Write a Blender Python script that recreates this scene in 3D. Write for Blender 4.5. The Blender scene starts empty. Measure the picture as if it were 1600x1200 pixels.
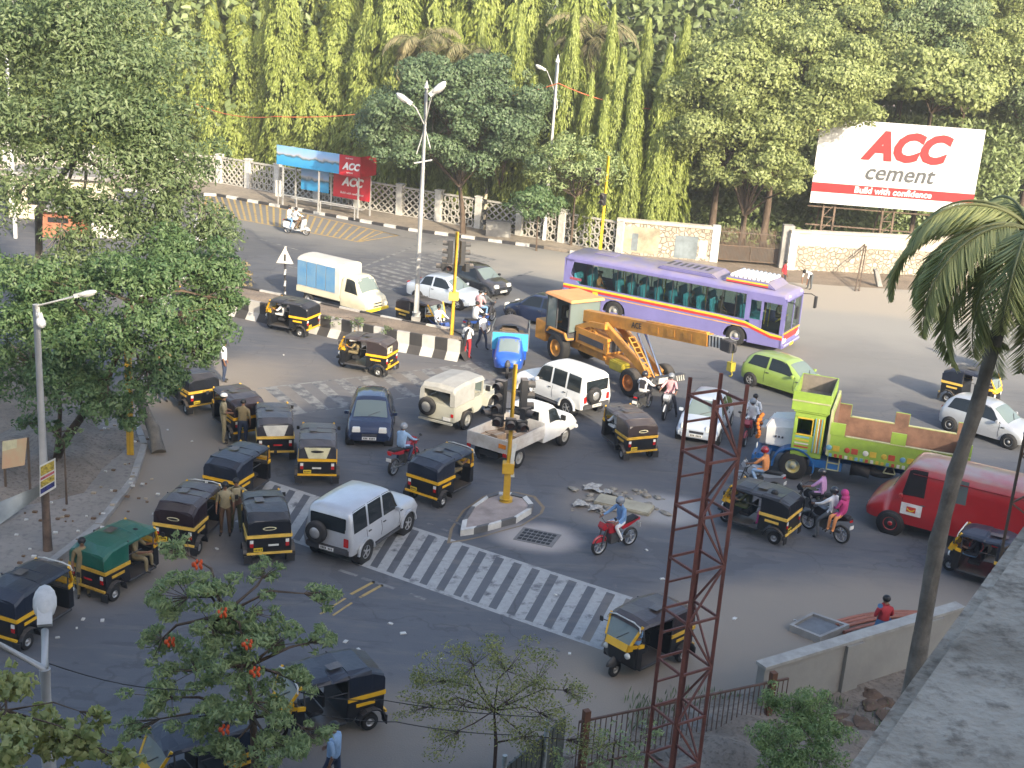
import bpy, bmesh, math, random
import numpy as np
from mathutils import Vector, Matrix, Quaternion
R = math.radians
rng = random.Random(7)
S = bpy.context.scene
COL = S.collection
# ------------------------------------------------------------------ camera, sky, sun, exposure
CF, CP, CR, CH = 2000.0, 17.7, 4.0, 16.3      # focal length in photo pixels, pitch, roll, eye height
cam = bpy.data.cameras.new('camera'); camo = bpy.data.objects.new('camera', cam); COL.objects.link(camo)
cam.sensor_width = 36.0; cam.lens = 36.0 * CF / 1600.0; cam.clip_start = 0.1; cam.clip_end = 2000
camo.matrix_world = Matrix.Translation((0, 0, CH)) @ Matrix.Rotation(R(90 - CP), 4, 'X') @ Matrix.Rotation(R(CR), 4, 'Z')
S.camera = camo
W = bpy.data.worlds.new('World'); S.world = W; W.use_nodes = True
nt = W.node_tree; nt.nodes.clear()
sky = nt.nodes.new('ShaderNodeTexSky'); sky.sky_type = 'NISHITA'; sky.sun_disc = False
SUN_EL, SUN_DIR = 24.0, Vector((0.5, -0.86, 0)).normalized()      # direction towards the sun (horizontal)
sky.sun_elevation = R(SUN_EL); sky.sun_rotation = math.atan2(SUN_DIR.x, SUN_DIR.y)
sky.air_density = 1.0; sky.dust_density = 3.5; sky.ozone_density = 1.6
bg = nt.nodes.new('ShaderNodeBackground'); bg.inputs[1].default_value = 0.15
wo = nt.nodes.new('ShaderNodeOutputWorld')
nt.links.new(sky.outputs[0], bg.inputs[0]); nt.links.new(bg.outputs[0], wo.inputs[0])
sl = bpy.data.lights.new('sun', 'SUN'); sl.energy = 3.1; sl.angle = R(1.2); sl.color = (1.0, 0.87, 0.66)
so = bpy.data.objects.new('sun', sl); COL.objects.link(so)
to_sun = Vector((SUN_DIR.x * math.cos(R(SUN_EL)), SUN_DIR.y * math.cos(R(SUN_EL)), math.sin(R(SUN_EL))))
so.rotation_euler = to_sun.to_track_quat('Z', 'Y').to_euler(); so.location = (0, 0, 60)
S.view_settings.view_transform = 'Standard'; S.view_settings.look = 'None'
S.view_settings.exposure = 1.55; S.view_settings.gamma = 1.0
try:
    S.cycles.max_bounces = 6; S.cycles.transparent_max_bounces = 8; S.cycles.use_denoising = True
    S.cycles.caustics_reflective = False; S.cycles.caustics_refractive = False
except Exception: pass

# ------------------------------------------------------------------ where a photo pixel (1600x1200) meets a level or an upright plane
def ray(u, v):
    x = (u - 800) / CF; y = (600 - v) / CF
    c, s = math.cos(R(CR)), math.sin(R(CR)); xr = x * c - y * s; yr = x * s + y * c
    p = R(CP)
    return Vector((xr, math.cos(p) + yr * math.sin(p), -math.sin(p) + yr * math.cos(p)))
def at(u, v, z=0.0):
    d = ray(u, v); t = (CH - z) / -d.z
    return Vector((d.x * t, d.y * t, z))
def AD(u, v, Y):
    d = ray(u, v); t = Y / d.y
    return Vector((d.x * t, Y, CH + d.z * t))

# ------------------------------------------------------------------ materials
MATS = {}
def _new(name):
    m = bpy.data.materials.new(name); m.use_nodes = True
    n = m.node_tree.nodes; b = n['Principled BSDF']
    return m, m.node_tree, b
def srgb(c):
    if isinstance(c, str):
        c = tuple(int(c[i:i + 2], 16) / 255 for i in (0, 2, 4))
        return tuple(x / 12.92 if x < .04045 else ((x + .055) / 1.055) ** 2.4 for x in c)
    return c
def mat(name, col=(.5, .5, .5), rough=.6, metal=0.0, var=.15, scale=3.0, bump=0.0, dust=0.0, spec=.5, col2=None, coat=0.0):
    """a procedural surface: base colour broken by noise, optional dust lying on upward faces"""
    if name in MATS: return MATS[name]
    col = srgb(col)
    m, t, b = _new(name); N = t.nodes; L = t.links
    tc = N.new('ShaderNodeTexCoord'); no = N.new('ShaderNodeTexNoise')
    no.inputs['Scale'].default_value = scale; no.inputs['Detail'].default_value = 6; no.inputs['Roughness'].default_value = .65
    L.new(tc.outputs['Object'], no.inputs['Vector'])
    mx = N.new('ShaderNodeMix'); mx.data_type = 'RGBA'
    c2 = srgb(col2) if col2 else tuple(x * (1 - var * 2) for x in col)
    mx.inputs['A'].default_value = (*c2, 1); mx.inputs['B'].default_value = (*[min(1, x * (1 + var * .4)) for x in col], 1)
    mr = N.new('ShaderNodeMapRange'); mr.inputs[1].default_value = .3; mr.inputs[2].default_value = .7
    L.new(no.outputs['Fac'], mr.inputs[0]); L.new(mr.outputs[0], mx.inputs['Factor'])
    out = mx.outputs['Result']
    if dust:
        g = N.new('ShaderNodeNewGeometry'); sp = N.new('ShaderNodeSeparateXYZ'); L.new(g.outputs['Normal'], sp.inputs[0])
        n2 = N.new('ShaderNodeTexNoise'); n2.inputs['Scale'].default_value = 1.3; n2.inputs['Detail'].default_value = 5
        L.new(tc.outputs['Object'], n2.inputs['Vector'])
        mu = N.new('ShaderNodeMath'); mu.operation = 'MULTIPLY'; L.new(sp.outputs['Z'], mu.inputs[0]); L.new(n2.outputs['Fac'], mu.inputs[1])
        m2 = N.new('ShaderNodeMapRange'); m2.inputs[1].default_value = .15; m2.inputs[2].default_value = .75; m2.inputs[4].default_value = dust
        L.new(mu.outputs[0], m2.inputs[0])
        md = N.new('ShaderNodeMix'); md.data_type = 'RGBA'; md.inputs['B'].default_value = (.30, .25, .20, 1)
        L.new(m2.outputs[0], md.inputs['Factor']); L.new(out, md.inputs['A']); out = md.outputs['Result']
    L.new(out, b.inputs['Base Color'])
    b.inputs['Roughness'].default_value = rough; b.inputs['Metallic'].default_value = metal
    b.inputs['Specular IOR Level'].default_value = spec
    if coat: b.inputs['Coat Weight'].default_value = coat; b.inputs['Coat Roughness'].default_value = .08
    if bump:
        bp = N.new('ShaderNodeBump'); bp.inputs['Strength'].default_value = bump; bp.inputs['Distance'].default_value = .03
        n3 = N.new('ShaderNodeTexNoise'); n3.inputs['Scale'].default_value = scale * 6; n3.inputs['Detail'].default_value = 8
        L.new(tc.outputs['Object'], n3.inputs['Vector']); L.new(n3.outputs['Fac'], bp.inputs['Height']); L.new(bp.outputs[0], b.inputs['Normal'])
    MATS[name] = m
    return m
def glass(name, tint=(.02, .03, .035), alpha=.35):
    if name in MATS: return MATS[name]
    m, t, b = _new(name); N = t.nodes; L = t.links
    b.inputs['Base Color'].default_value = (*tint, 1); b.inputs['Roughness'].default_value = .06
    tr = N.new('ShaderNodeBsdfTransparent'); tr.inputs[0].default_value = (.75, .85, .85, 1)
    mx = N.new('ShaderNodeMixShader'); mx.inputs[0].default_value = 1 - alpha
    L.new(tr.outputs[0], mx.inputs[1]); L.new(b.outputs[0], mx.inputs[2]); L.new(mx.outputs[0], N['Material Output'].inputs[0])
    MATS[name] = m
    return m
def leafmat(name, col, col2, trans=.35, scale=.35):
    """leaf: every leaf (mesh island) its own tone between two greens, a little light passing through"""
    if name in MATS: return MATS[name]
    m, t, b = _new(name); N = t.nodes; L = t.links
    g = N.new('ShaderNodeNewGeometry'); tc = N.new('ShaderNodeTexCoord')
    no = N.new('ShaderNodeTexNoise'); no.inputs['Scale'].default_value = scale; no.inputs['Detail'].default_value = 3
    L.new(g.outputs['Position'], no.inputs['Vector'])
    ad = N.new('ShaderNodeMath'); ad.operation = 'ADD'; L.new(g.outputs['Random Per Island'], ad.inputs[0]); L.new(no.outputs['Fac'], ad.inputs[1])
    mr = N.new('ShaderNodeMapRange'); mr.inputs[1].default_value = .35; mr.inputs[2].default_value = 1.3; L.new(ad.outputs[0], mr.inputs[0])
    mx = N.new('ShaderNodeMix'); mx.data_type = 'RGBA'; mx.inputs['A'].default_value = (*col, 1); mx.inputs['B'].default_value = (*col2, 1)
    L.new(mr.outputs[0], mx.inputs['Factor'])
    L.new(mx.outputs['Result'], b.inputs['Base Color']); b.inputs['Roughness'].default_value = .5
    tl = N.new('ShaderNodeBsdfTranslucent'); L.new(mx.outputs['Result'], tl.inputs[0])
    ms = N.new('ShaderNodeMixShader'); ms.inputs[0].default_value = trans
    L.new(b.outputs[0], ms.inputs[1]); L.new(tl.outputs[0], ms.inputs[2]); L.new(ms.outputs[0], N['Material Output'].inputs[0])
    MATS[name] = m
    return m

# ------------------------------------------------------------------ mesh builder
SPLIT = dict(foot_pegs='foot_peg', horizontals='horizontal', diagonals='diagonal', frame_rods='frame_rod', brackets='bracket', wheel_arches='wheel_arch', mudguards='mudguard', mirrors='mirror', bumpers='bumper', props='prop', arms='arm', poles='pole', posts='post', front_wings='front_wing', wings='wing', wheel_flare='wheel_flare', running_board='running_board',
             lift_cylinder='lift_cylinder', boom_support='boom_support', bed_rails='bed_rail', side_tarpaulin='side_tarpaulin', faded_posters='faded_poster', window_posts='window_post', windscreen_posts='windscreen_post', pod_stripe='pod_stripe', yellow_stripe='yellow_stripe',
             red_stripe='red_stripe', orange_line='orange_line', fleet_panel='fleet_panel', coconuts='coconut', legs='leg', piers='pier', side_ribs='side_rib', lifting_arms='lifting_arm', axle_housing='axle_housing', front_panel='front_panel', door_handles='door_handle', cab_glass='cab_window', seats='seat', chassis='chassis', slots='slot', load='load', gate_sheet='gate_sheet', rails='rail', gate_rails='gate_rail', grab_rails='grab_rail', side_guard='side_guard', roof_rolls='roof_roll')
class MB:
    def __init__(s): s.v = []; s.f = []; s.m = []; s.s = []
    def add(s, vs, fs, mat=0, smooth=False, M=None):
        o = len(s.v)
        s.v += [tuple(M @ Vector(p)) if M else tuple(p) for p in vs]
        for f in fs: s.f.append(tuple(i + o for i in f)); s.m.append(mat); s.s.append(smooth)
        return s
    def box(s, x0, x1, y0, y1, z0, z1, mat=0, M=None, tx=0, ty=0):
        """box; tx, ty pull the top in"""
        v = [(x0, y0, z0), (x1, y0, z0), (x1, y1, z0), (x0, y1, z0), (x0 + tx, y0 + ty, z1), (x1 - tx, y0 + ty, z1), (x1 - tx, y1 - ty, z1), (x0 + tx, y1 - ty, z1)]
        return s.add(v, [(0, 3, 2, 1), (4, 5, 6, 7), (0, 1, 5, 4), (1, 2, 6, 5), (2, 3, 7, 6), (3, 0, 4, 7)], mat, False, M)
    def prism(s, poly, y0, y1, mat=0, M=None, poly1=None):
        """outline in x,z pushed along y"""
        n = len(poly); q = poly1 or poly
        v = [(x, y0, z) for x, z in poly] + [(x, y1, z) for x, z in q]
        return s.add(v, [tuple(range(n)), tuple(range(2 * n - 1, n - 1, -1))] + [(i, i + n, (i + 1) % n + n, (i + 1) % n) for i in range(n)], mat, False, M)
    def slab(s, poly, z0, z1, mat=0, top=None):
        n = len(poly)
        v = [(p[0], p[1], z0) for p in poly] + [(p[0], p[1], z1) for p in poly]
        return s.add(v, [tuple(range(n - 1, -1, -1)), tuple(range(n, 2 * n))] + [(i, (i + 1) % n, (i + 1) % n + n, i + n) for i in range(n)], mat)
    def bar(s, p0, p1, w=.05, h=None, mat=0, up=(0, 0, 1), M=None):
        p0, p1 = Vector(p0), Vector(p1); d = (p1 - p0); h = h or w
        if d.length < 1e-6: return s
        d.normalize(); u = Vector(up)
        if abs(d.dot(u)) > .98: u = Vector((1, 0, 0))
        a = d.cross(u).normalized() * w / 2; b = d.cross(a).normalized() * h / 2
        v = [p0 + a + b, p0 + a - b, p0 - a - b, p0 - a + b, p1 + a + b, p1 + a - b, p1 - a - b, p1 - a + b]
        return s.add(v, [(0, 1, 2, 3), (7, 6, 5, 4), (0, 4, 5, 1), (1, 5, 6, 2), (2, 6, 7, 3), (3, 7, 4, 0)], mat, False, M)
    def tube(s, pts, r=.03, n=8, mat=0, smooth=True, cap=True, M=None):
        pts = [Vector(p) for p in pts]; k = len(pts)
        rs = r if isinstance(r, (list, tuple)) else [r] * k
        v = []; f = []; ref = None
        for i, p in enumerate(pts):
            d = (pts[min(i + 1, k - 1)] - pts[max(i - 1, 0)]).normalized()
            if ref is None: ref = Vector((0, 0, 1)) if abs(d.z) < .9 else Vector((1, 0, 0))
            a = d.cross(ref).normalized(); b = d.cross(a).normalized(); ref = b.cross(d) if True else ref
            ref = -b if False else ref
            for j in range(n):
                t = 2 * math.pi * j / n; v.append(p + (a * math.cos(t) + b * math.sin(t)) * rs[i])
        for i in range(k - 1):
            for j in range(n):
                f.append((i * n + j, i * n + (j + 1) % n, (i + 1) * n + (j + 1) % n, (i + 1) * n + j))
        s.add(v, f, mat, smooth, M)
        if cap:
            s.add(v[:n], [tuple(range(n - 1, -1, -1))], mat, False, M); s.add(v[-n:], [tuple(range(n))], mat, False, M)
        return s
    def cyl(s, p0, p1, r, n=16, mat=0, r1=None, smooth=True, M=None):
        return s.tube([p0, p1], [r, r if r1 is None else r1], n, mat, smooth, True, M)
    def ell(s, c, r, nu=12, nv=8, mat=0, smooth=True, M=None, z0=-1.0, z1=1.0):
        v = []; f = []
        a0 = math.asin(max(-1, z0)); a1 = math.asin(min(1, z1))
        for i in range(nv + 1):
            a = a0 + (a1 - a0) * i / nv
            for j in range(nu):
                t = 2 * math.pi * j / nu
                v.append((c[0] + r[0] * math.cos(a) * math.cos(t), c[1] + r[1] * math.cos(a) * math.sin(t), c[2] + r[2] * math.sin(a)))
        for i in range(nv):
            for j in range(nu): f.append((i * nu + j, i * nu + (j + 1) % nu, (i + 1) * nu + (j + 1) % nu, (i + 1) * nu + j))
        return s.add(v, f, mat, smooth, M)
    def lathe(s, prof, c=(0, 0, 0), n=20, mat=0, axis='Y', smooth=True, M=None):
        """profile of (radius, along)"""
        v = []; f = []; k = len(prof)
        for r, h in prof:
            for j in range(n):
                t = 2 * math.pi * j / n; a, b = r * math.cos(t), r * math.sin(t)
                p = (a, h, b) if axis == 'Y' else ((a, b, h) if axis == 'Z' else (h, a, b))
                v.append((p[0] + c[0], p[1] + c[1], p[2] + c[2]))
        for i in range(k - 1):
            for j in range(n): f.append((i * n + j, i * n + (j + 1) % n, (i + 1) * n + (j + 1) % n, (i + 1) * n + j))
        return s.add(v, f, mat, smooth, M)
    def grid(s, P, mat=0, smooth=True, M=None, wrap=False):
        """rows of points"""
        a, b = len(P), len(P[0]); v = [p for r_ in P for p in r_]; f = []
        for i in range(a - 1):
            for j in range(b if wrap else b - 1): f.append((i * b + j, i * b + (j + 1) % b, (i + 1) * b + (j + 1) % b, (i + 1) * b + j))
        return s.add(v, f, mat, smooth, M)
    def quad(s, a, b, c, d, mat=0, M=None): return s.add([a, b, c, d], [(0, 1, 2, 3)], mat, False, M)
    def mesh(s, name, mats, bevel=0):
        me = bpy.data.meshes.new(name); me.from_pydata(s.v, [], s.f)
        for m in mats: me.materials.append(m)
        me.polygons.foreach_set('material_index', s.m); me.polygons.foreach_set('use_smooth', s.s); me.update()
        bm = bmesh.new(); bm.from_mesh(me)
        bmesh.ops.recalc_face_normals(bm, faces=bm.faces[:]) if bevel != -1 else None
        if bevel > 0:
            bmesh.ops.remove_doubles(bm, verts=bm.verts[:], dist=1e-5)
            es = [e for e in bm.edges if len(e.link_faces) == 2 and e.calc_face_angle(0) > .6]
            bmesh.ops.bevel(bm, geom=es, offset=bevel, segments=2, affect='EDGES', clamp_overlap=True)
        bm.to_mesh(me); bm.free()
        return me
    def islands(s):
        par = list(range(len(s.v)))
        def fd(i):
            while par[i] != i: par[i] = par[par[i]]; i = par[i]
            return i
        for f in s.f:
            for i in f[1:]: par[fd(i)] = fd(f[0])
        bb = {}
        for i, p in enumerate(s.v):
            r = fd(i); b = bb.setdefault(r, [list(p), list(p)])
            for k in range(3): b[0][k] = min(b[0][k], p[k]); b[1][k] = max(b[1][k], p[k])
        gs = [({r}, b) for r, b in bb.items()]; merged = True
        while merged:
            merged = False; out = []
            for g in gs:
                for h in out:
                    if all(g[1][0][k] <= h[1][1][k] + .015 and g[1][1][k] >= h[1][0][k] - .015 for k in range(3)):
                        h[0].update(g[0]); h[1][0] = [min(a, b) for a, b in zip(h[1][0], g[1][0])]; h[1][1] = [max(a, b) for a, b in zip(h[1][1], g[1][1])]; merged = True; break
                else: out.append((set(g[0]), [list(g[1][0]), list(g[1][1])]))
            gs = out
        res = []
        for g, _ in gs:
            m = MB(); mp = {}
            for f, mm, sm in zip(s.f, s.m, s.s):
                if fd(f[0]) in g:
                    for i in f:
                        if i not in mp: mp[i] = len(m.v); m.v.append(s.v[i])
                    m.f.append(tuple(mp[i] for i in f)); m.m.append(mm); m.s.append(sm)
            if m.f: res.append(m)
        return res
    def build(s, name, mats, parent=None, loc=None, bevel=0):
        if name in SPLIT and parent:
            os_ = [m.build_one(SPLIT[name], mats, parent, loc, bevel) for m in s.islands()]
            return os_[0]
        return s.build_one(name, mats, parent, loc, bevel)
    def build_one(s, name, mats, parent=None, loc=None, bevel=0):
        if not isinstance(mats, (list, tuple)): mats = [mats]
        o = bpy.data.objects.new(name, s.mesh(name, mats, bevel)); COL.objects.link(o)
        if parent: o.parent = parent
        if loc: o.location = loc
        return o
def tag(o, label=None, cat=None, group=None, kind=None):
    if label: o['label'] = label
    if cat: o['category'] = cat
    if group: o['group'] = group
    if kind: o['kind'] = kind
    return o
def empty(name, loc=(0, 0, 0), rz=0.0, label=None, cat=None, group=None):
    o = bpy.data.objects.new(name, None); o.empty_display_size = .2; COL.objects.link(o)
    o.location = loc; o.rotation_euler = (0, 0, rz)
    return tag(o, label, cat, group)
KIDS = {}
def copy_tree(o, parent=None):
    c = o.copy(); COL.objects.link(c); c.parent = parent
    for ch in o.children: copy_tree(ch, c)
    return c
def setmat(o, i, m):
    o.material_slots[i].link = 'OBJECT'; o.material_slots[i].material = m
def kid(o, name): return [c for c in o.children if c.name.split('.')[0] == name]
def put(o, rear, front, side=0, half=0.0, z=0.0):
    """stand a vehicle so that its rear and front wheels meet the ground at two photo pixels (side: which side's wheels)"""
    A, B = at(*rear), at(*front); d = (B - A).normalized(); n = Vector((-d.y, d.x, 0))
    c = (A + B) / 2 - n * side * half
    o.location = (c.x, c.y, z); o.rotation_euler = (0, 0, math.atan2(d.y, d.x))
    return o
# common surfaces
BLACK = mat('black_paint', (.012, .013, .016), .35, dust=.35)
YELL = mat('taxi_yellow', (.85, .47, .02), .4, dust=.15, var=.08)
RUB = mat('rubber', (.02, .02, .021), .85, dust=.3, scale=8)
STEEL = mat('bare_steel', (.45, .45, .46), .35, .8)
CHROME = mat('chrome', (.7, .7, .7), .15, 1.0)
HUB = mat('wheel_silver', (.42, .42, .42), .4, .5)
DGL = glass('dark_glass', (.012, .016, .02), .12)
WGL = glass('windscreen_glass', (.20, .25, .24), .25)
LAMP = mat('lamp_lens', (.75, .75, .7), .1, 0, .05)
REDL = mat('red_lens', (.5, .02, .02), .2)
ORL = mat('amber_lens', (.8, .25, .02), .2)
PLY = mat('yellow_plate', (.85, .62, .04), .5)
PLW = mat('white_plate', (.75, .75, .72), .5)
DARK = mat('dark_interior', (.02, .02, .022), .8)
GREYP = mat('grey_plastic', (.07, .07, .075), .6)
def font(txt, size, mat_, name, parent=None, M=None, shear=0.0, extr=.008, bold=0.0, align='CENTER'):
    cu = bpy.data.curves.new(name, 'FONT'); cu.body = txt; cu.size = size; cu.extrude = extr; cu.offset = bold; cu.shear = shear
    cu.align_x = align; cu.align_y = 'CENTER'; cu.resolution_u = 3
    t = bpy.data.objects.new(name, cu); COL.objects.link(t)
    dg = bpy.context.evaluated_depsgraph_get(); me = bpy.data.meshes.new_from_object(t.evaluated_get(dg))
    bpy.data.objects.remove(t); bpy.data.curves.remove(cu)
    me.name = name; me.materials.clear(); me.materials.append(mat_)
    if M: me.transform(M)
    o = bpy.data.objects.new(name, me); COL.objects.link(o)
    if parent: o.parent = parent
    return o
# ================================================================== ground, road, markings
def ramp_mask(N, L, pos, cx, cy, rx, ry, soft=.5, rot=0.0, amp=.5, ns=.25):
    """value 1 inside an uneven-edged patch of ground, 0 outside"""
    mp = N.new('ShaderNodeMapping'); mp.vector_type = 'TEXTURE'
    mp.inputs['Location'].default_value = (cx, cy, 0); mp.inputs['Rotation'].default_value = (0, 0, rot); mp.inputs['Scale'].default_value = (rx, ry, 1)
    L.new(pos, mp.inputs['Vector'])
    ln = N.new('ShaderNodeVectorMath'); ln.operation = 'LENGTH'; L.new(mp.outputs[0], ln.inputs[0])
    no = N.new('ShaderNodeTexNoise'); no.inputs['Scale'].default_value = ns; no.inputs['Detail'].default_value = 6; L.new(pos, no.inputs['Vector'])
    ma = N.new('ShaderNodeMath'); ma.operation = 'MULTIPLY_ADD'; ma.inputs[1].default_value = amp * 2; L.new(no.outputs['Fac'], ma.inputs[0]); 
    su = N.new('ShaderNodeMath'); su.operation = 'SUBTRACT'; L.new(ln.outputs['Value'], su.inputs[0]); su.inputs[1].default_value = amp
    L.new(su.outputs[0], ma.inputs[2])
    mr = N.new('ShaderNodeMapRange'); mr.interpolation_type = 'SMOOTHSTEP'; mr.inputs[1].default_value = 1 + soft / 2; mr.inputs[2].default_value = 1 - soft / 2
    L.new(ma.outputs[0], mr.inputs[0])
    return mr.outputs[0]
def mixc(N, L, fac, a, b, scale=1.0):
    mx = N.new('ShaderNodeMix'); mx.data_type = 'RGBA'
    if scale != 1.0:
        m = N.new('ShaderNodeMath'); m.operation = 'MULTIPLY'; m.inputs[1].default_value = scale; L.new(fac, m.inputs[0]); fac = m.outputs[0]
    L.new(fac, mx.inputs['Factor']); 
    if isinstance(a, tuple): mx.inputs['A'].default_value = (*a, 1)
    else: L.new(a, mx.inputs['A'])
    if isinstance(b, tuple): mx.inputs['B'].default_value = (*b, 1)
    else: L.new(b, mx.inputs['B'])
    return mx.outputs['Result']
def noisefac(N, L, pos, scale, lo, hi, detail=6, stretch=None):
    no = N.new('ShaderNodeTexNoise'); no.inputs['Scale'].default_value = scale; no.inputs['Detail'].default_value = detail; no.inputs['Roughness'].default_value = .65
    if stretch:
        mp = N.new('ShaderNodeMapping'); mp.inputs['Rotation'].default_value = (0, 0, stretch[0]); mp.inputs['Scale'].default_value = (1, stretch[1], 1)
        L.new(pos, mp.inputs['Vector']); L.new(mp.outputs[0], no.inputs['Vector'])
    else: L.new(pos, no.inputs['Vector'])
    mr = N.new('ShaderNodeMapRange'); mr.inputs[1].default_value = lo; mr.inputs[2].default_value = hi; L.new(no.outputs['Fac'], mr.inputs[0])
    return mr.outputs[0]
def patch_of(u, v, ru, rv):
    a = at(u, v); b = at(u + ru, v + ru * .07); c = at(u, v + rv)
    return a.x, a.y, (b - a).length, (c - a).length
def asphalt_colour(N, L, pos):
    base = mixc(N, L, noisefac(N, L, pos, .12, .35, .65), (.076, .080, .091), (.108, .112, .122))
    base = mixc(N, L, noisefac(N, L, pos, 45, .45, .75, 2), base, (.15, .15, .15), .35)
    base = mixc(N, L, noisefac(N, L, pos, .5, .5, .72, 5, (R(-20), 4)), base, (.17, .155, .14), .6)
    base = mixc(N, L, noisefac(N, L, pos, .35, .56, .66, 4, (R(35), 5)), base, (.05, .053, .062), .5)
    base = mixc(N, L, noisefac(N, L, pos, 1.7, .62, .70, 7), base, (.045, .047, .055), .45)
    base = mixc(N, L, noisefac(N, L, pos, 2.6, .66, .70, 5), base, (.19, .17, .15), .4)
    vo = N.new('ShaderNodeTexVoronoi'); vo.feature = 'DISTANCE_TO_EDGE'; vo.inputs['Scale'].default_value = .22
    nw = N.new('ShaderNodeTexNoise'); nw.inputs['Scale'].default_value = .8; nw.inputs['Detail'].default_value = 5; L.new(pos, nw.inputs['Vector'])
    va = N.new('ShaderNodeVectorMath'); va.operation = 'MULTIPLY_ADD'; va.inputs[1].default_value = (2.5, 2.5, 0); L.new(nw.outputs['Color'], va.inputs[0]); L.new(pos, va.inputs[2]); L.new(va.outputs[0], vo.inputs['Vector'])
    mk = N.new('ShaderNodeMapRange'); mk.inputs[1].default_value = .012; mk.inputs[2].default_value = .003; L.new(vo.outputs['Distance'], mk.inputs[0])
    base = mixc(N, L, mk.outputs[0], base, (.04, .04, .042), .35)
    vp = N.new('ShaderNodeTexVoronoi'); vp.inputs['Scale'].default_value = .13; vp.feature = 'F1'; L.new(va.outputs[0], vp.inputs['Vector']); sp = N.new('ShaderNodeSeparateColor'); L.new(vp.outputs['Color'], sp.inputs[0])
    mp2 = N.new('ShaderNodeMapRange'); mp2.inputs[1].default_value = .72; mp2.inputs[2].default_value = .76; L.new(sp.outputs[0], mp2.inputs[0]); base = mixc(N, L, mp2.outputs[0], base, (.06, .061, .066), .35)
    return base
def make_road_mat():
    m, t, b = _new('worn_asphalt'); N = t.nodes; L = t.links
    g = N.new('ShaderNodeNewGeometry'); pos = g.outputs['Position']
    c = asphalt_colour(N, L, pos)
    tan, tan2 = (.285, .27, .24), (.25, .21, .165)  # tan mixes road dust with sunlit brightness put into the colour
    for (u, v, ru, rv, k, s_, rot, col) in [
            (1400, 480, 520, 60, .95, .7, R(-5), tan), (1000, 430, 330, 32, .85, .8, R(-18), tan), (1350, 545, 460, 60, .55, 1.0, R(-8), tan), (1250, 455, 420, 26, .9, .6, R(-8), (.35, .305, .245)),
            (470, 350, 250, 24, .45, .8, R(-27), tan), (285, 650, 150, 110, .9, .7, 0, tan2), (190, 790, 170, 120, .9, .7, .3, tan2),
            (1290, 975, 330, 80, .95, .8, .2, tan2), (1120, 1050, 330, 85, .95, .7, .25, tan2), (740, 1130, 380, 85, .75, .9, .15, tan2),
            (960, 790, 90, 34, .6, .8, 0, tan2), (60, 920, 180, 50, .4, .8, .3, tan2), (840, 838, 62, 22, .8, .7, 0, (.42, .37, .33)),
            (1040, 795, 60, 22, .55, .8, 0, (.45, .43, .40)), (700, 590, 260, 22, .25, 1., 0, tan2), (380, 480, 200, 20, .4, 1., 0, tan2), (560, 600, 260, 60, .18, 1.2, 0, tan2)]:
        cx, cy, rx, ry = patch_of(u, v, ru, rv)
        c = mixc(N, L, ramp_mask(N, L, pos, cx, cy, rx, ry, s_, rot), c, col, k)
    L.new(c, b.inputs['Base Color']); b.inputs['Roughness'].default_value = .82
    bp = N.new('ShaderNodeBump'); bp.inputs['Strength'].default_value = .35; bp.inputs['Distance'].default_value = .02
    n3 = N.new('ShaderNodeTexNoise'); n3.inputs['Scale'].default_value = 25; n3.inputs['Detail'].default_value = 6; L.new(pos, n3.inputs['Vector'])
    L.new(n3.outputs['Fac'], bp.inputs['Height']); L.new(bp.outputs[0], b.inputs['Normal'])
    return m
def make_paint_mat(name, col, wear, scale=2.2, grime=.5):
    """road paint worn through to the asphalt in patches"""
    m, t, b = _new(name); N = t.nodes; L = t.links
    g = N.new('ShaderNodeNewGeometry'); pos = g.outputs['Position']
    pc = mixc(N, L, noisefac(N, L, pos, 6, .35, .7), tuple(x * (1 - grime * .5) for x in col), col)
    pc = mixc(N, L, noisefac(N, L, pos, 60, .4, .7), pc, tuple(x * .6 for x in col), .5)
    c = mixc(N, L, noisefac(N, L, pos, scale, wear - .06, wear + .08, 9), pc, (.085, .086, .092))
    L.new(c, b.inputs['Base Color']); b.inputs['Roughness'].default_value = .8
    return m
def soilmat(name, c1, c2, c3, s1=.6, s2=14, bump=.6):
    m, t, b = _new(name); N = t.nodes; L = t.links
    g = N.new('ShaderNodeNewGeometry'); pos = g.outputs['Position']
    c = mixc(N, L, noisefac(N, L, pos, s1, .35, .65), c1, c2)
    c = mixc(N, L, noisefac(N, L, pos, s2, .5, .65), c, c3, .7)
    L.new(c, b.inputs['Base Color']); b.inputs['Roughness'].default_value = .95
    bp = N.new('ShaderNodeBump'); bp.inputs['Strength'].default_value = bump; bp.inputs['Distance'].default_value = .06
    n3 = N.new('ShaderNodeTexNoise'); n3.inputs['Scale'].default_value = s2; n3.inputs['Detail'].default_value = 8; L.new(pos, n3.inputs['Vector'])
    L.new(n3.outputs['Fac'], bp.inputs['Height']); L.new(bp.outputs[0], b.inputs['Normal'])
    return m
ROAD = make_road_mat()
SOIL = soilmat('dry_soil', (.16, .125, .09), (.27, .21, .155), (.10, .08, .06))
SOILN = soilmat('littered_soil', (.15, .125, .10), (.24, .20, .16), (.06, .05, .04), 1.2, 9)
PAVE = soilmat('dusty_paving', (.21, .18, .15), (.32, .27, .21), (.15, .13, .11), .5, 5, .3)
PAVES = soilmat('grey_paving', (.19, .175, .155), (.27, .24, .21), (.13, .12, .11), .5, 6, .35)
CONC = mat('old_concrete', (.33, .32, .30), .85, var=.2, scale=1.2, bump=.4)
WHITEP = mat('whitewash', (.62, .61, .57), .8, var=.18, scale=2.5)
BLKP = mat('black_limewash', (.035, .035, .04), .75, var=.2, scale=3, dust=.3)
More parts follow.
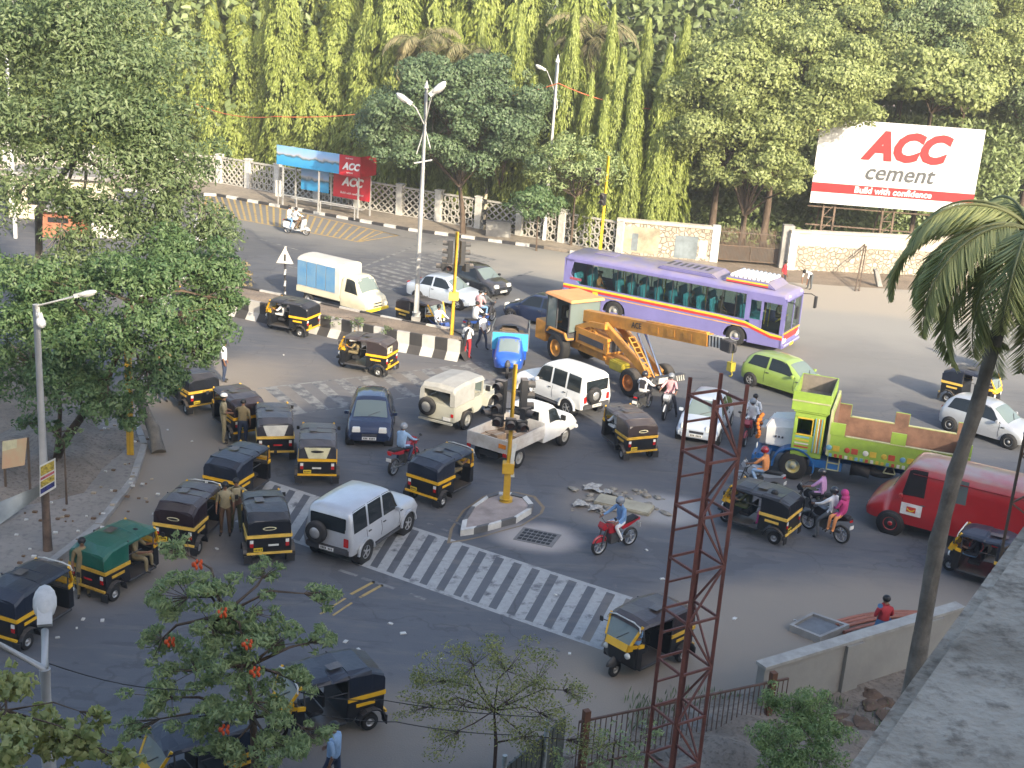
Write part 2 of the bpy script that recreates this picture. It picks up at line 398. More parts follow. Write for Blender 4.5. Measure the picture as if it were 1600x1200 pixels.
def sheet(name, poly, z, m, kind='structure', rows=None):
    mb = MB(); n = len(poly); mb.add([(p[0], p[1], z) for p in poly], [tuple(range(n))]); return tag(mb.build(name, m, bevel=-1), kind=kind)
# the ground: one sheet to the horizon
sheet('ground', [(-300, -40), (300, -40), (300, 600), (-300, 600)], -.02, SOIL)
P = lambda *l: [at(*q) for q in l]
# far wall line: base of the wall on the ground, left to right
WALL = [at(-60, 262), at(340, 288), at(700, 352), at(880, 383), at(1120, 412)]
KERB = [at(-60, 283), at(340, 306), at(640, 360), at(850, 388), at(935, 402)]
road = P((-400, 262), (-60, 284), (340, 307), (640, 361), (850, 389), (935, 403), (1120, 432), (1300, 446), (1700, 470), (1900, 600))
road += [Vector((34, 22, 0)), Vector((16, 29, 0)), at(1200, 1072), at(870, 1190), Vector((0, 19, 0)), Vector((-12, 17, 0)), Vector((-20, 30, 0)), at(-20, 900), at(150, 700), at(120, 560), Vector((-45, 60, 0))]
sheet('road', [(p.x, p.y) for p in road], 0.0, ROAD)
def lerp(a, b, t): return a + (b - a) * t
def stripe_band(mb, TL, TR, BR, BL, n, duty=.5, z=.004, edge=0.0, skip=()):
    """n painted bars between the top edge TL-TR and the bottom edge BL-BR"""
    for i in range(n):
        if i in skip: continue
        t0 = (i + (1 - duty) / 2) / n; t1 = t0 + duty / n
        a, b, c, d = lerp(TL, TR, t0), lerp(TL, TR, t1), lerp(BL, BR, t1), lerp(BL, BR, t0)
        K = 6
        for k in range(K):
            s0, s1 = k / K, (k + 1) / K
            mb.quad(*[Vector((q.x, q.y, z)) for q in (lerp(d, a, s0), lerp(c, b, s0), lerp(c, b, s1), lerp(d, a, s1))])
    if edge:
        for A, B in ((TL, TR), (BL, BR)):
            dd = (B - A).normalized(); nn = Vector((-dd.y, dd.x, 0)) * edge / 2
            if A is BL: nn = nn
            off = nn if A is TL else -nn
            q = [A + off * 2, B + off * 2, B, A]
            mb.quad(*[Vector((p.x, p.y, z)) for p in q])
PW = make_paint_mat('worn_white_paint', (.41, .41, .395), .60)
PWF = make_paint_mat('faded_white_paint', (.27, .265, .25), .50)
PYF = make_paint_mat('faded_yellow_paint', (.50, .35, .13), .60, 3)
# near zebra crossing
TL, TR, BR = at(412, 752), at(985, 937), at(945, 1012)
BL = at(372, 812)
c = MB(); stripe_band(c, TL, TR, BR, BL, 22, .56, .004, .16)
tag(c.build('crossing_markings', PW, bevel=-1), kind='structure')
c = MB(); stripe_band(c, at(404, 608), at(650, 580), at(690, 612), at(450, 648), 7, .5, .004, .12)
stripe_band(c, at(650, 580), at(765, 565), at(800, 590), at(690, 612), 4, .5, .004, .12)
tag(c.build('faded_crossing_markings', PWF, bevel=-1), kind='structure')
c = MB(); A, B, D, C_ = at(700, 388), at(778, 405), at(528, 432), at(610, 455)
stripe_band(c, A, D, C_, B, 15, .5, .004, .0)
tag(c.build('far_crossing_markings', PWF, bevel=-1), kind='structure')
c = MB()
for (p, q, w) in [((540, 428), (650, 384), .2), ((785, 440), (832, 424), .2), ((650, 384), (700, 372), .15), ((590, 360), (760, 402), .12), ((400, 372), (470, 392), .15), ((470, 420), (440, 414), .12),
                  ((530, 891), (558, 900), .13), ((565, 903), (616, 920), .13), ((640, 928), (665, 937), .12), ((700, 812), (735, 826), .12), ((668, 818), (700, 830), .12), ((855, 1010), (875, 1018), .1), ((650, 598), (760, 572), .1), ((820, 780), (780, 770), .08)]:
    a, b = at(*p), at(*q); d = (b - a).normalized(); n = Vector((-d.y, d.x, 0)) * w / 2
    c.quad(*[Vector((r_.x, r_.y, .008)) for r_ in (a + n, b + n, b - n, a - n)])
tag(c.build('lane_markings', PWF, bevel=-1), kind='structure')
c = MB()
for (p, q, w) in [((548, 929), (585, 909), .1), ((562, 934), (598, 914), .1), ((500, 960), (540, 935), .07), ((520, 962), (550, 942), .07)]:
    a, b = at(*p), at(*q); d = (b - a).normalized(); n = Vector((-d.y, d.x, 0)) * w / 2
    c.quad(*[Vector((r_.x, r_.y, .008)) for r_ in (a + n, b + n, b - n, a - n)])
# yellow hatched box at the bus stop
A, B, C_, D = at(325, 300), at(622, 368), at(560, 378), at(318, 332)
for i in range(26):
    t = i / 25; a, b = lerp(A, B, t * .93), lerp(D, C_, min(1, t * .93 + .1)); d = (b - a).normalized(); n = Vector((-d.y, d.x, 0)) * .07
    c.quad(*[Vector((r_.x, r_.y, .004)) for r_ in (a + n, b + n, b - n, a - n)])
for a, b in ((A, B), (D, C_), (B, C_), (A, D)):
    d = (b - a).normalized(); n = Vector((-d.y, d.x, 0)) * .08; c.quad(*[Vector((r_.x, r_.y, .008)) for r_ in (a + n, b + n, b - n, a - n)])
tag(c.build('yellow_markings', PYF, bevel=-1), kind='structure')
# far pavement with black and white kerb
pv = MB(); poly = [KERB[0], KERB[1], KERB[2], KERB[3], KERB[4], at(1120, 422), at(1120, 405), at(880, 372), at(700, 340), at(340, 276), at(-60, 250)]
pv.slab([(p.x, p.y) for p in poly], -.05, .14); tag(pv.build('far_pavement', PAVE), kind='structure')
kb = MB()
def path_pts(pts, step):
    out = []; 
    for a, b in zip(pts, pts[1:]):
        n = max(1, round((b - a).length / step))
        for i in range(n): out.append(lerp(a, b, i / n))
    out.append(pts[-1]); return out
kp = path_pts(KERB, .95)
for i, (a, b) in enumerate(zip(kp, kp[1:])):
    d = (b - a).normalized(); n = Vector((d.y, -d.x, 0)) * .2
    if i > len(kp) * .9 and rng.random() < .5: continue
    kb.slab([((p + Vector((0, 0, 0))).x, p.y) for p in (a, a + n, b + n, b)], -.05, .17 + .01 * (i % 3), i % 2)
tag(kb.build('far_kerb', [WHITEP, BLKP]), kind='structure')
# left pavement and its kerb, the littered mound behind
lp = [at(*q) for q in ((-60, 925), (75, 885), (150, 825), (205, 752), (222, 700), (205, 655), (150, 660), (60, 720), (-20, 790))]
m_ = MB(); m_.slab([(p.x, p.y) for p in lp], -.05, .13); tag(m_.build('left_pavement', PAVES), kind='structure')
kl = MB()
kp = path_pts(lp[1:6], .8)
for a, b in zip(kp, kp[1:]):
    d = (b - a).normalized(); n = Vector((d.y, -d.x, 0)) * .18; g_ = d * .01
    kl.slab([(p.x, p.y) for p in (a - n * .2 + g_, a + n + g_, b + n - g_, b - n * .2 - g_)], -.05, .16 + rng.uniform(-.02, .03))
tag(kl.build('left_kerb', CONC), kind='structure')
def mound(name, cx, cy, rx, ry, h, m, rot=0, seed=1, z0=-.03):
    mb = MB(); P_ = []; r2 = random.Random(seed); ph = [r2.uniform(0, 6) for _ in range(6)]
    for i in range(16):
        r_ = i / 15; row = []
        for j in range(40):
            t = 2 * math.pi * j / 40; w = 1 + .16 * math.sin(3 * t + ph[0]) + .1 * math.sin(5 * t + ph[1])
            x, y = rx * r_ * w * math.cos(t), ry * r_ * w * math.sin(t)
            z = h * (1 - r_ ** 2) ** 1.2 * (1 + .35 * math.sin(x * 1.7 + ph[2]) * math.sin(y * 1.9 + ph[3]) + .2 * math.sin(x * 4 + y * 3 + ph[4])) + z0
            row.append((cx + x * math.cos(rot) - y * math.sin(rot), cy + x * math.sin(rot) + y * math.cos(rot), z))
        P_.append(row)
    mb.grid(P_, wrap=True); return tag(mb.build(name, m), kind='structure')
a = at(40, 760); mound('soil_mound', a.x - .8, a.y + 1.5, 3.2, 6.5, .55, SOILN, -.3, 3)
# the near plot behind the fence: rough, rubble-strewn ground
np_ = [at(1190, 1088), at(870, 1188), Vector((-1, 18.5, 0)), Vector((-3, 10, 0)), Vector((20, 8, 0)), Vector((22, 26, 0)), at(1440, 1010)]
m_ = MB(); m_.slab([(p.x, p.y) for p in np_], -.05, .06); tag(m_.build('plot_ground', SOILN), kind='structure')
mound('rubble_mound', 6.2, 25.0, 3.6, 2.4, .5, SOILN, .3, 9)
# dark patch of woodland floor behind the wall
sheet('woodland_floor', [(-90, 88), (-27, 96), (0, 86), (16, 82), (80, 84), (90, 150), (-90, 150)], -.008, soilmat('leaf_litter', (.06, .055, .03), (.11, .09, .05), (.04, .035, .02), 1, 10))
# ================================================================== vehicles (local frame: +x forward, +y left, origin on the ground between the axles)
def wheel(parent, x, y, r, w, name='wheel', hubm=HUB, out=1, spokes=0, hubr=.6, part='rim'):
    """tyre + rim; 'out' is the side of the vehicle the rim shows on"""
    mb = MB(); hw = w / 2
    mb.lathe([(r * hubr * .98, -hw), (r * .9, -hw), (r * .97, -hw * .8), (r, -hw * .4), (r, hw * .4), (r * .97, hw * .8), (r * .9, hw), (r * hubr * .98, hw)], (0, 0, 0), 24)
    o = mb.build(name, RUB, parent, (x, y, r), bevel=-1)
    h = MB(); s = out
    h.lathe([(r * hubr, -hw * .9), (r * hubr, hw * .95 * s), (r * hubr * .9, hw * .95 * s), (r * hubr * .82, hw * .45 * s), (r * .22, hw * .55 * s), (r * .2, hw * .9 * s), (0.001, hw * .95 * s)], (0, 0, 0), 20)
    for k in range(spokes):
        a = 2 * math.pi * k / spokes; h.bar((r * .15 * math.cos(a), hw * .75 * s, r * .15 * math.sin(a)), (r * hubr * .9 * math.cos(a), hw * .8 * s, r * hubr * .9 * math.sin(a)), .05, .03, 0, (0, 1, 0))
    h.build(part, hubm, o, bevel=-1)
    return o
class Body:
    """car skin: stations (x, z_sill, z_belt, z_roof, w_sill, w_belt, w_roof) blended along x; s from -6 (right sill) over the roof to +6 (left sill)"""
    def __init__(s, keys, bulge=.05): s.k = keys; s.b = bulge
    def at_x(s, x):
        K = s.k
        if x <= K[0][0]: return K[0]
        for i in range(len(K) - 1):
            if x <= K[i + 1][0]:
                a, b = K[i], K[i + 1]; t = (x - a[0]) / max(1e-6, b[0] - a[0])
                p = K[i - 1] if i else a; q = K[i + 2] if i + 2 < len(K) else b
                out = [x]
                for j in range(1, 7):
                    # monotone-ish cubic
                    h = b[0] - a[0]
                    d0 = ((b[j] - a[j]) / h + ((a[j] - p[j]) / max(1e-6, a[0] - p[0]) if i else (b[j] - a[j]) / h)) / 2
                    d1 = ((b[j] - a[j]) / h + ((q[j] - b[j]) / max(1e-6, q[0] - b[0]) if i + 2 < len(K) else (b[j] - a[j]) / h)) / 2
                    m0 = (b[j] - a[j]) / h
                    lim = 2.0 * abs(m0); d0 = max(-lim, min(lim, d0)); d1 = max(-lim, min(lim, d1))
                    out.append((2 * t**3 - 3 * t**2 + 1) * a[j] + (t**3 - 2 * t**2 + t) * h * d0 + (-2 * t**3 + 3 * t**2) * b[j] + (t**3 - t**2) * h * d1)
                return out
        return K[-1]
    def pt(s, x, q, off=0.0):
        _, zs, zb, zr, ws, wb, wr = s.at_x(x); sg = 1 if q >= 0 else -1; q = abs(q)
        P_ = [(0, zr + .012), (wr * .55, zr), (wr * .88, zr - min(.03, (zr - zb) * .3)), (wr, zr - min(.08, (zr - zb) * .5)), (wb, zb), (max(ws, wb) + s.b, zb * .55 + zs * .45), (ws, zs)]
        i = min(5, int(q)); t = q - i; a, b = P_[i], P_[i + 1]
        y, z = a[0] + (b[0] - a[0]) * t, a[1] + (b[1] - a[1]) * t
        if off:
            ny, nz = -(b[1] - a[1]), (b[0] - a[0]); l = math.hypot(ny, nz) or 1; y += ny / l * off; z += nz / l * off
        return (x, y * sg, z)
    def skin(s, mb, n=40, mat=0):
        x0, x1 = s.k[0][0], s.k[-1][0]; Q = [-6, -5.5, -5, -4.5, -4, -3.5, -3, -2.5, -2, -1, 0, 1, 2, 2.5, 3, 3.5, 4, 4.5, 5, 5.5, 6]
        xs = sorted(set([x0 + (x1 - x0) * i / n for i in range(n + 1)] + [k[0] for k in s.k]))
        P_ = [[s.pt(x, q) for q in Q] for x in xs]
        mb.grid(P_, mat)
        for row, fl in ((P_[0], 0), (P_[-1], 1)):
            mb.add(row, [tuple(range(len(row)))], mat)
        bot = [[r_[0], r_[-1]] for r_ in P_]; mb.grid(bot, mat, False)
    def patch(s, mb, c, n=6, m=4, off=.008, mat=0):
        """c: four (x, s) corners: a-b bottom edge, d-c top edge"""
        a, b, cc, d = c; P_ = []
        for j in range(m + 1):
            v = j / m; row = []
            for i in range(n + 1):
                u = i / n
                l = (a[0] + (d[0] - a[0]) * v, a[1] + (d[1] - a[1]) * v); r_ = (b[0] + (cc[0] - b[0]) * v, b[1] + (cc[1] - b[1]) * v)
                row.append(s.pt(l[0] + (r_[0] - l[0]) * u, l[1] + (r_[1] - l[1]) * u, off))
            P_.append(row)
        mb.grid(P_, mat, True)
def arch(mb, x, y, r, r2, side, mat=0, w=.25):
    """dark wheel well shown as a short recessed drum in the flank"""
    mb.lathe([(0.001, y + .004 * side), (r2, y + .004 * side), (r2, y - w * side)], (x, 0, r), 24, mat)
def make_car(root, keys, paint, L0, wb, r, half, windows, ws, rw, grille, lampz, hubs=HUB, spokes=5, plate=PLW, mirrors=True, bumper=None, arches=True, handle=True, lampw=.3, wiper=True, trim=None, glassm=None, tail=(.6, .9), lamps=True):
    B = Body(keys); b = MB(); B.skin(b)
    body = b.build('body', paint, root, bevel=0)
    if arches:
        a = MB()
        for x in (-wb / 2, wb / 2):
            for sd in (1, -1):
                _, zs, zb, zr, wsl, wbt, wr = B.at_x(x); arch(a, x, sd * (max(wsl, wbt) + .052), r, r * 1.17, sd, 0, .3)
        a.build('wheel_arches', DARK, root, bevel=-1)
    for x in (-wb / 2, wb / 2):
        for sd in (1, -1): _, zs, zb, zr, wsl, wbt, wr = B.at_x(x); wheel(root, x, sd * (max(wsl, wbt) - .025), r, .2, out=sd, spokes=spokes, hubm=hubs)
    for w in windows:
        for sd in (1, -1):
            g = MB(); B.patch(g, [(x, q * sd) for x, q in w], 8, 4); g.build('side_window', glassm or DGL, root, bevel=-1)
    g = MB(); B.patch(g, ws, 10, 6); W_ = g.build('windscreen', WGL if not glassm else glassm, root, bevel=-1)
    if wiper:
        wp = MB(); p0 = B.pt(ws[0][0] - .01, -.2, .02); p1 = B.pt((ws[0][0] + ws[3][0]) / 2 + .1, .9, .02); wp.bar(p0, p1, .02, .015); wp.build('wiper', GREYP, W_)
    if rw: g = MB(); B.patch(g, rw, 8, 5); g.build('rear_window', glassm or DGL, root, bevel=-1)
    xf, xr = keys[-1][0], keys[0][0]; wf = keys[-1][5]; wr_ = keys[0][5]
    if lamps:
        for sd in (1, -1):
            h = MB(); y = sd * (wf - lampw * .45); h.box(xf - .16, xf + .018, y - lampw / 2, y + lampw / 2, lampz[0], lampz[1], 0, None, .02, .02)
            h.build('headlight', LAMP, root, bevel=.02)
            t = MB(); y = sd * (wr_ - .09); t.box(xr - .018, xr + .12, y - .085, y + .085, tail[0], tail[1]); t.build('tail_light', REDL, root, bevel=.015)
    gr = MB(); gr.box(xf - .05, xf + .012, -wf * .45, wf * .45, grille[0], grille[1]); 
    for k in range(3): z = grille[0] + (grille[1] - grille[0]) * (k + .5) / 3; gr.box(xf, xf + .02, -wf * .42, wf * .42, z - .01, z + .01, 1)
    gr.build('grille', [DARK, CHROME], root)
    bm_ = MB(); zl = keys[-1][1]; bm_.box(xf - .2, xf + .05, -wf * 1.02, wf * 1.02, zl - .05, zl + .17); bm_.build('front_bumper', bumper or paint, root, bevel=.04)
    bm_ = MB(); zl = keys[0][1]; bm_.box(xr - .05, xr + .2, -wr_ * 1.02, wr_ * 1.02, zl - .05, zl + .17); bm_.build('rear_bumper', bumper or paint, root, bevel=.04)
    for x, s_ in ((xf + .055, 1), (xr - .055, -1)):
        p = MB(); z = keys[-1 if s_ > 0 else 0][1] + .06; p.box(x - .008, x + .008, -.25, .25, z - .05, z + .06); pl = p.build('number_plate', plate, root)
        q = MB(); 
        for k in range(8):
            if k != 3: q.box(x + .009 * s_ - .002, x + .009 * s_ + .002, -.2 + k * .052, -.2 + k * .052 + .03, z - .025, z + .04)
        q.build('plate_characters', DARK, pl)
    if mirrors:
        for sd in (1, -1):
            m_ = MB(); p = B.pt(ws[0][0] - .35, 4 * sd); m_.box(p[0] - .05, p[0] + .06, p[1] - .0, p[1] + sd * .17, p[2] + .02, p[2] + .14) if sd > 0 else m_.box(p[0] - .05, p[0] + .06, p[1] - .17, p[1], p[2] + .02, p[2] + .14)
            m_.build('mirror', paint, root, bevel=.02)
    if handle:
        for hx in ([w[0][0] + .1 for w in windows] if handle is True else handle):
            for sd in (1, -1):
                h = MB(); p = B.pt(hx, 4.35 * sd, .02); h.box(p[0] - .07, p[0] + .07, p[1] - .015, p[1] + .015, p[2] - .015, p[2] + .015); h.build('door_handle', trim or GREYP, root)
    # door seams
    se = MB()
    for w in windows:
        for sd in (1, -1):
            pts = [B.pt(w[0][0] - .05, (4.05 + .2 * k) * sd, .004) for k in range(9)]
            for p, q in zip(pts, pts[1:]): se.bar(p, q, .012, .006, 0, (0, 1, 0))
    se.build('door_seams', DARK, root)
    return B
def paint(name, col, dust=.35, rough=.28, metal=0.0, coat=.6): return mat(name, col, rough, metal, .06, 2, dust=dust, coat=coat)
HATCH = lambda s=1.0, zs=.24: [(-1.72 * s, .42, .72, .74, .60, .60, .50), (-1.68 * s, .32, .86, .95, .72, .70, .58), (-1.55 * s, .27, .92, 1.22, .76, .75, .60), (-1.30 * s, zs, .93, 1.42, .78, .77, .58), (-.6 * s, zs, .92, 1.49, .79, .78, .59), (.1 * s, zs, .91, 1.47, .79, .78, .58),
        (.42 * s, zs, .90, 1.33, .79, .78, .60), (.95 * s, zs, .88, .97, .78, .77, .66), (1.35 * s, zs, .80, .86, .77, .74, .62), (1.62 * s, .28, .66, .74, .74, .69, .55), (1.74 * s, .34, .56, .60, .66, .60, .45)]
HW = lambda s=1.0: [[(-.55 * s, -3.93), (-1.42 * s, -3.93), (-1.22 * s, -2.75), (-.55 * s, -2.75)], [(.78 * s, -3.93), (-.45 * s, -3.93), (-.45 * s, -2.75), (.22 * s, -2.75)]]
def hatch(label, pm, rear, front, side, half, s=1.0, group=None, wbs=1.19, **k):
    r_ = empty('hatchback_car', label=label, cat='car'); wb = 2.38 * s
    make_car(r_, HATCH(s), pm, 0, wb, .29, .70, HW(s), [(.98 * s, 2.2), (.98 * s, -2.2), (.34 * s, -2.0), (.34 * s, 2.0)], [(-1.62 * s, -2.0), (-1.62 * s, 2.0), (-1.38 * s, 1.9), (-1.38 * s, -1.9)], (.44, .56), (.60, .78), **k)
    put(r_, rear, front, side, half); return r_
P_GREEN = paint('apple_green_paint', (.27, .39, .08), .25)
P_SILV = paint('silver_paint', (.52, .54, .57), .2, .3, .3)
P_SKY = paint('pale_blue_silver_paint', (.50, .56, .64), .2, .3, .2)
P_NAVY = paint('navy_paint', (.012, .022, .06), .12, .15)
P_DGREY = paint('graphite_paint', (.015, .018, .024), .25, .15)
P_CREAM = paint('cream_paint', (.72, .66, .48), .15, .45, 0, .1)
P_WHITE = paint('white_paint', (.78, .78, .76), .12, .4, 0, .3)
g1 = hatch('apple green hatchback passing the front of the purple bus', P_GREEN, (1173, 602), (1255, 628), -1, .7, 1.12)
g2 = hatch('navy blue hatchback driving towards the viewer between rickshaws', P_NAVY, (581, 660), (577, 694), 0, 0, .93)
g3 = hatch('black hatchback with bright headlights beside the silver saloon', P_DGREY, (704, 450), (762, 467), -1, .7, 1.04, spokes=7)
g4 = hatch('silver hatchback behind the palm trunk at the right edge', P_SILV, (1482, 672), (1578, 701), -1, .68, 1.03, spokes=0)
g5 = hatch('pale silver hatchback seen through the rusty steel lattice tower', P_SKY, (1112, 656), (1087, 694), 0, 0, 1.0)
g6 = hatch('dark blue car mostly hidden behind the orange crane cab', P_NAVY, (850, 512), (812, 503), 1, .7, 1.0)
# silver saloon
r_ = empty('saloon_car', label='silver saloon with open windows behind the yellow signal post', cat='car')
SK = [(-2.05, .42, .74, .76, .60, .60, .48), (-1.98, .32, .86, .90, .72, .70, .55), (-1.6, .26, .90, .97, .77, .75, .58), (-1.32, .24, .91, 1.05, .79, .77, .58), (-.95, .24, .92, 1.38, .80, .78, .57), (-.5, .24, .92, 1.45, .80, .79, .58), (.15, .24, .91, 1.44, .80, .79, .58), (.5, .24, .90, 1.27, .80, .78, .60), (1.05, .24, .88, .95, .79, .77, .66), (1.5, .25, .80, .85, .78, .74, .62), (1.8, .28, .66, .72, .74, .69, .55), (1.92, .34, .56, .60, .66, .60, .45)]
make_car(r_, SK, P_SKY, 0, 2.45, .29, .71, [[(-.45, -3.93), (-1.15, -3.93), (-.95, -2.75), (-.45, -2.75)], [(.85, -3.93), (-.35, -3.93), (-.35, -2.75), (.25, -2.75)]], [(1.05, 2.2), (1.05, -2.2), (.40, -2.0), (.40, 2.0)], [(-1.45, -2.0), (-1.45, 2.0), (-1.0, 1.9), (-1.0, -1.9)], (.44, .56), (.6, .76), plate=PLY)
put(r_, (653, 470), (718, 484), -1, .7)
# boxy off-roaders
def suv(label, pm, rear, front, side, half, lower=None, s=1.0):
    r_ = empty('off_road_car', label=label, cat='car')
    K = [(-2.02 * s, .50, 1.00, 1.02, .72, .74, .66), (-2.0 * s, .46, 1.05, 1.55, .80, .80, .68), (-1.93 * s, .45, 1.06, 1.78, .82, .82, .70), (-1.7 * s, .44, 1.06, 1.86, .83, .83, .71), (-.5 * s, .44, 1.06, 1.88, .83, .83, .72), (.28 * s, .44, 1.05, 1.84, .83, .83, .71),
         (.45 * s, .44, 1.05, 1.72, .83, .82, .71), (.88 * s, .44, 1.03, 1.12, .83, .80, .72), (1.3 * s, .45, 1.0, 1.07, .82, .76, .68), (1.85 * s, .46, .96, 1.02, .80, .72, .64), (2.0 * s, .50, .84, .92, .74, .68, .58)]
    wins = [[(-1.12 * s, -3.9), (-1.85 * s, -3.9), (-1.8 * s, -2.8), (-1.12 * s, -2.8)], [(-.28 * s, -3.9), (-1.02 * s, -3.9), (-1.02 * s, -2.8), (-.28 * s, -2.8)], [(.78 * s, -3.9), (-.18 * s, -3.9), (-.18 * s, -2.8), (.42 * s, -2.8)]]
    B = make_car(r_, K, pm, 0, 2.5 * s, .36, .74, wins, [(.88 * s, 2.3), (.88 * s, -2.3), (.44 * s, -2.1), (.44 * s, 2.1)], None, (.6, .85), (.62, .82), plate=PLW, bumper=GREYP if not lower else lower, tail=(.72, 1.0))
    w = MB(); w.box(-2.03 * s, -1.99 * s, -.62, .62, 1.14, 1.62); w.build('rear_window', DGL, r_, bevel=.02)
    sp = MB(); sp.lathe([(.001, -.1), (.2, -.1), (.33, -.09), (.35, -.03), (.35, .03), (.33, .09), (.2, .1)], (-2.17 * s, .30, 1.05), 24, 0, 'X'); o = sp.build('spare_wheel', RUB, r_, bevel=-1)
    h = MB(); h.lathe([(.19, -.08), (.17, -.11), (.08, -.13), (.001, -.13)], (-2.17 * s, .30, 1.05), 20, 0, 'X'); h.build('rim', HUB, o, bevel=-1)
    fl = MB()
    for x in (-1.25 * s, 1.25 * s):
        for sd in (1, -1):
            for k in range(12):
                a0, a1 = math.pi * k / 12, math.pi * (k + 1) / 12; y = .90 * sd
                fl.bar((x + .43 * math.cos(a0), y, .36 + .43 * math.sin(a0)), (x + .43 * math.cos(a1), y, .36 + .43 * math.sin(a1)), .06, .07, 0, (0, 1, 0))
    fl.build('wheel_flare', lower or pm, r_)
    st = MB()
    for sd in (1, -1): st.box(-.8 * s, .8 * s, .8 * sd - .08, .8 * sd + .1, .34, .40)
    st.build('running_board', GREYP, r_)
    put(r_, rear, front, side, half); return r_
P_LOW = paint('warm_grey_trim', (.22, .22, .22), .3, .5)
suv('silver off-road car with a spare wheel, rear wheels on the near crossing', P_SILV, (566, 878), (633, 832), -1, .74, s=1.0).scale = (.95, .95, .95)
suv('white off-road car with people at its windows beside the crane', P_WHITE, (893, 652), (816, 621), 1, .74).scale = (.97, .97, .97)
# canvas topped jeep
r_ = empty('canvas_top_jeep', label='beige jeep with a grey canvas top and spare wheel on the tailgate', cat='jeep')
JP = paint('khaki_beige_paint', (.42, .415, .35), .1, .5, 0, .1)
CANV = mat('grey_canvas', (.36, .355, .33), .9, 0, .12, 2, .3, .1)
b = MB(); b.prism([(-1.72, .5), (-1.72, 1.12), (.35, 1.12), (.35, .62), (.15, .5), (-.25, .5), (-.38, .78), (-1.12, .78), (-1.25, .5)], -.76, .76)
b.prism([(.35, .5), (.35, 1.12), (1.75, 1.04), (1.78, .55), (1.6, .5)], -.5, .5)
b.build('body', JP, r_, bevel=.03)
b = MB()
for sd in (1, -1):
    y0, y1 = (.5, .82) if sd > 0 else (-.82, -.5)
    b.prism([(.62, .55), (.75, .84), (1.0, .95), (1.5, .95), (1.78, .72), (1.78, .66), (1.48, .88), (1.0, .88), (.8, .78), (.68, .55)], y0, y1)
b.build('front_wings', JP, r_, bevel=.015)
b = MB(); rows = []
for x, zt, zb in ((-1.75, 1.10, 1.10), (-1.74, 1.72, 1.12), (-1.6, 1.86, 1.12), (-1.0, 1.90, 1.12), (-.35, 1.88, 1.12), (-.3, 1.88, 1.12), (-.28, 1.88, 1.7), (.42, 1.84, 1.66), (.5, 1.78, 1.66)):
    rows.append([(x, -.76, zb), (x, -.74, zt - .14), (x, -.66, zt - .03), (x, 0, zt + .03), (x, .66, zt - .03), (x, .74, zt - .14), (x, .76, zb)])
b.grid(rows[1:], 0, False); b.add([rows[1][0], rows[1][1], (-1.745, -.55, 1.62), (-1.745, -.55, 1.12)], [(0, 1, 2, 3)]); b.add([rows[1][6], rows[1][5], (-1.745, .55, 1.62), (-1.745, .55, 1.12)], [(0, 1, 2, 3)])
b.add([rows[1][1], rows[1][2], rows[1][3], rows[1][4], rows[1][5], (-1.745, .55, 1.62), (-1.745, -.55, 1.62)], [(0, 1, 2, 3, 4, 5, 6)])
b.build('canvas_top', CANV, r_, bevel=-1)
b = MB(); b.box(-1.70, -.32, -.70, .70, 1.05, 1.09); b.box(-.4, .35, -.7, .7, .6, .7); b.box(-.4, -.25, -.6, .6, .7, 1.3); b.build('seats', DARK, r_)
b = MB(); b.box(.44, .47, -.62, .62, 1.2, 1.62); b.build('windscreen', WGL, r_)
b = MB()
for p, q in (((.45, -.68, 1.12), (.45, -.68, 1.68)), ((.45, .68, 1.12), (.45, .68, 1.68)), ((.45, -.68, 1.66), (.45, .68, 1.66)), ((.45, -.68, 1.14), (.45, .68, 1.14))): b.bar(p, q, .06, .05)
b.build('windscreen_frame', JP, r_)
for x in (-.75, 1.25):
    for sd in (1, -1): wheel(r_, x - (.0 if x > 0 else .0), sd * .68, .37, .2, out=sd, hubm=mat('dull_wheel', (.3, .3, .28), .6), spokes=0)
sp = MB(); sp.lathe([(.2, -.1), (.33, -.09), (.36, -.03), (.36, .03), (.33, .09), (.2, .1)], (-1.84, .35, .98), 24, 0, 'X'); o = sp.build('spare_wheel', RUB, r_, bevel=-1)
h = MB(); h.lathe([(.2, -.08), (.16, -.1), (.001, -.1)], (-1.84, .35, .98), 20, 0, 'X'); h.build('spare_cover', CANV, o, bevel=-1)
for sd in (1, -1):
    t = MB(); t.box(-1.745, -1.72, sd * .66 - .05, sd * .66 + .05, .72, .84); t.build('tail_light', REDL, r_)
    t = MB(); t.lathe([(.001, .05), (.08, .03), (.09, 0)], (1.78, sd * .38, .82), 14, 0, 'X'); t.build('headlight', LAMP, r_, bevel=-1)
t = MB(); t.box(-1.76, -1.74, -.6, -.3, .55, .68); t.build('number_plate', PLW, r_)
t = MB(); t.box(1.72, 1.9, -.72, .72, .42, .54); t.box(-1.85, -1.72, -.72, .72, .42, .5); t.build('bumpers', JP, r_, bevel=.02)
t = MB(); t.box(.5, .58, .78, .95, 1.22, 1.42); t.box(.5, .58, -.95, -.78, 1.22, 1.42); t.build('mirrors', DARK, r_)
put(r_, (714, 677), (768, 648), -1, .68)
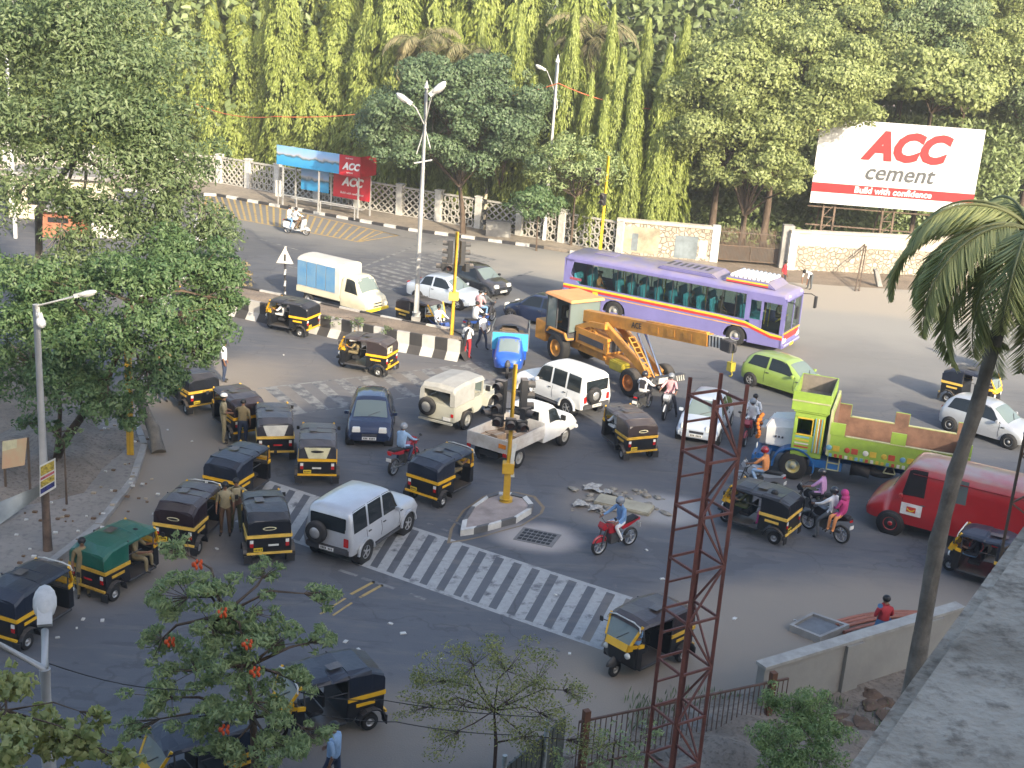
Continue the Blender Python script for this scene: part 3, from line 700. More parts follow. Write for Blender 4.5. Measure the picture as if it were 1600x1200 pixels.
# white pickup
r_ = empty('pickup_truck', label='white pickup truck with brown crates lying in its open bed', cat='pickup')
PB = Body([(.05, .52, 1.10, 1.12, .78, .80, .70), (.08, .50, 1.12, 1.62, .82, .82, .70), (.2, .5, 1.12, 1.74, .82, .82, .70), (.8, .5, 1.12, 1.74, .82, .82, .70), (.95, .5, 1.1, 1.64, .82, .82, .7), (1.35, .5, 1.08, 1.16, .82, .78, .70), (1.7, .5, 1.06, 1.12, .8, .7, .62), (2.2, .5, 1.0, 1.06, .78, .66, .6), (2.4, .54, .88, .95, .72, .62, .54)])
b = MB(); PB.skin(b); b.build('cab', P_WHITE, r_)
g = MB(); PB.patch(g, [(1.33, 2.2), (1.33, -2.2), (.93, -2.1), (.93, 2.1)]); g.build('windscreen', WGL, r_, bevel=-1)
for sd in (1, -1):
    g = MB(); PB.patch(g, [(1.2, 3.9 * sd), (.4, 3.9 * sd), (.4, 2.8 * sd), (.9, 2.8 * sd)]); g.build('side_window', DGL, r_, bevel=-1)
    g = MB(); g.box(1.05, 1.13, sd * .95 - .09, sd * .95 + .09, 1.15, 1.33); g.build('mirror', DARK, r_)
    g = MB(); g.lathe([(.001, .05), (.09, .03), (.1, 0)], (2.42, sd * .5, .82), 14, 0, 'X'); g.build('headlight', LAMP, r_, bevel=-1)
    g = MB(); g.box(-2.35, -2.32, sd * .75 - .07, sd * .75 + .07, .62, .74); g.build('tail_light', REDL, r_)
b = MB(); b.box(.044, .05, -.55, .55, 1.2, 1.6); b.build('rear_window', DGL, r_)
RUSTW = mat('scuffed_white_paint', (.68, .67, .63), .6, 0, .1, 1.6, dust=.2, col2=(.42, .36, .30))
b = MB()
for sd in (1, -1):
    y = .84 * sd; b.box(-2.3, 0, y - .02, y + .02, .72, 1.2)
    for k in range(3): b.box(-2.28, -.02, y - .035 if sd < 0 else y + .015, y - .015 if sd < 0 else y + .035, .78 + .14 * k, .83 + .14 * k)
b.box(-2.32, -2.28, -.86, .86, .72, 1.2); b.box(-.03, .01, -.86, .86, .72, 1.3); b.build('bed_sides', RUSTW, r_, bevel=.006)
b = MB(); b.box(-2.28, 0, -.82, .82, .70, .75); b.build('bed_floor', mat('worn_plywood', (.28, .2, .13), .8), r_)
b = MB(); b.box(-2.2, 2.1, -.4, .4, .42, .62); b.build('chassis', DARK, r_)
for x in (-1.5, 1.55):
    for sd in (1, -1): wheel(r_, x, sd * .72, .38, .22, out=sd, hubm=mat('dull_wheel', (.3, .3, .28), .6))
b = MB(); b.box(-2.34, -2.325, -.78, -.48, .9, 1.05); b.build('number_plate', ORL, r_)
b = MB(); b.box(2.35, 2.5, -.8, .8, .46, .6); b.build('front_bumper', P_WHITE, r_, bevel=.03)
put(r_, (802, 733), (882, 694), -1, .74)
CRATE = mat('brown_carton', (.45, .31, .19), .85, 0, .2, 4)
pk = r_
rr = random.Random(3)
for k in range(14):
    b = MB(); b.box(-.22, .22, -.15, .15, 0, .16); b.box(-.22, .22, -.02, .02, .16, .164, 1)
    i, j = divmod(k, 7); a = rr.uniform(-.4, .4); lx, ly = -2.0 + (j % 5) * .4 + rr.uniform(-.05, .05), -.5 + .55 * (k % 3) + rr.uniform(-.06, .06)
    o = b.build('carton', [CRATE, mat('packing_tape', (.5, .42, .3), .4)], None, bevel=.008)
    w = pk.rotation_euler.z; c_, s_ = math.cos(w), math.sin(w)
    o.location = (pk.location.x + lx * c_ - ly * s_, pk.location.y + lx * s_ + ly * c_, .751 + (.165 if k > 8 else 0)); o.rotation_euler = (0, 0, w + a)
    tag(o, 'small brown carton lying in the white pickup bed', 'carton', 'cartons in the pickup bed')
# box truck
r_ = empty('box_truck', label='small cream truck with a blue tarpaulin box driving behind the striped divider', cat='truck')
TB = Body([(1.0, .45, 1.1, 1.15, .72, .74, .66), (1.04, .42, 1.12, 1.70, .76, .76, .66), (1.15, .42, 1.12, 1.84, .77, .77, .67), (1.6, .42, 1.1, 1.86, .77, .77, .67), (1.85, .42, 1.08, 1.78, .77, .76, .66), (2.3, .42, 1.04, 1.18, .76, .74, .66), (2.6, .44, .92, 1.0, .74, .70, .62), (2.72, .48, .78, .84, .68, .64, .55)])
b = MB(); TB.skin(b); b.build('cab', P_CREAM, r_)
g = MB(); TB.patch(g, [(2.26, 2.3), (2.26, -2.3), (1.84, -2.1), (1.84, 2.1)]); g.build('windscreen', WGL, r_, bevel=-1)
for sd in (1, -1):
    g = MB(); TB.patch(g, [(2.1, 3.95 * sd), (1.3, 3.95 * sd), (1.35, 2.8 * sd), (1.8, 2.8 * sd)]); g.build('side_window', DGL, r_, bevel=-1)
    g = MB(); g.box(2.62, 2.735, sd * .5 - .12, sd * .5 + .12, .62, .76); g.build('headlight', LAMP, r_, bevel=.02)
TARP = mat('faded_blue_tarpaulin', (.08, .24, .45), .7, 0, .2, 1.5, .5, .05, col2=(.18, .32, .46))
BOXW = mat('dusty_white_sheet', (.62, .60, .54), .7, 0, .12, 1.5, .3, .4)
b = MB(); prof = [(-.78, .8)] + [(-.78, 2.2)] + [(.78 * -math.cos(math.pi * k / 8), 2.2 + .2 * math.sin(math.pi * k / 8)) for k in range(1, 8)] + [(.78, 2.2), (.78, .8)]
b.grid([[(x, y, z) for y, z in prof] for x in (-1.75, -1.2, -.6, 0, .6, .98)]); b.add([(x_, y, z) for x_ in (.98,) for y, z in prof], [tuple(range(len(prof)))]); b.add([(-1.75, y, z) for y, z in prof], [tuple(range(len(prof)))])
b.build('box_cover', BOXW, r_, bevel=-1)
b = MB()
for sd in (1, -1):
    y = .785 * sd
    for k in range(4): b.box(-1.74 + k * .62, -1.15 + k * .62 if k < 3 else .7, min(y, y + .02 * sd), max(y, y + .02 * sd + .004 * k * sd), .95, 2.16)
b.build('side_tarpaulin', TARP, r_, bevel=.01)
b = MB(); b.box(-1.8, 1.0, -.8, .8, .6, .82); b.box(-1.78, 1.0, -.82, -.8, .62, .9); b.box(-1.78, 1.0, .8, .82, .62, .9); b.build('bed', P_CREAM, r_, bevel=.01)
b = MB(); b.box(-1.7, 2.3, -.35, .35, .35, .6); b.build('chassis', DARK, r_)
for x in (-1.1, 1.6):
    for sd in (1, -1): wheel(r_, x, sd * .66, .30, .18, out=sd)
b = MB(); b.box(2.7, 2.74, -.3, .3, .55, .6); b.box(2.7, 2.745, -.25, .25, .7, .75); b.build('grille', DARK, r_)
b = MB(); b.box(2.6, 2.8, -.74, .74, .36, .5); b.build('bumper', PLY, r_, bevel=.02)
put(r_, (474, 474), (543, 492), -1, .68); r_.scale = (1.02, 1.02, 1.02)
# blue cargo three-wheeler, coming on
r_ = empty('cargo_three_wheeler', label='blue three-wheeled cargo carrier with a pale blue board above its cab', cat='cargo rickshaw')
PBL = paint('deep_blue_paint', (.02, .10, .50), .15, .3); SKYB = mat('sky_blue_board', (.06, .40, .66), .55, 0, .08)
B3 = Body([(.15, .35, .95, 1.0, .60, .62, .5), (.2, .35, .98, 1.5, .62, .62, .5), (.35, .35, .98, 1.62, .62, .62, .5), (.6, .35, .98, 1.6, .6, .6, .48), (.95, .38, .95, 1.05, .52, .54, .46), (1.2, .45, .8, .88, .34, .38, .3), (1.3, .55, .7, .74, .22, .26, .2)])
b = MB(); B3.skin(b); b.build('cab', PBL, r_)
g = MB(); B3.patch(g, [(.92, 2.4), (.92, -2.4), (.62, -2.1), (.62, 2.1)]); g.build('windscreen', WGL, r_, bevel=-1)
b = MB(); b.box(-1.5, .1, -.72, .72, .55, 1.0); b.box(-1.5, .1, -.72, -.70, 1.0, 1.25); b.box(-1.5, .1, .70, .72, 1.0, 1.25); b.build('cargo_bed', PBL, r_, bevel=.01)
b = MB(); b.box(.1, .14, -.78, .78, .95, 1.72); b.build('headboard', SKYB, r_)
b = MB()
for p, q in (((.12, -.79, .9), (.12, -.79, 1.95)), ((.12, .79, .9), (.12, .79, 1.95)), ((.12, -.79, 1.73), (.12, .79, 1.73)), ((-1.45, -.75, 1), (-1.45, -.75, 1.9)), ((-1.45, .75, 1), (-1.45, .75, 1.9)), ((.12, -.79, 1.95), (-1.45, -.75, 1.9)), ((.12, .79, 1.95), (-1.45, .75, 1.9))): b.bar(p, q, .045)
b.build('cargo_frame', STEEL, r_)
b = MB(); b.grid([[(x, y, z) for y, z in ((-.76, 1.86), (-.4, 2.05), (0, 2.12), (.4, 2.04), (.76, 1.86))] for x in (.05, -.5, -1.0, -1.5)]); b.build('tarpaulin_cover', mat('dark_tarpaulin', (.06, .06, .07), .7, 0, .2, 2, .4, .5), r_)
b = MB(); b.box(-1.3, -.1, -.6, .6, 1.0, 1.5); b.box(-1.0, -.4, -.5, .3, 1.5, 1.75); b.build('load', mat('jute_sacks', (.18, .13, .09), .9, 0, .2, 5, .4), r_, bevel=.08)
wheel(r_, 1.18, 0, .26, .13); [wheel(r_, -.95, sd * .6, .28, .15, out=sd) for sd in (1, -1)]
b = MB(); b.ell((1.2, 0, .62), (.22, .14, .22), z0=-.3); b.build('front_mudguard', GREYP, r_)
for sd in (1, -1): t = MB(); t.lathe([(.001, .06), (.09, .03), (.1, 0)], (1.0, sd * .45, .78), 14, 0, 'X'); t.build('headlight', LAMP, r_, bevel=-1)
put(r_, (797, 562), (791, 596), 0, 0)
# ================================================================== bus
r_ = bus = empty('city_bus', label='long purple bus with red and yellow stripes and roof pods', cat='bus')
PUR = mat('purple_bus_paint', (.20, .185, .42), .4, 0, .08, 1.2, dust=.9, coat=.2)
BUSF, BUSR, HB = 5.55, -6.2, 1.25
b = MB()
# lower flanks, cut round the wheels
for sd in (1, -1):
    y0, y1 = (HB - .05, HB) if sd > 0 else (-HB, -HB + .05)
    poly = [(BUSR, .38), (BUSR - .05, 1.0), (BUSR, 1.55), (BUSF - 1.9, 1.42), (BUSF - 1.9, 1.15), (BUSF, .95), (BUSF, .32)]
    for x in (3.25, -3.25): poly += [(x + .62, .32)] + [(x + .62 * math.cos(a), .5 + .55 * math.sin(a)) for a in [math.pi * k / 8 for k in range(9)]] + [(x - .62, .36)]
    b.prism(poly, y0, y1)
    b.prism([(BUSR, 1.55), (BUSR + .1, 2.75), (BUSR + .55, 2.75), (BUSR + .35, 2.0), (BUSR + .9, 1.52)], y0, y1)            # rear quarter
    b.prism([(BUSR + .1, 2.64), (BUSF - 1.9, 2.64), (BUSF - 1.9, 2.8), (BUSR + .1, 2.8)], y0, y1)
    b.prism([(BUSF - 1.95, 1.4), (BUSF - 1.95, 2.8), (BUSF - .1, 2.8), (BUSF, 2.5), (BUSF - .12, 2.5), (BUSF - .2, 2.42), (BUSF - 1.7, 2.42), (BUSF - 1.7, 1.4)], y0, y1)
    b.prism([(BUSF - 1.18, 1.0), (BUSF - 1.18, 2.45), (BUSF - 1.06, 2.45), (BUSF - 1.06, 1.0)], y0, y1)
    b.prism([(BUSF - 1.7, 1.1), (BUSF - 1.7, 1.5), (BUSF - 1.1, 1.5), (BUSF - 1.1, 1.1)], y0, y1)
    b.prism([(BUSF - .16, .9), (BUSF - .16, 2.5), (BUSF, 2.5), (BUSF + .02, .9)], y0, y1)
b.box(BUSR - .02, BUSR + .04, -HB, HB, .4, 2.8)
b.box(BUSF - .1, BUSF + .03, -HB, HB, .32, 1.05)
b.box(BUSR, BUSF, -HB + .05, HB - .05, .34, .42)
b.build('body_panels', PUR, r_, bevel=.012)
b = MB(); rows = []
for x, dz in ((BUSR - .03, -.35), (BUSR, -.12), (BUSR + .15, 0), (BUSR + 3, .02), (1.5, .02), (4.2, 0), (BUSF - .15, -.06), (BUSF - .0, -.14), (BUSF + .05, -.36)):
    k = 3.02 + dz; rows.append([(x, -HB, 2.78 + min(0, dz * .5)), (x, -HB + .05, k - .12), (x, -HB + .2, k - .04), (x, -.5, k + .01), (x, .5, k + .01), (x, HB - .2, k - .04), (x, HB - .05, k - .12), (x, HB, 2.78 + min(0, dz * .5))])
b.grid(rows); b.add(rows[0], [tuple(range(8))]); b.add(rows[-1], [tuple(range(8))]); b.build('roof', PUR, r_)
POD = mat('dusty_roof_pod', (.17, .16, .36), .5, 0, .1, 2, dust=1.0)
def pod(x0, x1, w, h, name='roof_pod'):
    b = MB(); b.prism([(x0, 2.98), (x0 + .25, 2.98 + h), (x1 - .4, 2.98 + h), (x1, 2.98)], -w, w); return b.build(name, POD, r_, bevel=.05)
p_ = pod(-1.3, 2.0, .95, .22); 
b = MB()
for k in range(7): b.box(-1.0 + .34 * k, -.85 + .34 * k, -.35, .45, 3.2, 3.215)
b.build('pod_vents', GREYP, p_)
p_ = pod(2.15, 4.9, 1.0, .28, 'front_roof_pod')
for k, (nm, cc) in enumerate((('yellow', (.75, .62, .05)), ('red', (.6, .05, .04)))):
    b = MB()
    for sd in (1, -1): b.box(2.4, 4.5, sd * 1.0 - .01, sd * 1.0 + .01, 3.13 - .09 * k, 3.2 - .09 * k)
    b.build('pod_stripe', mat('stripe_' + nm, cc, .4), p_)
b = MB()
for k in range(9): b.tube([(2.6 + .22 * k, -.8, 3.33), (2.6 + .22 * k, .8, 3.33)], .1, 8)
b.build('roof_rolls', mat('bright_white_sheet', (.85, .85, .85), .5), p_)
b = MB(); b.box(-5.0, -3.9, -.4, .4, 3.03, 3.08); b.build('roof_hatch', POD, r_, bevel=.02)
# stripes
def side_strip(name, m, pts, h, yo=.006):
    b = MB()
    for sd in (1, -1):
        for (x0, z0), (x1, z1) in zip(pts, pts[1:]):
            y = sd * HB; ys = sorted((y - sd * .002, y + sd * yo)); b.prism([(x0, z0), (x1, z1), (x1, z1 + h), (x0, z0 + h)], *ys)
    b.build(name, m, r_)
base = [(BUSR + .0, 1.36), (-3, 1.34), (2.2, 1.30), (3.7, 1.22), (4.3, 1.05), (5.0, .86), (BUSF + .02, .84)]
side_strip('yellow_stripe', mat('stripe_yellow', (.6, .6, .05), .4), [(x, z) for x, z in base], .10)
side_strip('red_stripe', mat('stripe_red', (.6, .03, .04), .4), [(x, z - .12) for x, z in base], .12, .008)
side_strip('orange_line', mat('stripe_orange', (.75, .42, .12), .4), [(BUSR + 1.9, 1.1), (4.3, 1.02)], .045)
side_strip('fleet_panel', mat('faded_red_lettering', (.45, .10, .14), .5, 0, .4, 20), [(BUSR + .35, 1.72), (BUSR + 1.0, 1.70)], .13)
b = MB(); b.box(BUSR + 1.7, BUSR + 2.0, -HB - .02, -HB, 1.05, 1.3); b.build('side_marker', PLY, r_)
b = MB(); b.box(BUSR + .35, BUSR + 1.1, -HB - .008, -HB, .9, 1.25); b.build('engine_vent', GREYP, r_)
font('ATH ROYAL', .16, mat('white_letters', (.8, .8, .8), .5), 'side_lettering', r_, Matrix.Translation((4.75, -HB - .01, 2.58)) @ Matrix.Rotation(R(90), 4, 'X'), 0, .004) if False else None
# glazing: one slanted rear pane, then sliding windows
b = MB(); BG = glass('bus_glass', (.01, .014, .016), .8)
edges = [BUSR + .38, -4.6, -3.2, -2.4, -1.6, -1.0, -.2, .7, 1.6, 2.4, 3.1, BUSF - 1.92]
for sd in (1, -1):
    for i, (x0, x1) in enumerate(zip(edges, edges[1:])):
        b = MB(); y = sd * (HB - .025); zb = 1.53 - .012 * i; x0b = x0 + (.5 if i == 0 else 0)
        b.prism([(x0b + .02, zb), (x1 - .02, zb), (x1 - .02, 2.62), (x0 + .02, 2.62)], y - .006, y + .006); b.build('side_window', BG, r_)
    b = MB(); y = sd * (HB - .02); b.box(BUSF - 1.68, BUSF - 1.2, y - .006, y + .006, 1.52, 2.4); b.box(BUSF - 1.04, BUSF - .18, y - .006, y + .006, 1.05, 2.4); b.build('door_window', BG, r_)
b = MB()
for sd in (1, -1):
    for i, x in enumerate(edges[1:-1]):
        b.box(x - .022, x + .022, sd * (HB - .02) - .012, sd * (HB - .02) + .012, 1.44, 2.64)
b.build('window_posts', DARK, r_)
b = MB(); b.add([(BUSF + .02, -HB + .08, 1.08), (BUSF + .02, HB - .08, 1.08), (BUSF - .0, HB - .12, 2.62), (BUSF - .0, -HB + .12, 2.62)], [(0, 1, 2, 3)])
b.build('windscreen', glass('bus_windscreen', (.05, .07, .06), .35), r_, bevel=-1)
b = MB(); b.box(BUSF - .03, BUSF + .04, -.02, .02, 1.05, 2.66); b.box(BUSF - .06, BUSF + .045, -HB + .02, -HB + .1, 1.05, 2.7); b.box(BUSF - .06, BUSF + .045, HB - .1, HB - .02, 1.05, 2.7); b.build('windscreen_posts', PUR, r_)
b = MB(); b.box(BUSF + .03, BUSF + .06, -1.0, 1.0, .68, .98); b.box(BUSF + .02, BUSF + .055, -1.2, 1.2, .98, 1.05, 1); b.build('front_panel', [mat('stripe_red', (.6, .03, .04)), mat('stripe_yellow', (.6, .6, .05))], r_, bevel=.01)
b = MB(); b.box(BUSF - .1, BUSF + .12, -HB, HB, .3, .5); b.build('front_bumper', PUR, r_, bevel=.05)
b = MB(); b.box(BUSF + .122, BUSF + .13, -1.15, 1.15, .44, .47); b.build('bumper_strip', LAMP, r_)
b = MB(); b.box(BUSF + .125, BUSF + .14, -.25, .25, .3, .43); b.build('number_plate', PLY, r_)
for sd in (1, -1):
    b = MB(); b.box(BUSF - .02, BUSF + .08, sd * .98 - .2, sd * .98 + .2, .56, .8); b.build('headlight', LAMP, r_, bevel=.03)
    b = MB(); b.box(BUSF - .04, BUSF + .05, sd * .85 - .12, sd * .85 + .12, 2.74, 2.84); b.build('roof_lamp', LAMP, r_, bevel=.02)
    b = MB(); b.tube([(BUSF, sd * 1.15, 2.6), (BUSF + .4, sd * 1.3, 2.62), (BUSF + .62, sd * 1.38, 2.5)], .025); b.box(BUSF + .56, BUSF + .66, sd * 1.4 - .12, sd * 1.4 + .12, 1.95, 2.5); b.build('wing_mirror', DARK, r_)
SEAT = mat('turquoise_seat', (.10, .45, .55), .8, 0, .12)
for i in range(13):
    for sd in (1, -1):
        if (i * 2 + sd) % 9 == 3: continue
        b = MB(); x = -5.2 + i * .74 + .05 * math.sin(i * 5 + sd); y = sd * .72
        b.box(x - .25, x + .2, y - .42, y + .42, .95, 1.35); b.prism([(x - .36, 1.3), (x - .46, 2.02), (x - .34, 2.05), (x - .22, 1.35)], y - .42, y + .42); b.build('seat', SEAT, r_, bevel=.03)
b = MB(); b.box(BUSR + .1, BUSF - .3, -1.15, 1.15, .88, .94); b.box(BUSF - .9, BUSF - .3, -1.1, 1.1, .9, 1.15); b.build('floor', DARK, r_)
b = MB(); 
for x in (-3.6, -1.4, .8, 3.0, 4.1): b.tube([(x, .3, .95), (x, .3, 2.7)], .025, 6); b.tube([(x + .4, -.3, .95), (x + .4, -.3, 2.7)], .025, 6)
b.tube([(BUSF - .5, -.9, 1.5), (BUSF - .5, .9, 1.5)], .04, 6); b.build('grab_rails', PLY, r_)
for x in (3.25, -3.25):
    for sd in (1, -1): wheel(r_, x, sd * 1.08, .5, .28, out=sd, hubm=mat('dull_wheel', (.3, .3, .28), .6), hubr=.55)
    b = MB(); b.box(x - .6, x + .6, -.9, .9, .36, 1.0); b.build('axle_housing', DARK, r_)
put(r_, (957, 500), (1150, 540), -1, 1.1)
# ================================================================== mobile crane
r_ = crane = empty('mobile_crane', label='orange mobile crane with a long yellow boom beside the bus', cat='crane')
ORG = mat('crane_orange', (.68, .31, .04), .5, 0, .15, 1.5, dust=.35, col2=(.38, .17, .04)); ORR = mat('pale_orange_roof', (.80, .36, .13), .5, 0, .1, 2, dust=.2)
OLV = mat('olive_tank', (.36, .30, .03), .5)
wheel(r_, -2.6, -.82, .66, .42, out=-1, hubm=ORG); wheel(r_, -2.6, .82, .66, .42, out=1, hubm=ORG)
wheel(r_, 2.6, -.9, .60, .38, out=-1, hubm=mat('rusty_orange', (.5, .16, .03), .7)); wheel(r_, 2.6, .9, .60, .38, out=1, hubm=mat('rusty_orange', (.5, .16, .03), .7))
b = MB(); b.box(-4.3, -3.5, -.95, .95, .7, 1.6); b.box(-3.6, 0.3, -.45, .45, .75, 1.15); b.prism([(0.2, .65), (0.2, 1.1), (3.1, .95), (3.3, .6)], -.42, .42); b.build('chassis', ORG, r_, bevel=.03)
b = MB(); b.box(-1.7, .5, -.62, .62, 1.15, 1.85, 0); b.box(.5, .53, -.5, .5, 1.25, 1.75, 1); b.box(-1.5, .3, -.635, -.62, 1.3, 1.6, 1); b.build('engine_hood', [ORG, GREYP], r_, bevel=.02)
# cab
b = MB(); x0, x1, y0, y1 = -3.55, -1.85, -.95, .75
b.box(x0, x1, y0, y1, 1.15, 1.5)
for x in (x0 + .04, x1 - .04, (x0 + x1) / 2 - .1):
    for y in (y0 + .04, y1 - .04): b.bar((x, y, 1.4), (x, y, 2.9), .07)
b.build('cab_frame', GREYP, r_)
b = MB(); b.box(x0 - .12, x1 + .2, y0 - .1, y1 + .1, 2.9, 3.02, 0, None, .06, .06); b.build('cab_roof', ORR, r_, bevel=.03)
b = MB(); b.box(x0, x0 + .02, y0 + .05, y1 - .05, 1.55, 2.88); b.box(x1 - .02, x1, y0 + .05, y1 - .05, 1.55, 2.88); b.box(x0 + .1, (x0 + x1) / 2 - .15, y0, y0 + .02, 1.5, 2.88); b.box(x0 + .1, x1 - .1, y1 - .02, y1, 1.5, 2.88)
b.build('cab_glass', WGL, r_)
b = MB(); b.box(-3.1, -2.6, -.4, .2, 1.5, 1.9); b.box(-3.2, -3.05, -.4, .2, 1.8, 2.4); b.build('cab_seat', DARK, r_, bevel=.03)
b = MB()
for sd in (1, -1): b.prism([(-3.4, 1.25), (-3.2, 1.5), (-2.0, 1.5), (-1.8, 1.2), (-1.9, 1.2), (-2.1, 1.42), (-3.1, 1.42), (-3.3, 1.25)], sd * .82 - .22, sd * .82 + .22)
b.build('mudguards', ORG, r_, bevel=.02)
# lifting arms, A-frame and boom
b = MB(); 
for sd in (1, -1):
    y = sd * .5; b.bar((-1.9, y, 1.7), (-.9, y, 2.15), .16, .24); b.bar((-.9, y, 2.15), (.2, y, 2.3), .16, .24); b.bar((-1.6, y, 1.0), (-.7, y, 2.0), .1, .14); b.bar((-.6, y, 2.0), (.2, y, .9), .1, .14)
b.build('lifting_arms', ORG, r_, bevel=.01)
b = MB()
for sd in (1, -1): b.bar((-.1, sd * .34, 2.3), (3.0, sd * .34, .95), .2, .34)
b.build('boom_support', ORG, r_, bevel=.02)
b = MB()
for sd in (1, -1):
    y = sd * .2
    b.tube([(3.2, y, .95), (1.9, y, 2.45)], .06, 10)
b.build('lift_cylinder', CHROME, r_)
b = MB()
for y in (-.75, -.45): b.bar((3.5, y, 1.0), (2.0, y, 2.35), .05, .05)
for k in range(9): t = k / 8; b.bar((3.5 - 1.5 * t, -.75, 1.0 + 1.35 * t), (3.5 - 1.5 * t, -.45, 1.0 + 1.35 * t), .04, .04)
b.build('ladder_frame', ORG, r_)
A_, Bz = Vector((-1.9, 0, 2.25)), Vector((6.0, 0, 3.25)); d_ = (Bz - A_).normalized()
b = MB(); b.bar(A_, Bz, .36, .5); b.bar(A_ + d_ * 4.2 + Vector((0, 0, .27)), A_ + d_ * 7.8 + Vector((0, 0, .27)), .2, .06)
for k in range(3): b.bar(A_ + d_ * (4.6 + k) + Vector((0, -.19, 0)), A_ + d_ * (5.1 + k) + Vector((0, -.19, 0)), .02, .3)
boom = b.build('boom', ORG, r_, bevel=.02)
b = MB(); b.bar(Bz, Bz + d_ * .9, .3, .42, 0)
for k in range(5): b.bar(Bz + d_ * (.08 + .18 * k), Bz + d_ * (.16 + .18 * k), .31, .43, 1)
b.build('boom_extension', [BLKP, WHITEP], boom)
tip = Bz + d_ * 1.0
b = MB(); b.box(tip.x - .25, tip.x + .3, -.2, .2, tip.z - .3, tip.z + .15); b.lathe([(.2, -.05), (.2, .05)], (tip.x + .25, 0, tip.z - .1), 16); b.build('boom_head', BLKP, boom, bevel=.03)
b = MB(); b.tube([(tip.x + .3, 0, tip.z - .2), (tip.x + .3, 0, tip.z - .7)], .02, 6); b.box(tip.x + .18, tip.x + .42, -.12, .12, tip.z - 1.0, tip.z - .65); hk = [(tip.x + .3 + .1 * math.sin(a), 0, tip.z - 1.12 - .1 * math.cos(a)) for a in [R(-30 + k * 40) for k in range(7)]]; b.tube(hk, .03, 8); b.build('hook_block', mat('olive_tank', (.36, .3, .03)), boom)
ang = math.atan2(d_.z, d_.x)
M_ = Matrix.Translation(A_ + d_ * 3.7 + Vector((0, -.195, .02))) @ Matrix.Rotation(-ang, 4, 'Y') @ Matrix.Rotation(R(90), 4, 'X')
font('ACE', .34, BLKP, 'boom_lettering', boom, M_, 0, .004, .006)
b = MB(); b.box(1.0, 1.9, -.85, -.42, .75, 1.15); b.build('fuel_tank', OLV, r_, bevel=.04)
b = MB(); b.box(3.35, 3.6, -1.15, 1.15, .72, 1.02, 0)
for k in range(4):
    for sd in (1, -1): b.bar((3.61, sd * (1.1 - k * .12), .75), (3.61, sd * (1.02 - k * .12), 1.0), .05, .01, 1, (1, 0, 0))
b.box(3.6, 3.615, -.3, .2, .76, 1.0, 1); b.build('front_bumper', [GREYP, WHITEP], r_, bevel=.01)
put(r_, (867, 566), (980, 619), -1, 1.0)
# ================================================================== dump truck
r_ = dump = empty('dump_truck', label='green open dump truck with a painted cab and white bonnet', cat='truck')
LIME = mat('lime_green_paint', (.27, .41, .06), .5, 0, .12, 2, dust=.3, col2=(.20, .30, .05)); BLUEP = mat('truck_blue', (.02, .12, .33), .45, dust=.2)
RUSTB = mat('rusty_brown_bed', (.20, .11, .075), .85, 0, .25, 2, .3, .3); LEDG = mat('pale_green_wood', (.45, .45, .25), .7)
b = MB(); b.add([(1.95, -.62, .95), (1.95, .62, .95), (3.0, .52, .95), (3.0, -.52, .95), (1.95, -.62, 1.75), (1.95, .62, 1.75), (3.02, .5, 1.62), (3.02, -.5, 1.62), (1.95, -.5, 2.05), (1.95, .5, 2.05), (2.85, .4, 1.92), (2.85, -.4, 1.92)], [(0, 1, 2, 3), (0, 4, 5, 1), (1, 5, 6, 2), (2, 6, 7, 3), (3, 7, 4, 0), (4, 8, 9, 5), (5, 9, 10, 6), (6, 10, 11, 7), (7, 11, 8, 4), (8, 11, 10, 9)]); b.build('bonnet', P_WHITE, r_, bevel=.05)
b = MB(); [b.box(2.35 + .12 * k, 2.41 + .12 * k, sd * .585 - .02, sd * .585 + .02, 1.3, 1.36) for k in range(3) for sd in (1, -1)]; b.build('bonnet_louvres', GREYP, r_)
b = MB(); b.box(2.9, 3.2, -.5, .5, .95, 1.55); b.build('grille', [STEEL], r_, bevel=.03)
b = MB(); 
for sd in (1, -1):
    c0 = (1.85, .52)
    for k in range(14):
        a0, a1 = R(-10 + 200 * k / 14), R(-10 + 200 * (k + 1) / 14)
        b.bar((c0[0] + .72 * math.cos(a0), sd * .92, c0[1] + .66 * math.sin(a0)), (c0[0] + .72 * math.cos(a1), sd * .92, c0[1] + .66 * math.sin(a1)), .06, .5, 0, (0, 1, 0))
b.box(2.7, 3.1, -1.15, 1.15, .55, .8); b.box(.2, 1.3, -1.05, 1.05, .6, .9); b.build('wings', BLUEP, r_, bevel=.01)
b = MB(); b.box(3.1, 3.3, -1.2, 1.2, .5, .75); b.build('front_bumper', BLUEP, r_, bevel=.03)
for sd in (1, -1):
    b = MB(); b.lathe([(.001, .05), (.1, .03), (.12, 0)], (3.2, sd * .75, .95), 16, 0, 'X'); b.build('headlight', LAMP, r_, bevel=-1)
# cab: painted wooden panels with a tall open crown used as a luggage box
b = MB(); x0, x1 = .95, 2.0; b.box(x0, x1, -1.12, 1.12, .95, 1.15)
for sd in (1, -1):
    y = sd * 1.12; ys = sorted((y, y - sd * .05)); b.prism([(x0, 1.1), (x0, 2.55), (x0 + .35, 2.55), (x0 + .35, 1.1)], *ys); b.prism([(x0 + .35, 1.1), (x0 + .35, 1.75), (x1, 1.75), (x1, 1.1)], *ys); b.prism([(x0 + .35, 2.35), (x0 + .35, 2.55), (x1, 2.55), (x1, 2.35)], *ys); b.prism([(x1 - .12, 1.7), (x1 - .12, 2.4), (x1, 2.4), (x1, 1.7)], *ys)
b.box(x0, x0 + .05, -1.07, 1.07, 1.15, 2.55); b.box(x1 - .05, x1, -1.07, 1.07, 1.15, 1.75); b.box(x0 - .05, x1 + .05, -1.17, 1.17, 2.55, 2.62)
cab = b.build('cab', LIME, r_, bevel=.008)
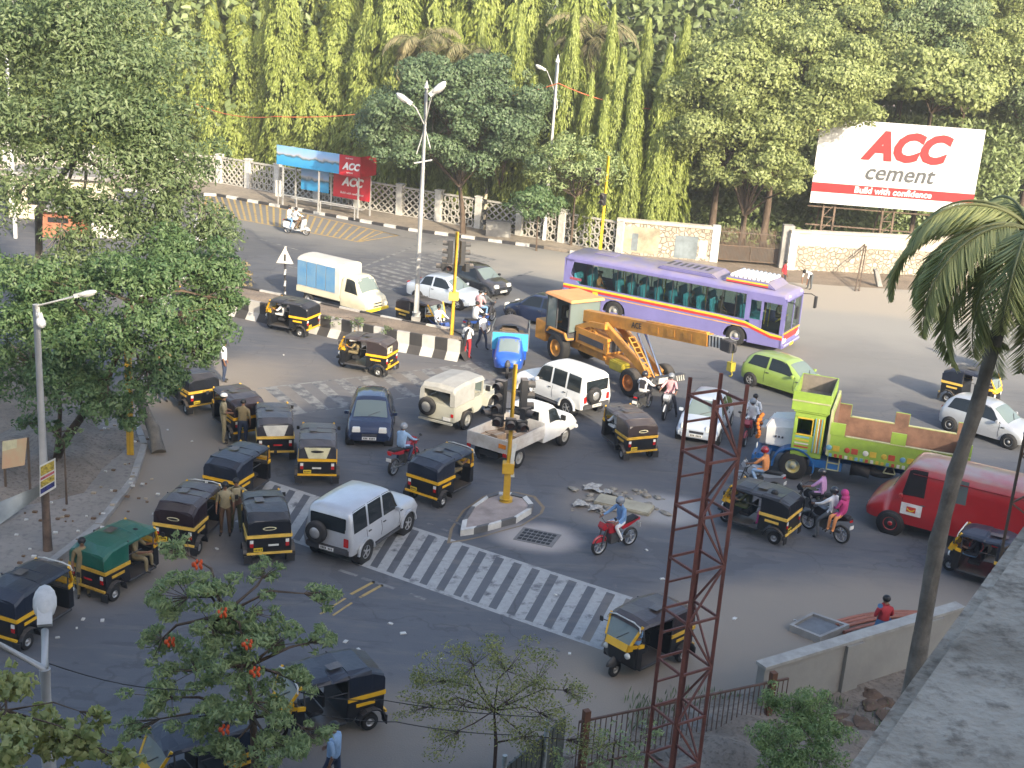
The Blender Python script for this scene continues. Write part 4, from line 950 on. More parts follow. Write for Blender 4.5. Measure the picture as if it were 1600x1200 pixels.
b = MB(); b.box(x1 - .03, x1 - .01, -1.0, 1.0, 1.76, 2.34); b.build('windscreen', WGL, r_)
b = MB(); bx0, bx1 = .85, 2.15
for (p0, p1, q0, q1) in ((bx0, bx1, -1.2, -1.16), (bx0, bx1, 1.16, 1.2), (bx0, bx0 + .04, -1.16, 1.16), (bx1 - .04, bx1, -1.16, 1.16)): b.box(p0, p1, q0, q1, 2.62, 3.3)
b.build('crown_box', LIME, r_, bevel=.006)
b = MB(); b.box(bx0 + .06, bx1 - .06, -1.14, 1.14, 2.63, 2.72); b.box(bx0 - .01, bx1 + .01, -1.22, -1.205, 2.95, 3.0, 1); b.box(bx0 - .01, bx1 + .01, 1.205, 1.22, 2.95, 3.0, 1); b.box(bx0 + .041, bx1 - .041, 1.145, 1.158, 2.65, 3.28); b.box(bx0 + .041, bx1 - .041, -1.158, -1.145, 2.65, 3.28); b.box(bx0 + .042, bx0 + .055, -1.14, 1.14, 2.65, 3.28); b.build('crown_lining', [mat('grey_planks', (.2, .17, .15), .9), LEDG], r_)
cols = [mat('trim_yellow', (.6, .42, .05), .5), mat('trim_blue', (.15, .35, .5), .5), mat('trim_red', (.45, .07, .04), .5), WHITEP]
b = MB()
for sd in (1, -1):
    y = sd * 1.12
    for k in range(6):
        xx = .98 + .055 * k; b.box(xx, xx + .03, min(y, y + sd * .012), max(y, y + sd * .012), 1.15, 2.4, k % 4)
    for k in range(5): b.box(1.42, 1.9, min(y, y + sd * .012), max(y, y + sd * .012), 1.15 + .12 * k, 1.2 + .12 * k, (k + 1) % 4)
    b.box(1.34, 1.38, min(y, y + sd * .014), max(y, y + sd * .014), 1.7, 2.36, 0); b.box(1.38, 1.9, min(y, y + sd * .014), max(y, y + sd * .014), 1.72, 1.77, 0); b.box(1.38, 1.9, min(y, y + sd * .014), max(y, y + sd * .014), 2.32, 2.37, 0)
b.build('cab_paintwork', cols, r_)
# bed
fx, rx = .75, -3.9; b = MB()
for sd in (1, -1):
    y = sd * 1.22; ys = sorted((y, y - sd * .05)); b.box(rx, fx, ys[0], ys[1], 1.15, 1.95)
    for x in (fx - .5, (fx + rx) / 2 - .2, rx): b.box(x, x + .5, ys[0] - (.012 if sd < 0 else -.0), ys[1] + (.012 if sd > 0 else 0), 1.95, 2.4)
b.box(fx - .06, fx, -1.17, 1.17, 1.15, 2.75); b.box(rx, rx + .05, -1.17, 1.17, 1.15, 1.95)
b.build('bed_sides', LIME, r_, bevel=.008)
b = MB()
for sd in (1, -1):
    y = sd * 1.162; b.box(rx + .06, fx - .07, y - .005, y + .005, 1.2, 1.94)
    for x in (fx - .5, (fx + rx) / 2 - .2, rx): b.box(x + .01, x + .49, y - .004, y + .004, 1.94, 2.39)
b.box(rx + .05, fx - .06, -1.155, 1.155, 1.16, 1.24); b.box(fx - .075, fx - .062, -1.15, 1.15, 1.24, 2.7); b.build('bed_lining', RUSTB, r_)
b = MB()
for sd in (1, -1):
    y = sd * 1.20; b.box(rx, fx - .55, y - .04, y + .04, 1.955, 1.985)
    b.bar((fx, sd * 1.19, 2.85), (fx, sd * 1.19, 1.2), .07, .09)
b.bar((fx, -1.19, 2.8), (fx, 1.19, 2.8), .07, .09)
for k in range(8): b.bar((fx - .03, -1.0 + .28 * k, 1.9), (fx - .03, -1.0 + .28 * k, 2.78), .04, .03)
b.build('bed_rails', LEDG, r_)
b = MB()
for sd in (1, -1):
    y = sd * 1.22
    for k in range(7):
        x = .35 - .62 * k; e = [(x, 1.38), (x + .22, 1.38), (x + .22, 1.58), (x, 1.58)]
        b.prism(e, *sorted((y + sd * .001, y + sd * .012)), mat=(k * 2) % 4); b.ell((x + .36, y + sd * .005, 1.48), (.1, .012, .1), 10, 6, (k + 1) % 4)
    for k in range(26): b.box(rx + .1 + .175 * k, rx + .2 + .175 * k, *sorted((y + sd * .001, y + sd * .012)), 1.16, 1.28, (k * 3 + k // 4) % 4)
b.build('bed_paintwork', cols, r_)
b = MB(); b.box(-3.6, 2.8, -.42, .42, .7, 1.0); b.build('chassis', BLUEP, r_)
b = MB()
for sd in (1, -1):
    y = sd * 1.05
    for p, q in (((.7, y, 1.12), (.7, y, .62)), ((.3, y, 1.12), (.3, y, .62)), ((.7, y, .62), (.3, y, .62)), ((.7, y, .87), (.3, y, .87)), ((.3, y, 1.1), (-3.6, y, 1.1)), ((-1.3, y, 1.1), (-1.2, y, .85)), ((-1.2, y, .85), (-1.6, y, .85)), ((-1.6, y, .85), (-1.5, y, 1.1)), ((-2, y, .75), (-2.4, y, 1.1))): b.bar(p, q, .04)
b.build('side_guard', LEDG, r_)
b = MB(); b.cyl((-.1, .8, .7), (-.75, .8, .7), .24, 16); b.lathe([(.2, -.1), (.46, -.1), (.5, 0), (.46, .1), (.2, .1)], (-1.1, .55, .72), 22, 0, 'Z'); b.build('spare_wheel', RUB, r_)
whm = mat('painted_wheel', (.55, .40, .05), .6, 0, .3, 4, col2=(.1, .25, .4))
wheel(r_, 1.85, .98, .52, .28, out=1, hubm=whm, hubr=.5); wheel(r_, 1.85, -.98, .52, .28, out=-1, hubm=whm, hubr=.5)
for sd in (1, -1): wheel(r_, -2.2, sd * .93, .52, .5, out=sd, hubm=whm, hubr=.5)
b = MB()
for k in range(60):
    a = k * .35; b.ell((3.25 + .05 * math.sin(a * 3), .35 + .32 * math.cos(a), 1.55 + .42 * math.sin(a)), (.07, .07, .07), 6, 4)
b.build('marigold_garland', mat('marigold', (.55, .16, .02), .9), r_)
put(r_, (1405, 779), (1235, 748), 1, 1.0)
# ================================================================== postal van
r_ = van = empty('delivery_van', label='red panel van with a white emblem square on its door', cat='van')
VR = paint('mail_red_paint', (.36, .010, .014), 1.0, .4)
VK = [(-3.0, .5, 1.35, 2.3, .92, .92, .90), (-2.95, .48, 1.36, 2.40, .95, .95, .92), (-2.0, .46, 1.36, 2.46, .95, .95, .93), (.6, .46, 1.36, 2.46, .95, .95, .93), (.98, .46, 1.34, 2.42, .95, .95, .92), (1.12, .46, 1.33, 2.3, .95, .94, .90), (1.55, .46, 1.26, 1.52, .94, .90, .78), (1.9, .46, 1.12, 1.26, .92, .84, .7), (2.15, .5, .9, 1.0, .86, .78, .62), (2.2, .56, .8, .86, .8, .7, .55)]
B = make_car(r_, VK, VR, 0, 2.7, .38, .84, [[(1.15, -3.9), (.45, -3.9), (.45, -2.95), (1.0, -2.95)]], [(1.5, 2.9), (1.5, -2.9), (1.15, -2.6), (1.15, 2.6)], None, (.6, .8), (.66, .86), spokes=0, hubs=VR, lampw=.22, handle=[.45], bumper=GREYP)
for sd in (1, -1): g = MB(); B.patch(g, [(-.2, 3.8 * sd), (-.8, 3.8 * sd), (-.8, 3.05 * sd), (-.2, 3.05 * sd)]); g.build('side_window', glass('pale_glass', (.12, .16, .16), .2), r_, bevel=-1)
p = B.pt(.7, 4.75)
b = MB(); b.box(.45, 1.1, p[1] + .01, p[1] + .03, .82, 1.2, 0); b.box(.63, .92, p[1] + .03, p[1] + .035, .92, 1.1, 1)
b.prism([(.66, 1.05), (.72, 1.0), (.78, .98), (.84, 1.0), (.9, 1.06), (.9, 1.0), (.8, .94), (.72, .95), (.66, 1.0)], p[1] + .035, p[1] + .042, 2)
b.build('door_emblem', [PLW, mat('stripe_red', (.6, .03, .04)), PLY], r_)
b = MB(); b.box(-2.9, -.0, .955, .965, .98, 1.0); b.box(-2.9, .9, .95, .965, 2.18, 2.2); b.build('side_ribs', mat('mail_red_dark', (.25, .006, .01), .4), r_)
put(r_, (1525, 868), (1388, 832), 1, .86)
# ================================================================== auto rickshaws
CAN = {k: mat('canopy_' + k, c, .34, 0, .12, 1.6, .25, d * .45) for k, c, d in (('black', (.010, .012, .018), .5), ('brown', (.04, .03, .032), .8), ('green', (.012, .11, .075), .3), ('plum', (.022, .013, .018), .6), ('grey', (.045, .045, .055), .8), ('blue', (.012, .018, .035), .3))}
def make_rick():
    r_ = empty('auto_rickshaw')
    b = MB()
    b.prism([(-1.34, .42), (-1.36, .98), (-.42, .98), (-.38, .40), (-.55, .36), (-.78, .62), (-1.12, .62), (-1.26, .40)], -.64, .64)
    b.box(-.42, .72, -.60, .60, .30, .38)
    b.prism([(.62, .32), (.62, .95), (.74, 1.0), (.84, .98), (.86, .36)], -.56, .56)
    b.add([(.84, -.52, .42), (.84, .52, .42), (.84, .52, .98), (.84, -.52, .98), (1.08, -.2, .52), (1.08, .2, .52), (1.0, .3, .92), (1.0, -.3, .92)], [(0, 1, 5, 4), (1, 2, 6, 5), (2, 3, 7, 6), (3, 0, 4, 7), (4, 5, 6, 7)])
    b.build('body', BLACK, r_, bevel=.02)
    b = MB(); b.ell((1.0, 0, .36), (.34, .12, .24), 12, 6, z0=.1)
    for sd in (1, -1):
        for k in range(8):
            a0, a1 = math.pi * k / 8, math.pi * (k + 1) / 8
            b.bar((-1.0 + .34 * math.cos(a0), .66 * sd, .28 + .32 * math.sin(a0)), (-1.0 + .34 * math.cos(a1), .66 * sd, .28 + .32 * math.sin(a1)), .03, .2, 0, (0, 1, 0))
        b.box(-1.4, -1.37, sd * .62 - .12, sd * .62 + .12, .12, .36)
    b.build('mudguards', mat('black_mudguard', (.02, .02, .022), .6, dust=.4), r_)
    b = MB(); b.box(-1.375, -1.345, -.66, .66, .90, 1.0)
    for sd in (1, -1): b.box(-1.36, -.40, sd * .655 - .015, sd * .655 + .015, .90, 1.0); b.box(-1.1, -.62, sd * .648 - .01, sd * .648 + .01, .72, .80)
    b.box(-1.42, -1.37, -.66, .66, .40, .46); b.build('yellow_trim', YELL, r_)
    b = MB(); b.prism([(.80, .93), (.80, 1.06), (1.0, 1.06), (1.07, .88), (1.0, .84)], -.36, .36)
    for sd in (1, -1): b.add([(.80, sd * .54, .92), (.80, sd * .54, 1.06), (1.0, sd * .36, 1.06), (1.06, sd * .36, .87), (.98, sd * .36, .84)], [(0, 1, 2, 3, 4)])
    for sd in (1, -1): b.bar((.98, sd * .42, 1.04), (.70, sd * .54, 1.56), .05, .06); b.bar((.80, sd * .55, 1.02), (.62, sd * .57, 1.0), .05, .1)
    b.build('front_panel', YELL, r_)
    b = MB(); b.add([(.99, -.40, 1.06), (.99, .40, 1.06), (.71, .51, 1.55), (.71, -.51, 1.55)], [(0, 1, 2, 3)]); W_ = b.build('windscreen', WGL, r_, bevel=-1)
    b = MB(); b.bar((.99, -.05, 1.09), (.86, .22, 1.32), .015); b.build('wiper', GREYP, W_)
    K = [(-1.365, 1.0, 1.02, .63), (-1.362, 1.0, 1.40, .625), (-1.33, 1.0, 1.45, .62), (-1.05, 1.0, 1.58, .63), (-1.0, 1.0, 1.595, .635), (-.45, 1.0, 1.63, .645), (-.44, 1.48, 1.63, .645), (-.02, 1.49, 1.60, .64), (.02, 1.49, 1.62, .64), (.5, 1.5, 1.62, .62), (.72, 1.48, 1.57, .58), (.80, 1.46, 1.50, .55)]
    b = MB(); rows = []
    for x, zb, zt, w in K:
        zz = max(zb + .005, zt - .10); rows.append([(x, -w, zb), (x, -w, zz), (x, -w * .93, max(zb + .01, zt - .035)), (x, -w * .7, zt), (x, 0, zt + .015), (x, w * .7, zt), (x, w * .93, max(zb + .01, zt - .035)), (x, w, zz), (x, w, zb)])
    b.grid(rows, 0, False); b.build('canopy', CAN['black'], r_, bevel=-1)
    b = MB()
    for sd in (1, -1):
        b.bar((-.43, sd * .62, .98), (-.43, sd * .62, 1.6), .03); b.bar((.62, sd * .55, .95), (.66, sd * .55, 1.52), .03); b.bar((-.43, sd * .61, 1.15), (.1, sd * .6, 1.15), .02); b.bar((-.4, sd * .6, .37), (.65, sd * .59, .37), .03, .05)
    b.build('frame_rods', GREYP, r_)
    b = MB(); b.box(-.98, -.42, -.56, .56, .62, .76); b.box(-1.2, -.98, -.56, .56, .62, 1.15); b.build('passenger_seat', mat('seat_vinyl', (.03, .05, .09), .6), r_, bevel=.03)
    b = MB(); b.box(.05, .42, -.34, .34, .55, .68); b.box(.0, .06, -.3, .3, .68, 1.05); b.build('driver_seat', DARK, r_, bevel=.03)
    b = MB(); b.tube([(.72, -.30, 1.0), (.76, -.1, .96), (.76, .1, .96), (.72, .30, 1.0)], .02); b.tube([(.76, 0, .96), (.95, 0, .5), (1.0, 0, .24)], .035); b.build('handlebar', GREYP, r_)
    wheel(r_, 1.0, 0, .21, .10, hubr=.5)
    for sd in (1, -1): wheel(r_, -1.0, sd * .58, .22, .13, out=sd, hubr=.5)
    for sd in (1, -1):
        b = MB(); b.box(-1.375, -1.345, sd * .52 - .05, sd * .52 + .05, .62, .74, 0); b.box(-1.376, -1.346, sd * .52 - .05, sd * .52 + .05, .74, .84, 1); b.build('tail_light', [REDL, LAMP], r_)
        b = MB(); b.lathe([(.001, .04), (.075, .03), (.085, -.02)], (.99, sd * .36, .74), 14, 0, 'X'); b.build('headlight', LAMP, r_, bevel=-1)
        b = MB(); b.bar((.8, sd * .55, 1.3), (.86, sd * .68, 1.32), .015); b.box(.84, .87, sd * .72 - .05, sd * .72 + .05, 1.25, 1.38); b.build('mirror', DARK, r_)
    b = MB(); b.box(-1.386, -1.376, .2, .46, .48, .60, 0)
    for k in range(5): b.box(-1.39, -1.384, .23 + .045 * k, .255 + .045 * k, .51, .57, 1)
    b.build('number_plate', [PLY, DARK], r_)
    return r_
RICK = make_rick()
YELD = mat('dull_taxi_yellow', (.68, .40, .04), .55, dust=.3, var=.2); YELP = mat('pale_taxi_yellow', (.85, .55, .10), .5, dust=.2, var=.15)
MISC = mat('poster_cream', (.70, .66, .42), .7); MISW = mat('poster_white', (.72, .72, .66), .7)
def rearpoint(y, z):      # on the sloping back of the canopy
    x = -1.372
    return (x - .008, y, z)
RG = 'auto rickshaws around the junction'
first = [True]
def rick(label, rear, front, can='black', rearpanel=None, trimwhite=False, s=.955):
    o = RICK if first[0] else copy_tree(RICK); first[0] = False
    tag(o, label, 'auto rickshaw', RG); put(o, (rear[0], rear[1] + 2), (front[0], front[1] + 2)); o.scale = (s, s, s)
    cn = kid(o, 'canopy')[0]; cn.data = cn.data.copy(); rj = random.Random(label)
    for v in cn.data.vertices:
        if v.co.z > 1.2: v.co.z += rj.uniform(-.022, .012); v.co.x += rj.uniform(-.015, .015)
    setmat(cn, 0, CAN[can]); setmat(kid(o, 'yellow_trim')[0], 0, (YELL, YELD, YELP)[rj.randrange(3)])
    if rj.random() < .5:
        b = MB(); y0 = rj.uniform(-.3, .1); b.add([(-1.381, y0, .64), (-1.381, y0 + .3, .64), (-1.381, y0 + .3, .7), (-1.381, y0, .7)], [(0, 1, 2, 3)]); b.build('sticker', (REDL, MISW, PLY)[rj.randrange(3)], o, bevel=-1)
    if rj.random() < .2:
        b = MB(); x0, y0 = rj.uniform(-.9, -.3), rj.uniform(-.3, .1); b.add([(x0, y0, 1.665), (x0 + .35, y0 + .04, 1.667), (x0 + .33, y0 + .3, 1.667), (x0 - .02, y0 + .27, 1.665)], [(0, 1, 2, 3)]); b.build('canopy_patch', CAN['brown'], o, bevel=-1)
    if rearpanel:
        b = MB(); m0 = MISW if rearpanel == 'white' else MISC
        if rearpanel in ('white', 'cream'):
            b.add([rearpoint(-.30, 1.01), rearpoint(.30, 1.01), rearpoint(.44, 1.41), rearpoint(-.44, 1.41)], [(0, 1, 2, 3)], 0)
            if rearpanel == 'cream': b.add([(-1.393, .22 * math.cos(a), 1.27 + .045 * math.sin(a)) for a in [2 * math.pi * k / 16 for k in range(16)]], [tuple(range(16))], 1)
        elif rearpanel == 'poster': b.add([rearpoint(.05, 1.06), rearpoint(.56, 1.06), rearpoint(.56, 1.36), rearpoint(.05, 1.36)], [(0, 1, 2, 3)], 0); b.add([(-1.40, y, z) for y, z in ((.18, 1.14), (.3, 1.14), (.3, 1.3), (.18, 1.3))], [(0, 1, 2, 3)], 1)
        elif rearpanel == 'window': b.add([(-1.383, .2 * math.cos(a), 1.2 + .06 * math.sin(a)) for a in [2 * math.pi * k / 16 for k in range(16)]], [tuple(range(16))], 0); b.add([(-1.388, .16 * math.cos(a), 1.2 + .035 * math.sin(a)) for a in [2 * math.pi * k / 16 for k in range(16)]], [tuple(range(16))], 1)
        b.build('rear_panel', [m0, DARK], o, bevel=-1)
    if trimwhite:
        b = MB(); b.tube([(.81, -.56, 1.42), (.79, -.52, 1.55), (.77, -.3, 1.60), (.77, .3, 1.60), (.79, .52, 1.55), (.81, .56, 1.42)], .022, 6); b.build('front_rim_trim', MISW, o)
    return o
rk = {}
rk['a'] = rick('black rickshaw with a white-shirted driver facing left along the striped divider', (481, 521), (421, 510))
rk['b'] = rick('brown-roofed rickshaw with a white poster on its back, facing left below the divider', (603, 582), (532, 570), 'brown', 'poster')
rk['c'] = rick('rickshaw half hidden by tree leaves at the left end of the divider', (330, 512), (285, 484), 'brown', 'window')
rk['d'] = rick('dark rickshaw nearest the tree, behind the standing man in white', (324, 648), (268, 612))
rk['e'] = rick('plum-brown rickshaw behind the two men in khaki', (394, 690), (341, 650), 'plum')
rk['f'] = rick('grey-roofed rickshaw with a plain white trapezium on its back', (430, 720), (424, 680), 'grey', 'white')
rk['g'] = rick('rickshaw with a cream back panel and oval window', (495, 757), (497, 713), 'grey', 'cream')
rk['h'] = rick('black rickshaw with a blue-sheened roof parked behind the pair of standing men', (352, 786), (406, 752), 'blue')
rk['i'] = rick('brown-black rickshaw with white front trim beside the pair of standing men', (276, 863), (328, 815), 'plum', 'window', True)
rk['j'] = rick('black rickshaw seen from behind, just left of the crossing and right of the standing men', (420, 879), (404, 825), 'black', 'window')
rk['k'] = rick('rickshaw with a green canopy and a driver sitting sideways', (156, 926), (228, 888), 'green')
rk['l'] = rick('blue-black rickshaw cut off by the left edge of the picture', (14, 1003), (96, 953), 'blue', None, True)
rk['m'] = rick('black rickshaw with white front trim beside the blue-shirted motorcyclist', (662, 786), (727, 754), 'blue', None, True)
rk['n'] = rick('grey-roofed rickshaw behind the white pickup and white off-road car', (995, 715), (953, 684), 'brown', 'window')
rk['o'] = rick('black rickshaw with passengers to the right of the steel tower', (1222, 840), (1130, 812), 'black')
rk['p'] = rick('brown-roofed rickshaw showing its windscreen at the end of the crossing', (1036, 1018), (960, 1054), 'plum', None, True)
rk['q'] = rick('black rickshaw behind the orange-flowered tree at the bottom', (545, 1122), (451, 1148), 'blue', None, True)
rk['r'] = rick('blue-roofed rickshaw under the tree at the bottom edge', (340, 1222), (262, 1250), 'blue')
rk['s'] = rick('brown-roofed rickshaw with a cream front waiting behind the lamp post', (632, 506), (692, 524), 'brown')
rk['t'] = rick('dark rickshaw beyond the palm trunk and the silver hatchback', (1484, 622), (1556, 640), 'blue')
rk['u'] = rick('rickshaw with a rumpled blue cover beside the grey parapet', (1572, 915), (1492, 892), 'blue', None, True)
# ================================================================== motorcycles
def make_bike(name, scooter=False):
    r_ = empty(name)
    for x in (.64, -.64):
        r = .30 if not scooter else .24
        w = MB(); w.lathe([(r * .80, -.045), (r * .95, -.05), (r, -.02), (r, .02), (r * .95, .05), (r * .80, .045)], (0, 0, 0), 22)
        o = w.build('wheel', RUB, r_, (x, 0, r), bevel=-1)
        h = MB(); h.lathe([(r * .82, -.03), (r * .74, -.03), (r * .74, .03), (r * .82, .03)], (0, 0, 0), 20); h.cyl((0, -.06, 0), (0, .06, 0), .05, 8)
        for k in range(6): a = math.pi * k / 3; h.bar((0, 0, 0), (r * .78 * math.cos(a), 0, r * .78 * math.sin(a)), .03, .03, 0, (0, 1, 0))
        h.build('rim', HUB, o, bevel=-1)
    P0 = mat('bike_paint', (.03, .03, .035), .3, coat=.5)
    b = MB()
    if not scooter:
        b.prism([(-.05, .72), (.02, .92), (.28, .96), (.42, .80), (.38, .66), (.1, .64)], -.13, .13)
        b.prism([(-.92, .86), (-.45, .70), (-.2, .66), (-.12, .78), (-.5, .84), (-.9, .92)], -.11, .11)
        b.ell((.64, 0, .36), (.32, .07, .28), 12, 5, z0=.25); b.prism([(.42, .85), (.60, 1.05), (.68, .9), (.6, .78)], -.11, .11)
    else:
        b.prism([(-.9, .5), (-.85, .78), (-.2, .74), (-.1, .45), (-.2, .3), (-.8, .32)], -.19, .19); b.box(-.2, .35, -.18, .18, .26, .33)
        b.prism([(.32, .3), (.42, .95), (.5, 1.0), (.58, .9), (.52, .35)], -.22, .22); b.ell((.64, 0, .28), (.28, .1, .26), 12, 5, z0=.25)
    b.build('bodywork', P0, r_, bevel=.03)
    b = MB(); b.prism([(-.85, .90), (-.8, .97), (-.3, .90), (.0, .84), (.0, .78), (-.5, .84)] if not scooter else [(-.88, .78), (-.85, .88), (-.2, .84), (-.1, .75)], -.13, .13); b.build('seat', DARK, r_, bevel=.02)
    b = MB()
    if not scooter: b.box(-.12, .3, -.14, .14, .30, .64); b.tube([(.3, -.05, .6), (.45, -.06, .4)], .03, 6); b.lathe([(.14, 0), (.16, .08), (.14, .16)], (.1, -.16, .42), 12)
    b.box(-.6, -.1, -.06, .06, .3, .4); b.build('engine', mat('engine_metal', (.2, .2, .2), .4, .7), r_, bevel=.02)
    b = MB(); b.tube([(.15, -.13, .35), (-.2, -.16, .28), (-.8, -.18, .38)], [.02, .035, .045], 8); b.build('exhaust', CHROME, r_)
    b = MB()
    for y in (-.09, .09): b.bar((.64, y, .3), (.46, y, .95), .035)
    b.tube([(.28, -.36, 1.06), (.42, -.2, 1.06), (.46, 0, 1.0), (.42, .2, 1.06), (.28, .36, 1.06)], .015, 6)
    for sd in (1, -1): b.bar((.36, sd * .28, 1.06), (.42, sd * .34, 1.2), .012); b.ell((.42, sd * .36, 1.24), (.015, .07, .05), 8, 5)
    b.build('handlebar', GREYP, r_)
    b = MB(); [b.bar((-.1, sd * .15, .32), (-.1, sd * .26, .32), .03) for sd in (1, -1)]; b.build('foot_pegs', GREYP, r_)
    b = MB(); b.lathe([(.001, .06), (.075, .04), (.085, -.02)], (.58, 0, .94), 14, 0, 'X'); b.build('headlight', LAMP, r_, bevel=-1)
    b = MB(); b.box(-.93, -.90, -.07, .07, .80, .86); b.build('tail_light', REDL, r_)
    b = MB(); b.box(-.97, -.96, -.1, .1, .58, .70); b.build('number_plate', PLW, r_)
    return r_
BIKE, SCOOT = make_bike('motorcycle'), make_bike('scooter', True)
usedb = {}
BP = {k: paint('bike_' + k, c, .1) for k, c in (('red', (.40, .01, .02)), ('black', (.02, .02, .025)), ('silver', (.4, .42, .45)), ('blue', (.02, .06, .25)), ('white', (.7, .7, .7)))}
def bike(label, rear, front, col='black', scooter=False, lean=0.0):
    src = SCOOT if scooter else BIKE
    o = src if src.name not in usedb else copy_tree(src); usedb[src.name] = 1
    tag(o, label, 'scooter' if scooter else 'motorcycle', 'two-wheelers in the traffic'); put(o, rear, front); o.rotation_euler.x = lean
    setmat(kid(o, 'bodywork')[0], 0, BP[col]); return o
# ================================================================== people
BASE = dict(pel=(0, 0, .93), che=(0, 0, 1.2), nb=(0, 0, 1.40), nk=(.01, 0, 1.48), hd=(.03, 0, 1.58), ht=(.02, 0, 1.68), no=(.13, 0, 1.575), ch=(.08, 0, 1.51),
            shL=(0, .17, 1.37), elL=(-.02, .24, 1.10), wrL=(.06, .25, .87), shR=(0, -.17, 1.37), elR=(-.02, -.24, 1.10), wrR=(.06, -.25, .87),
            hiL=(0, .10, .88), knL=(.03, .11, .48), anL=(-.02, .12, .09), toL=(.15, .14, .035), hiR=(0, -.10, .88), knR=(.03, -.11, .48), anR=(-.02, -.12, .09), toR=(.15, -.14, .035))
def shift(d, keys, v):
    for k in keys: d[k] = tuple(a + b for a, b in zip(d[k], v))
UP = ['che', 'nb', 'nk', 'hd', 'ht', 'no', 'ch', 'shL', 'shR', 'elL', 'elR', 'wrL', 'wrR']
def lean_(d, ang, keys=UP, piv='pel'):
    p = d[piv]; c, s = math.cos(ang), math.sin(ang)
    for k in keys: x, y, z = d[k]; dx, dz = x - p[0], z - p[2]; d[k] = (p[0] + dx * c + dz * s, y, p[2] - dx * s + dz * c)
def pose(kind):
    d = dict(BASE)
    if kind == 'hands_front': d.update(elL=(.02, .25, 1.12), wrL=(.24, .10, 1.08), elR=(.02, -.25, 1.12), wrR=(.24, -.10, 1.06))
    if kind == 'walk': d.update(knL=(.18, .1, .50), anL=(.22, .1, .09), toL=(.38, .11, .04), knR=(-.05, -.1, .5), anR=(-.28, -.1, .14), toR=(-.13, -.11, .035), elL=(-.12, .24, 1.12), wrL=(-.05, .25, .88), elR=(.1, -.24, 1.12), wrR=(.25, -.22, .96))
    if kind == 'reach': d.update(elL=(.18, .28, 1.28), wrL=(.42, .26, 1.32)); lean_(d, .15)
    if kind == 'akimbo': d.update(elL=(-.05, .38, 1.16), wrL=(.04, .20, 1.0), elR=(-.05, -.38, 1.16), wrR=(.04, -.20, 1.0))
    if kind == 'bend': lean_(d, 1.25); d.update(elL=(.50, .2, .78), wrL=(.52, .18, .5), elR=(.50, -.2, .78), wrR=(.55, -.15, .52))
    if kind in ('ride', 'ride_stop', 'pillion', 'side_pillion', 'drive', 'sit'):
        z, x = {'ride': (.93, -.22), 'ride_stop': (.93, -.22), 'pillion': (.99, -.60), 'side_pillion': (.99, -.60), 'drive': (.78, .22), 'sit': (.86, -.72)}[kind]
        shift(d, list(d), (x, 0, z - .93)); lean_(d, .18 if kind == 'ride' else .08)
        p = d['pel']
        for sd, q in ((1, 'L'), (-1, 'R')):
            d['hi' + q] = (p[0] + .03, sd * .10, p[2] - .03)
            if kind in ('ride', 'ride_stop'):
                d['el' + q] = (p[0] + .28, sd * .30, p[2] + .22); d['wr' + q] = (.26, sd * .32, 1.09)
                if kind == 'ride' or q == 'R': d['kn' + q] = (p[0] + .42, sd * .20, p[2] - .08); d['an' + q] = (-.08, sd * .22, .42); d['to' + q] = (.08, sd * .23, .36)
                else: d['kn' + q] = (p[0] + .32, sd * .30, p[2] - .35); d['an' + q] = (-.02, sd * .38, .09); d['to' + q] = (.14, sd * .40, .04)
            elif kind == 'pillion':
                d['el' + q] = (p[0] + .12, sd * .28, p[2] + .2); d['wr' + q] = (p[0] + .3, sd * .16, p[2] + .12)
                d['kn' + q] = (p[0] + .38, sd * .24, p[2] - .1); d['an' + q] = (p[0] + .25, sd * .26, .45); d['to' + q] = (p[0] + .4, sd * .27, .40)
            elif kind == 'side_pillion':
                d['el' + q] = (p[0] + .1, sd * .26, p[2] + .2); d['wr' + q] = (p[0] + .28, sd * .12, p[2] + .14)
                d['kn' + q] = (p[0] + .08 - .1 * sd, .42, p[2] - .06); d['an' + q] = (p[0] + .1 - .09 * sd, .44, .50); d['to' + q] = (p[0] + .1 - .1 * sd, .58, .44)
            elif kind == 'drive':
                d['el' + q] = (p[0] + .2, sd * .30, p[2] + .2); d['wr' + q] = (.68, sd * .28, 1.03)
                d['kn' + q] = (p[0] + .42, sd * .18, p[2] + .0); d['an' + q] = (p[0] + .42, sd * .2, .45); d['to' + q] = (p[0] + .56, sd * .2, .40)
            else:
                d['el' + q] = (p[0] + .1, sd * .26, p[2] + .2); d['wr' + q] = (p[0] + .3, sd * .12, p[2] + .1)
                d['kn' + q] = (p[0] + .42, sd * .14, p[2] + .02); d['an' + q] = (p[0] + .44, sd * .14, .46); d['to' + q] = (p[0] + .58, sd * .14, .41)
    return d
RAD = dict(pel=(.15, .12), che=(.17, .12), nb=(.13, .10), nk=(.055, .055), hd=(.088, .095), ht=(.06, .065), no=(.018, .018), ch=(.045, .045), sh=(.075, .075), el=(.048, .048), wr=(.03, .034), hi=(.10, .105), kn=(.068, .068), an=(.045, .045), to=(.04, .035))
BONES = [('pel', 'che', 1), ('che', 'nb', 1), ('nb', 'nk', 0), ('nk', 'hd', 0), ('hd', 'ht', 0), ('hd', 'no', 0), ('nk', 'ch', 0)]
for q in 'LR': BONES += [('nb', 'sh' + q, 1), ('sh' + q, 'el' + q, 1), ('el' + q, 'wr' + q, 2), ('pel', 'hi' + q, 3), ('hi' + q, 'kn' + q, 3), ('kn' + q, 'an' + q, 3), ('an' + q, 'to' + q, 4)]
PCACHE = {}
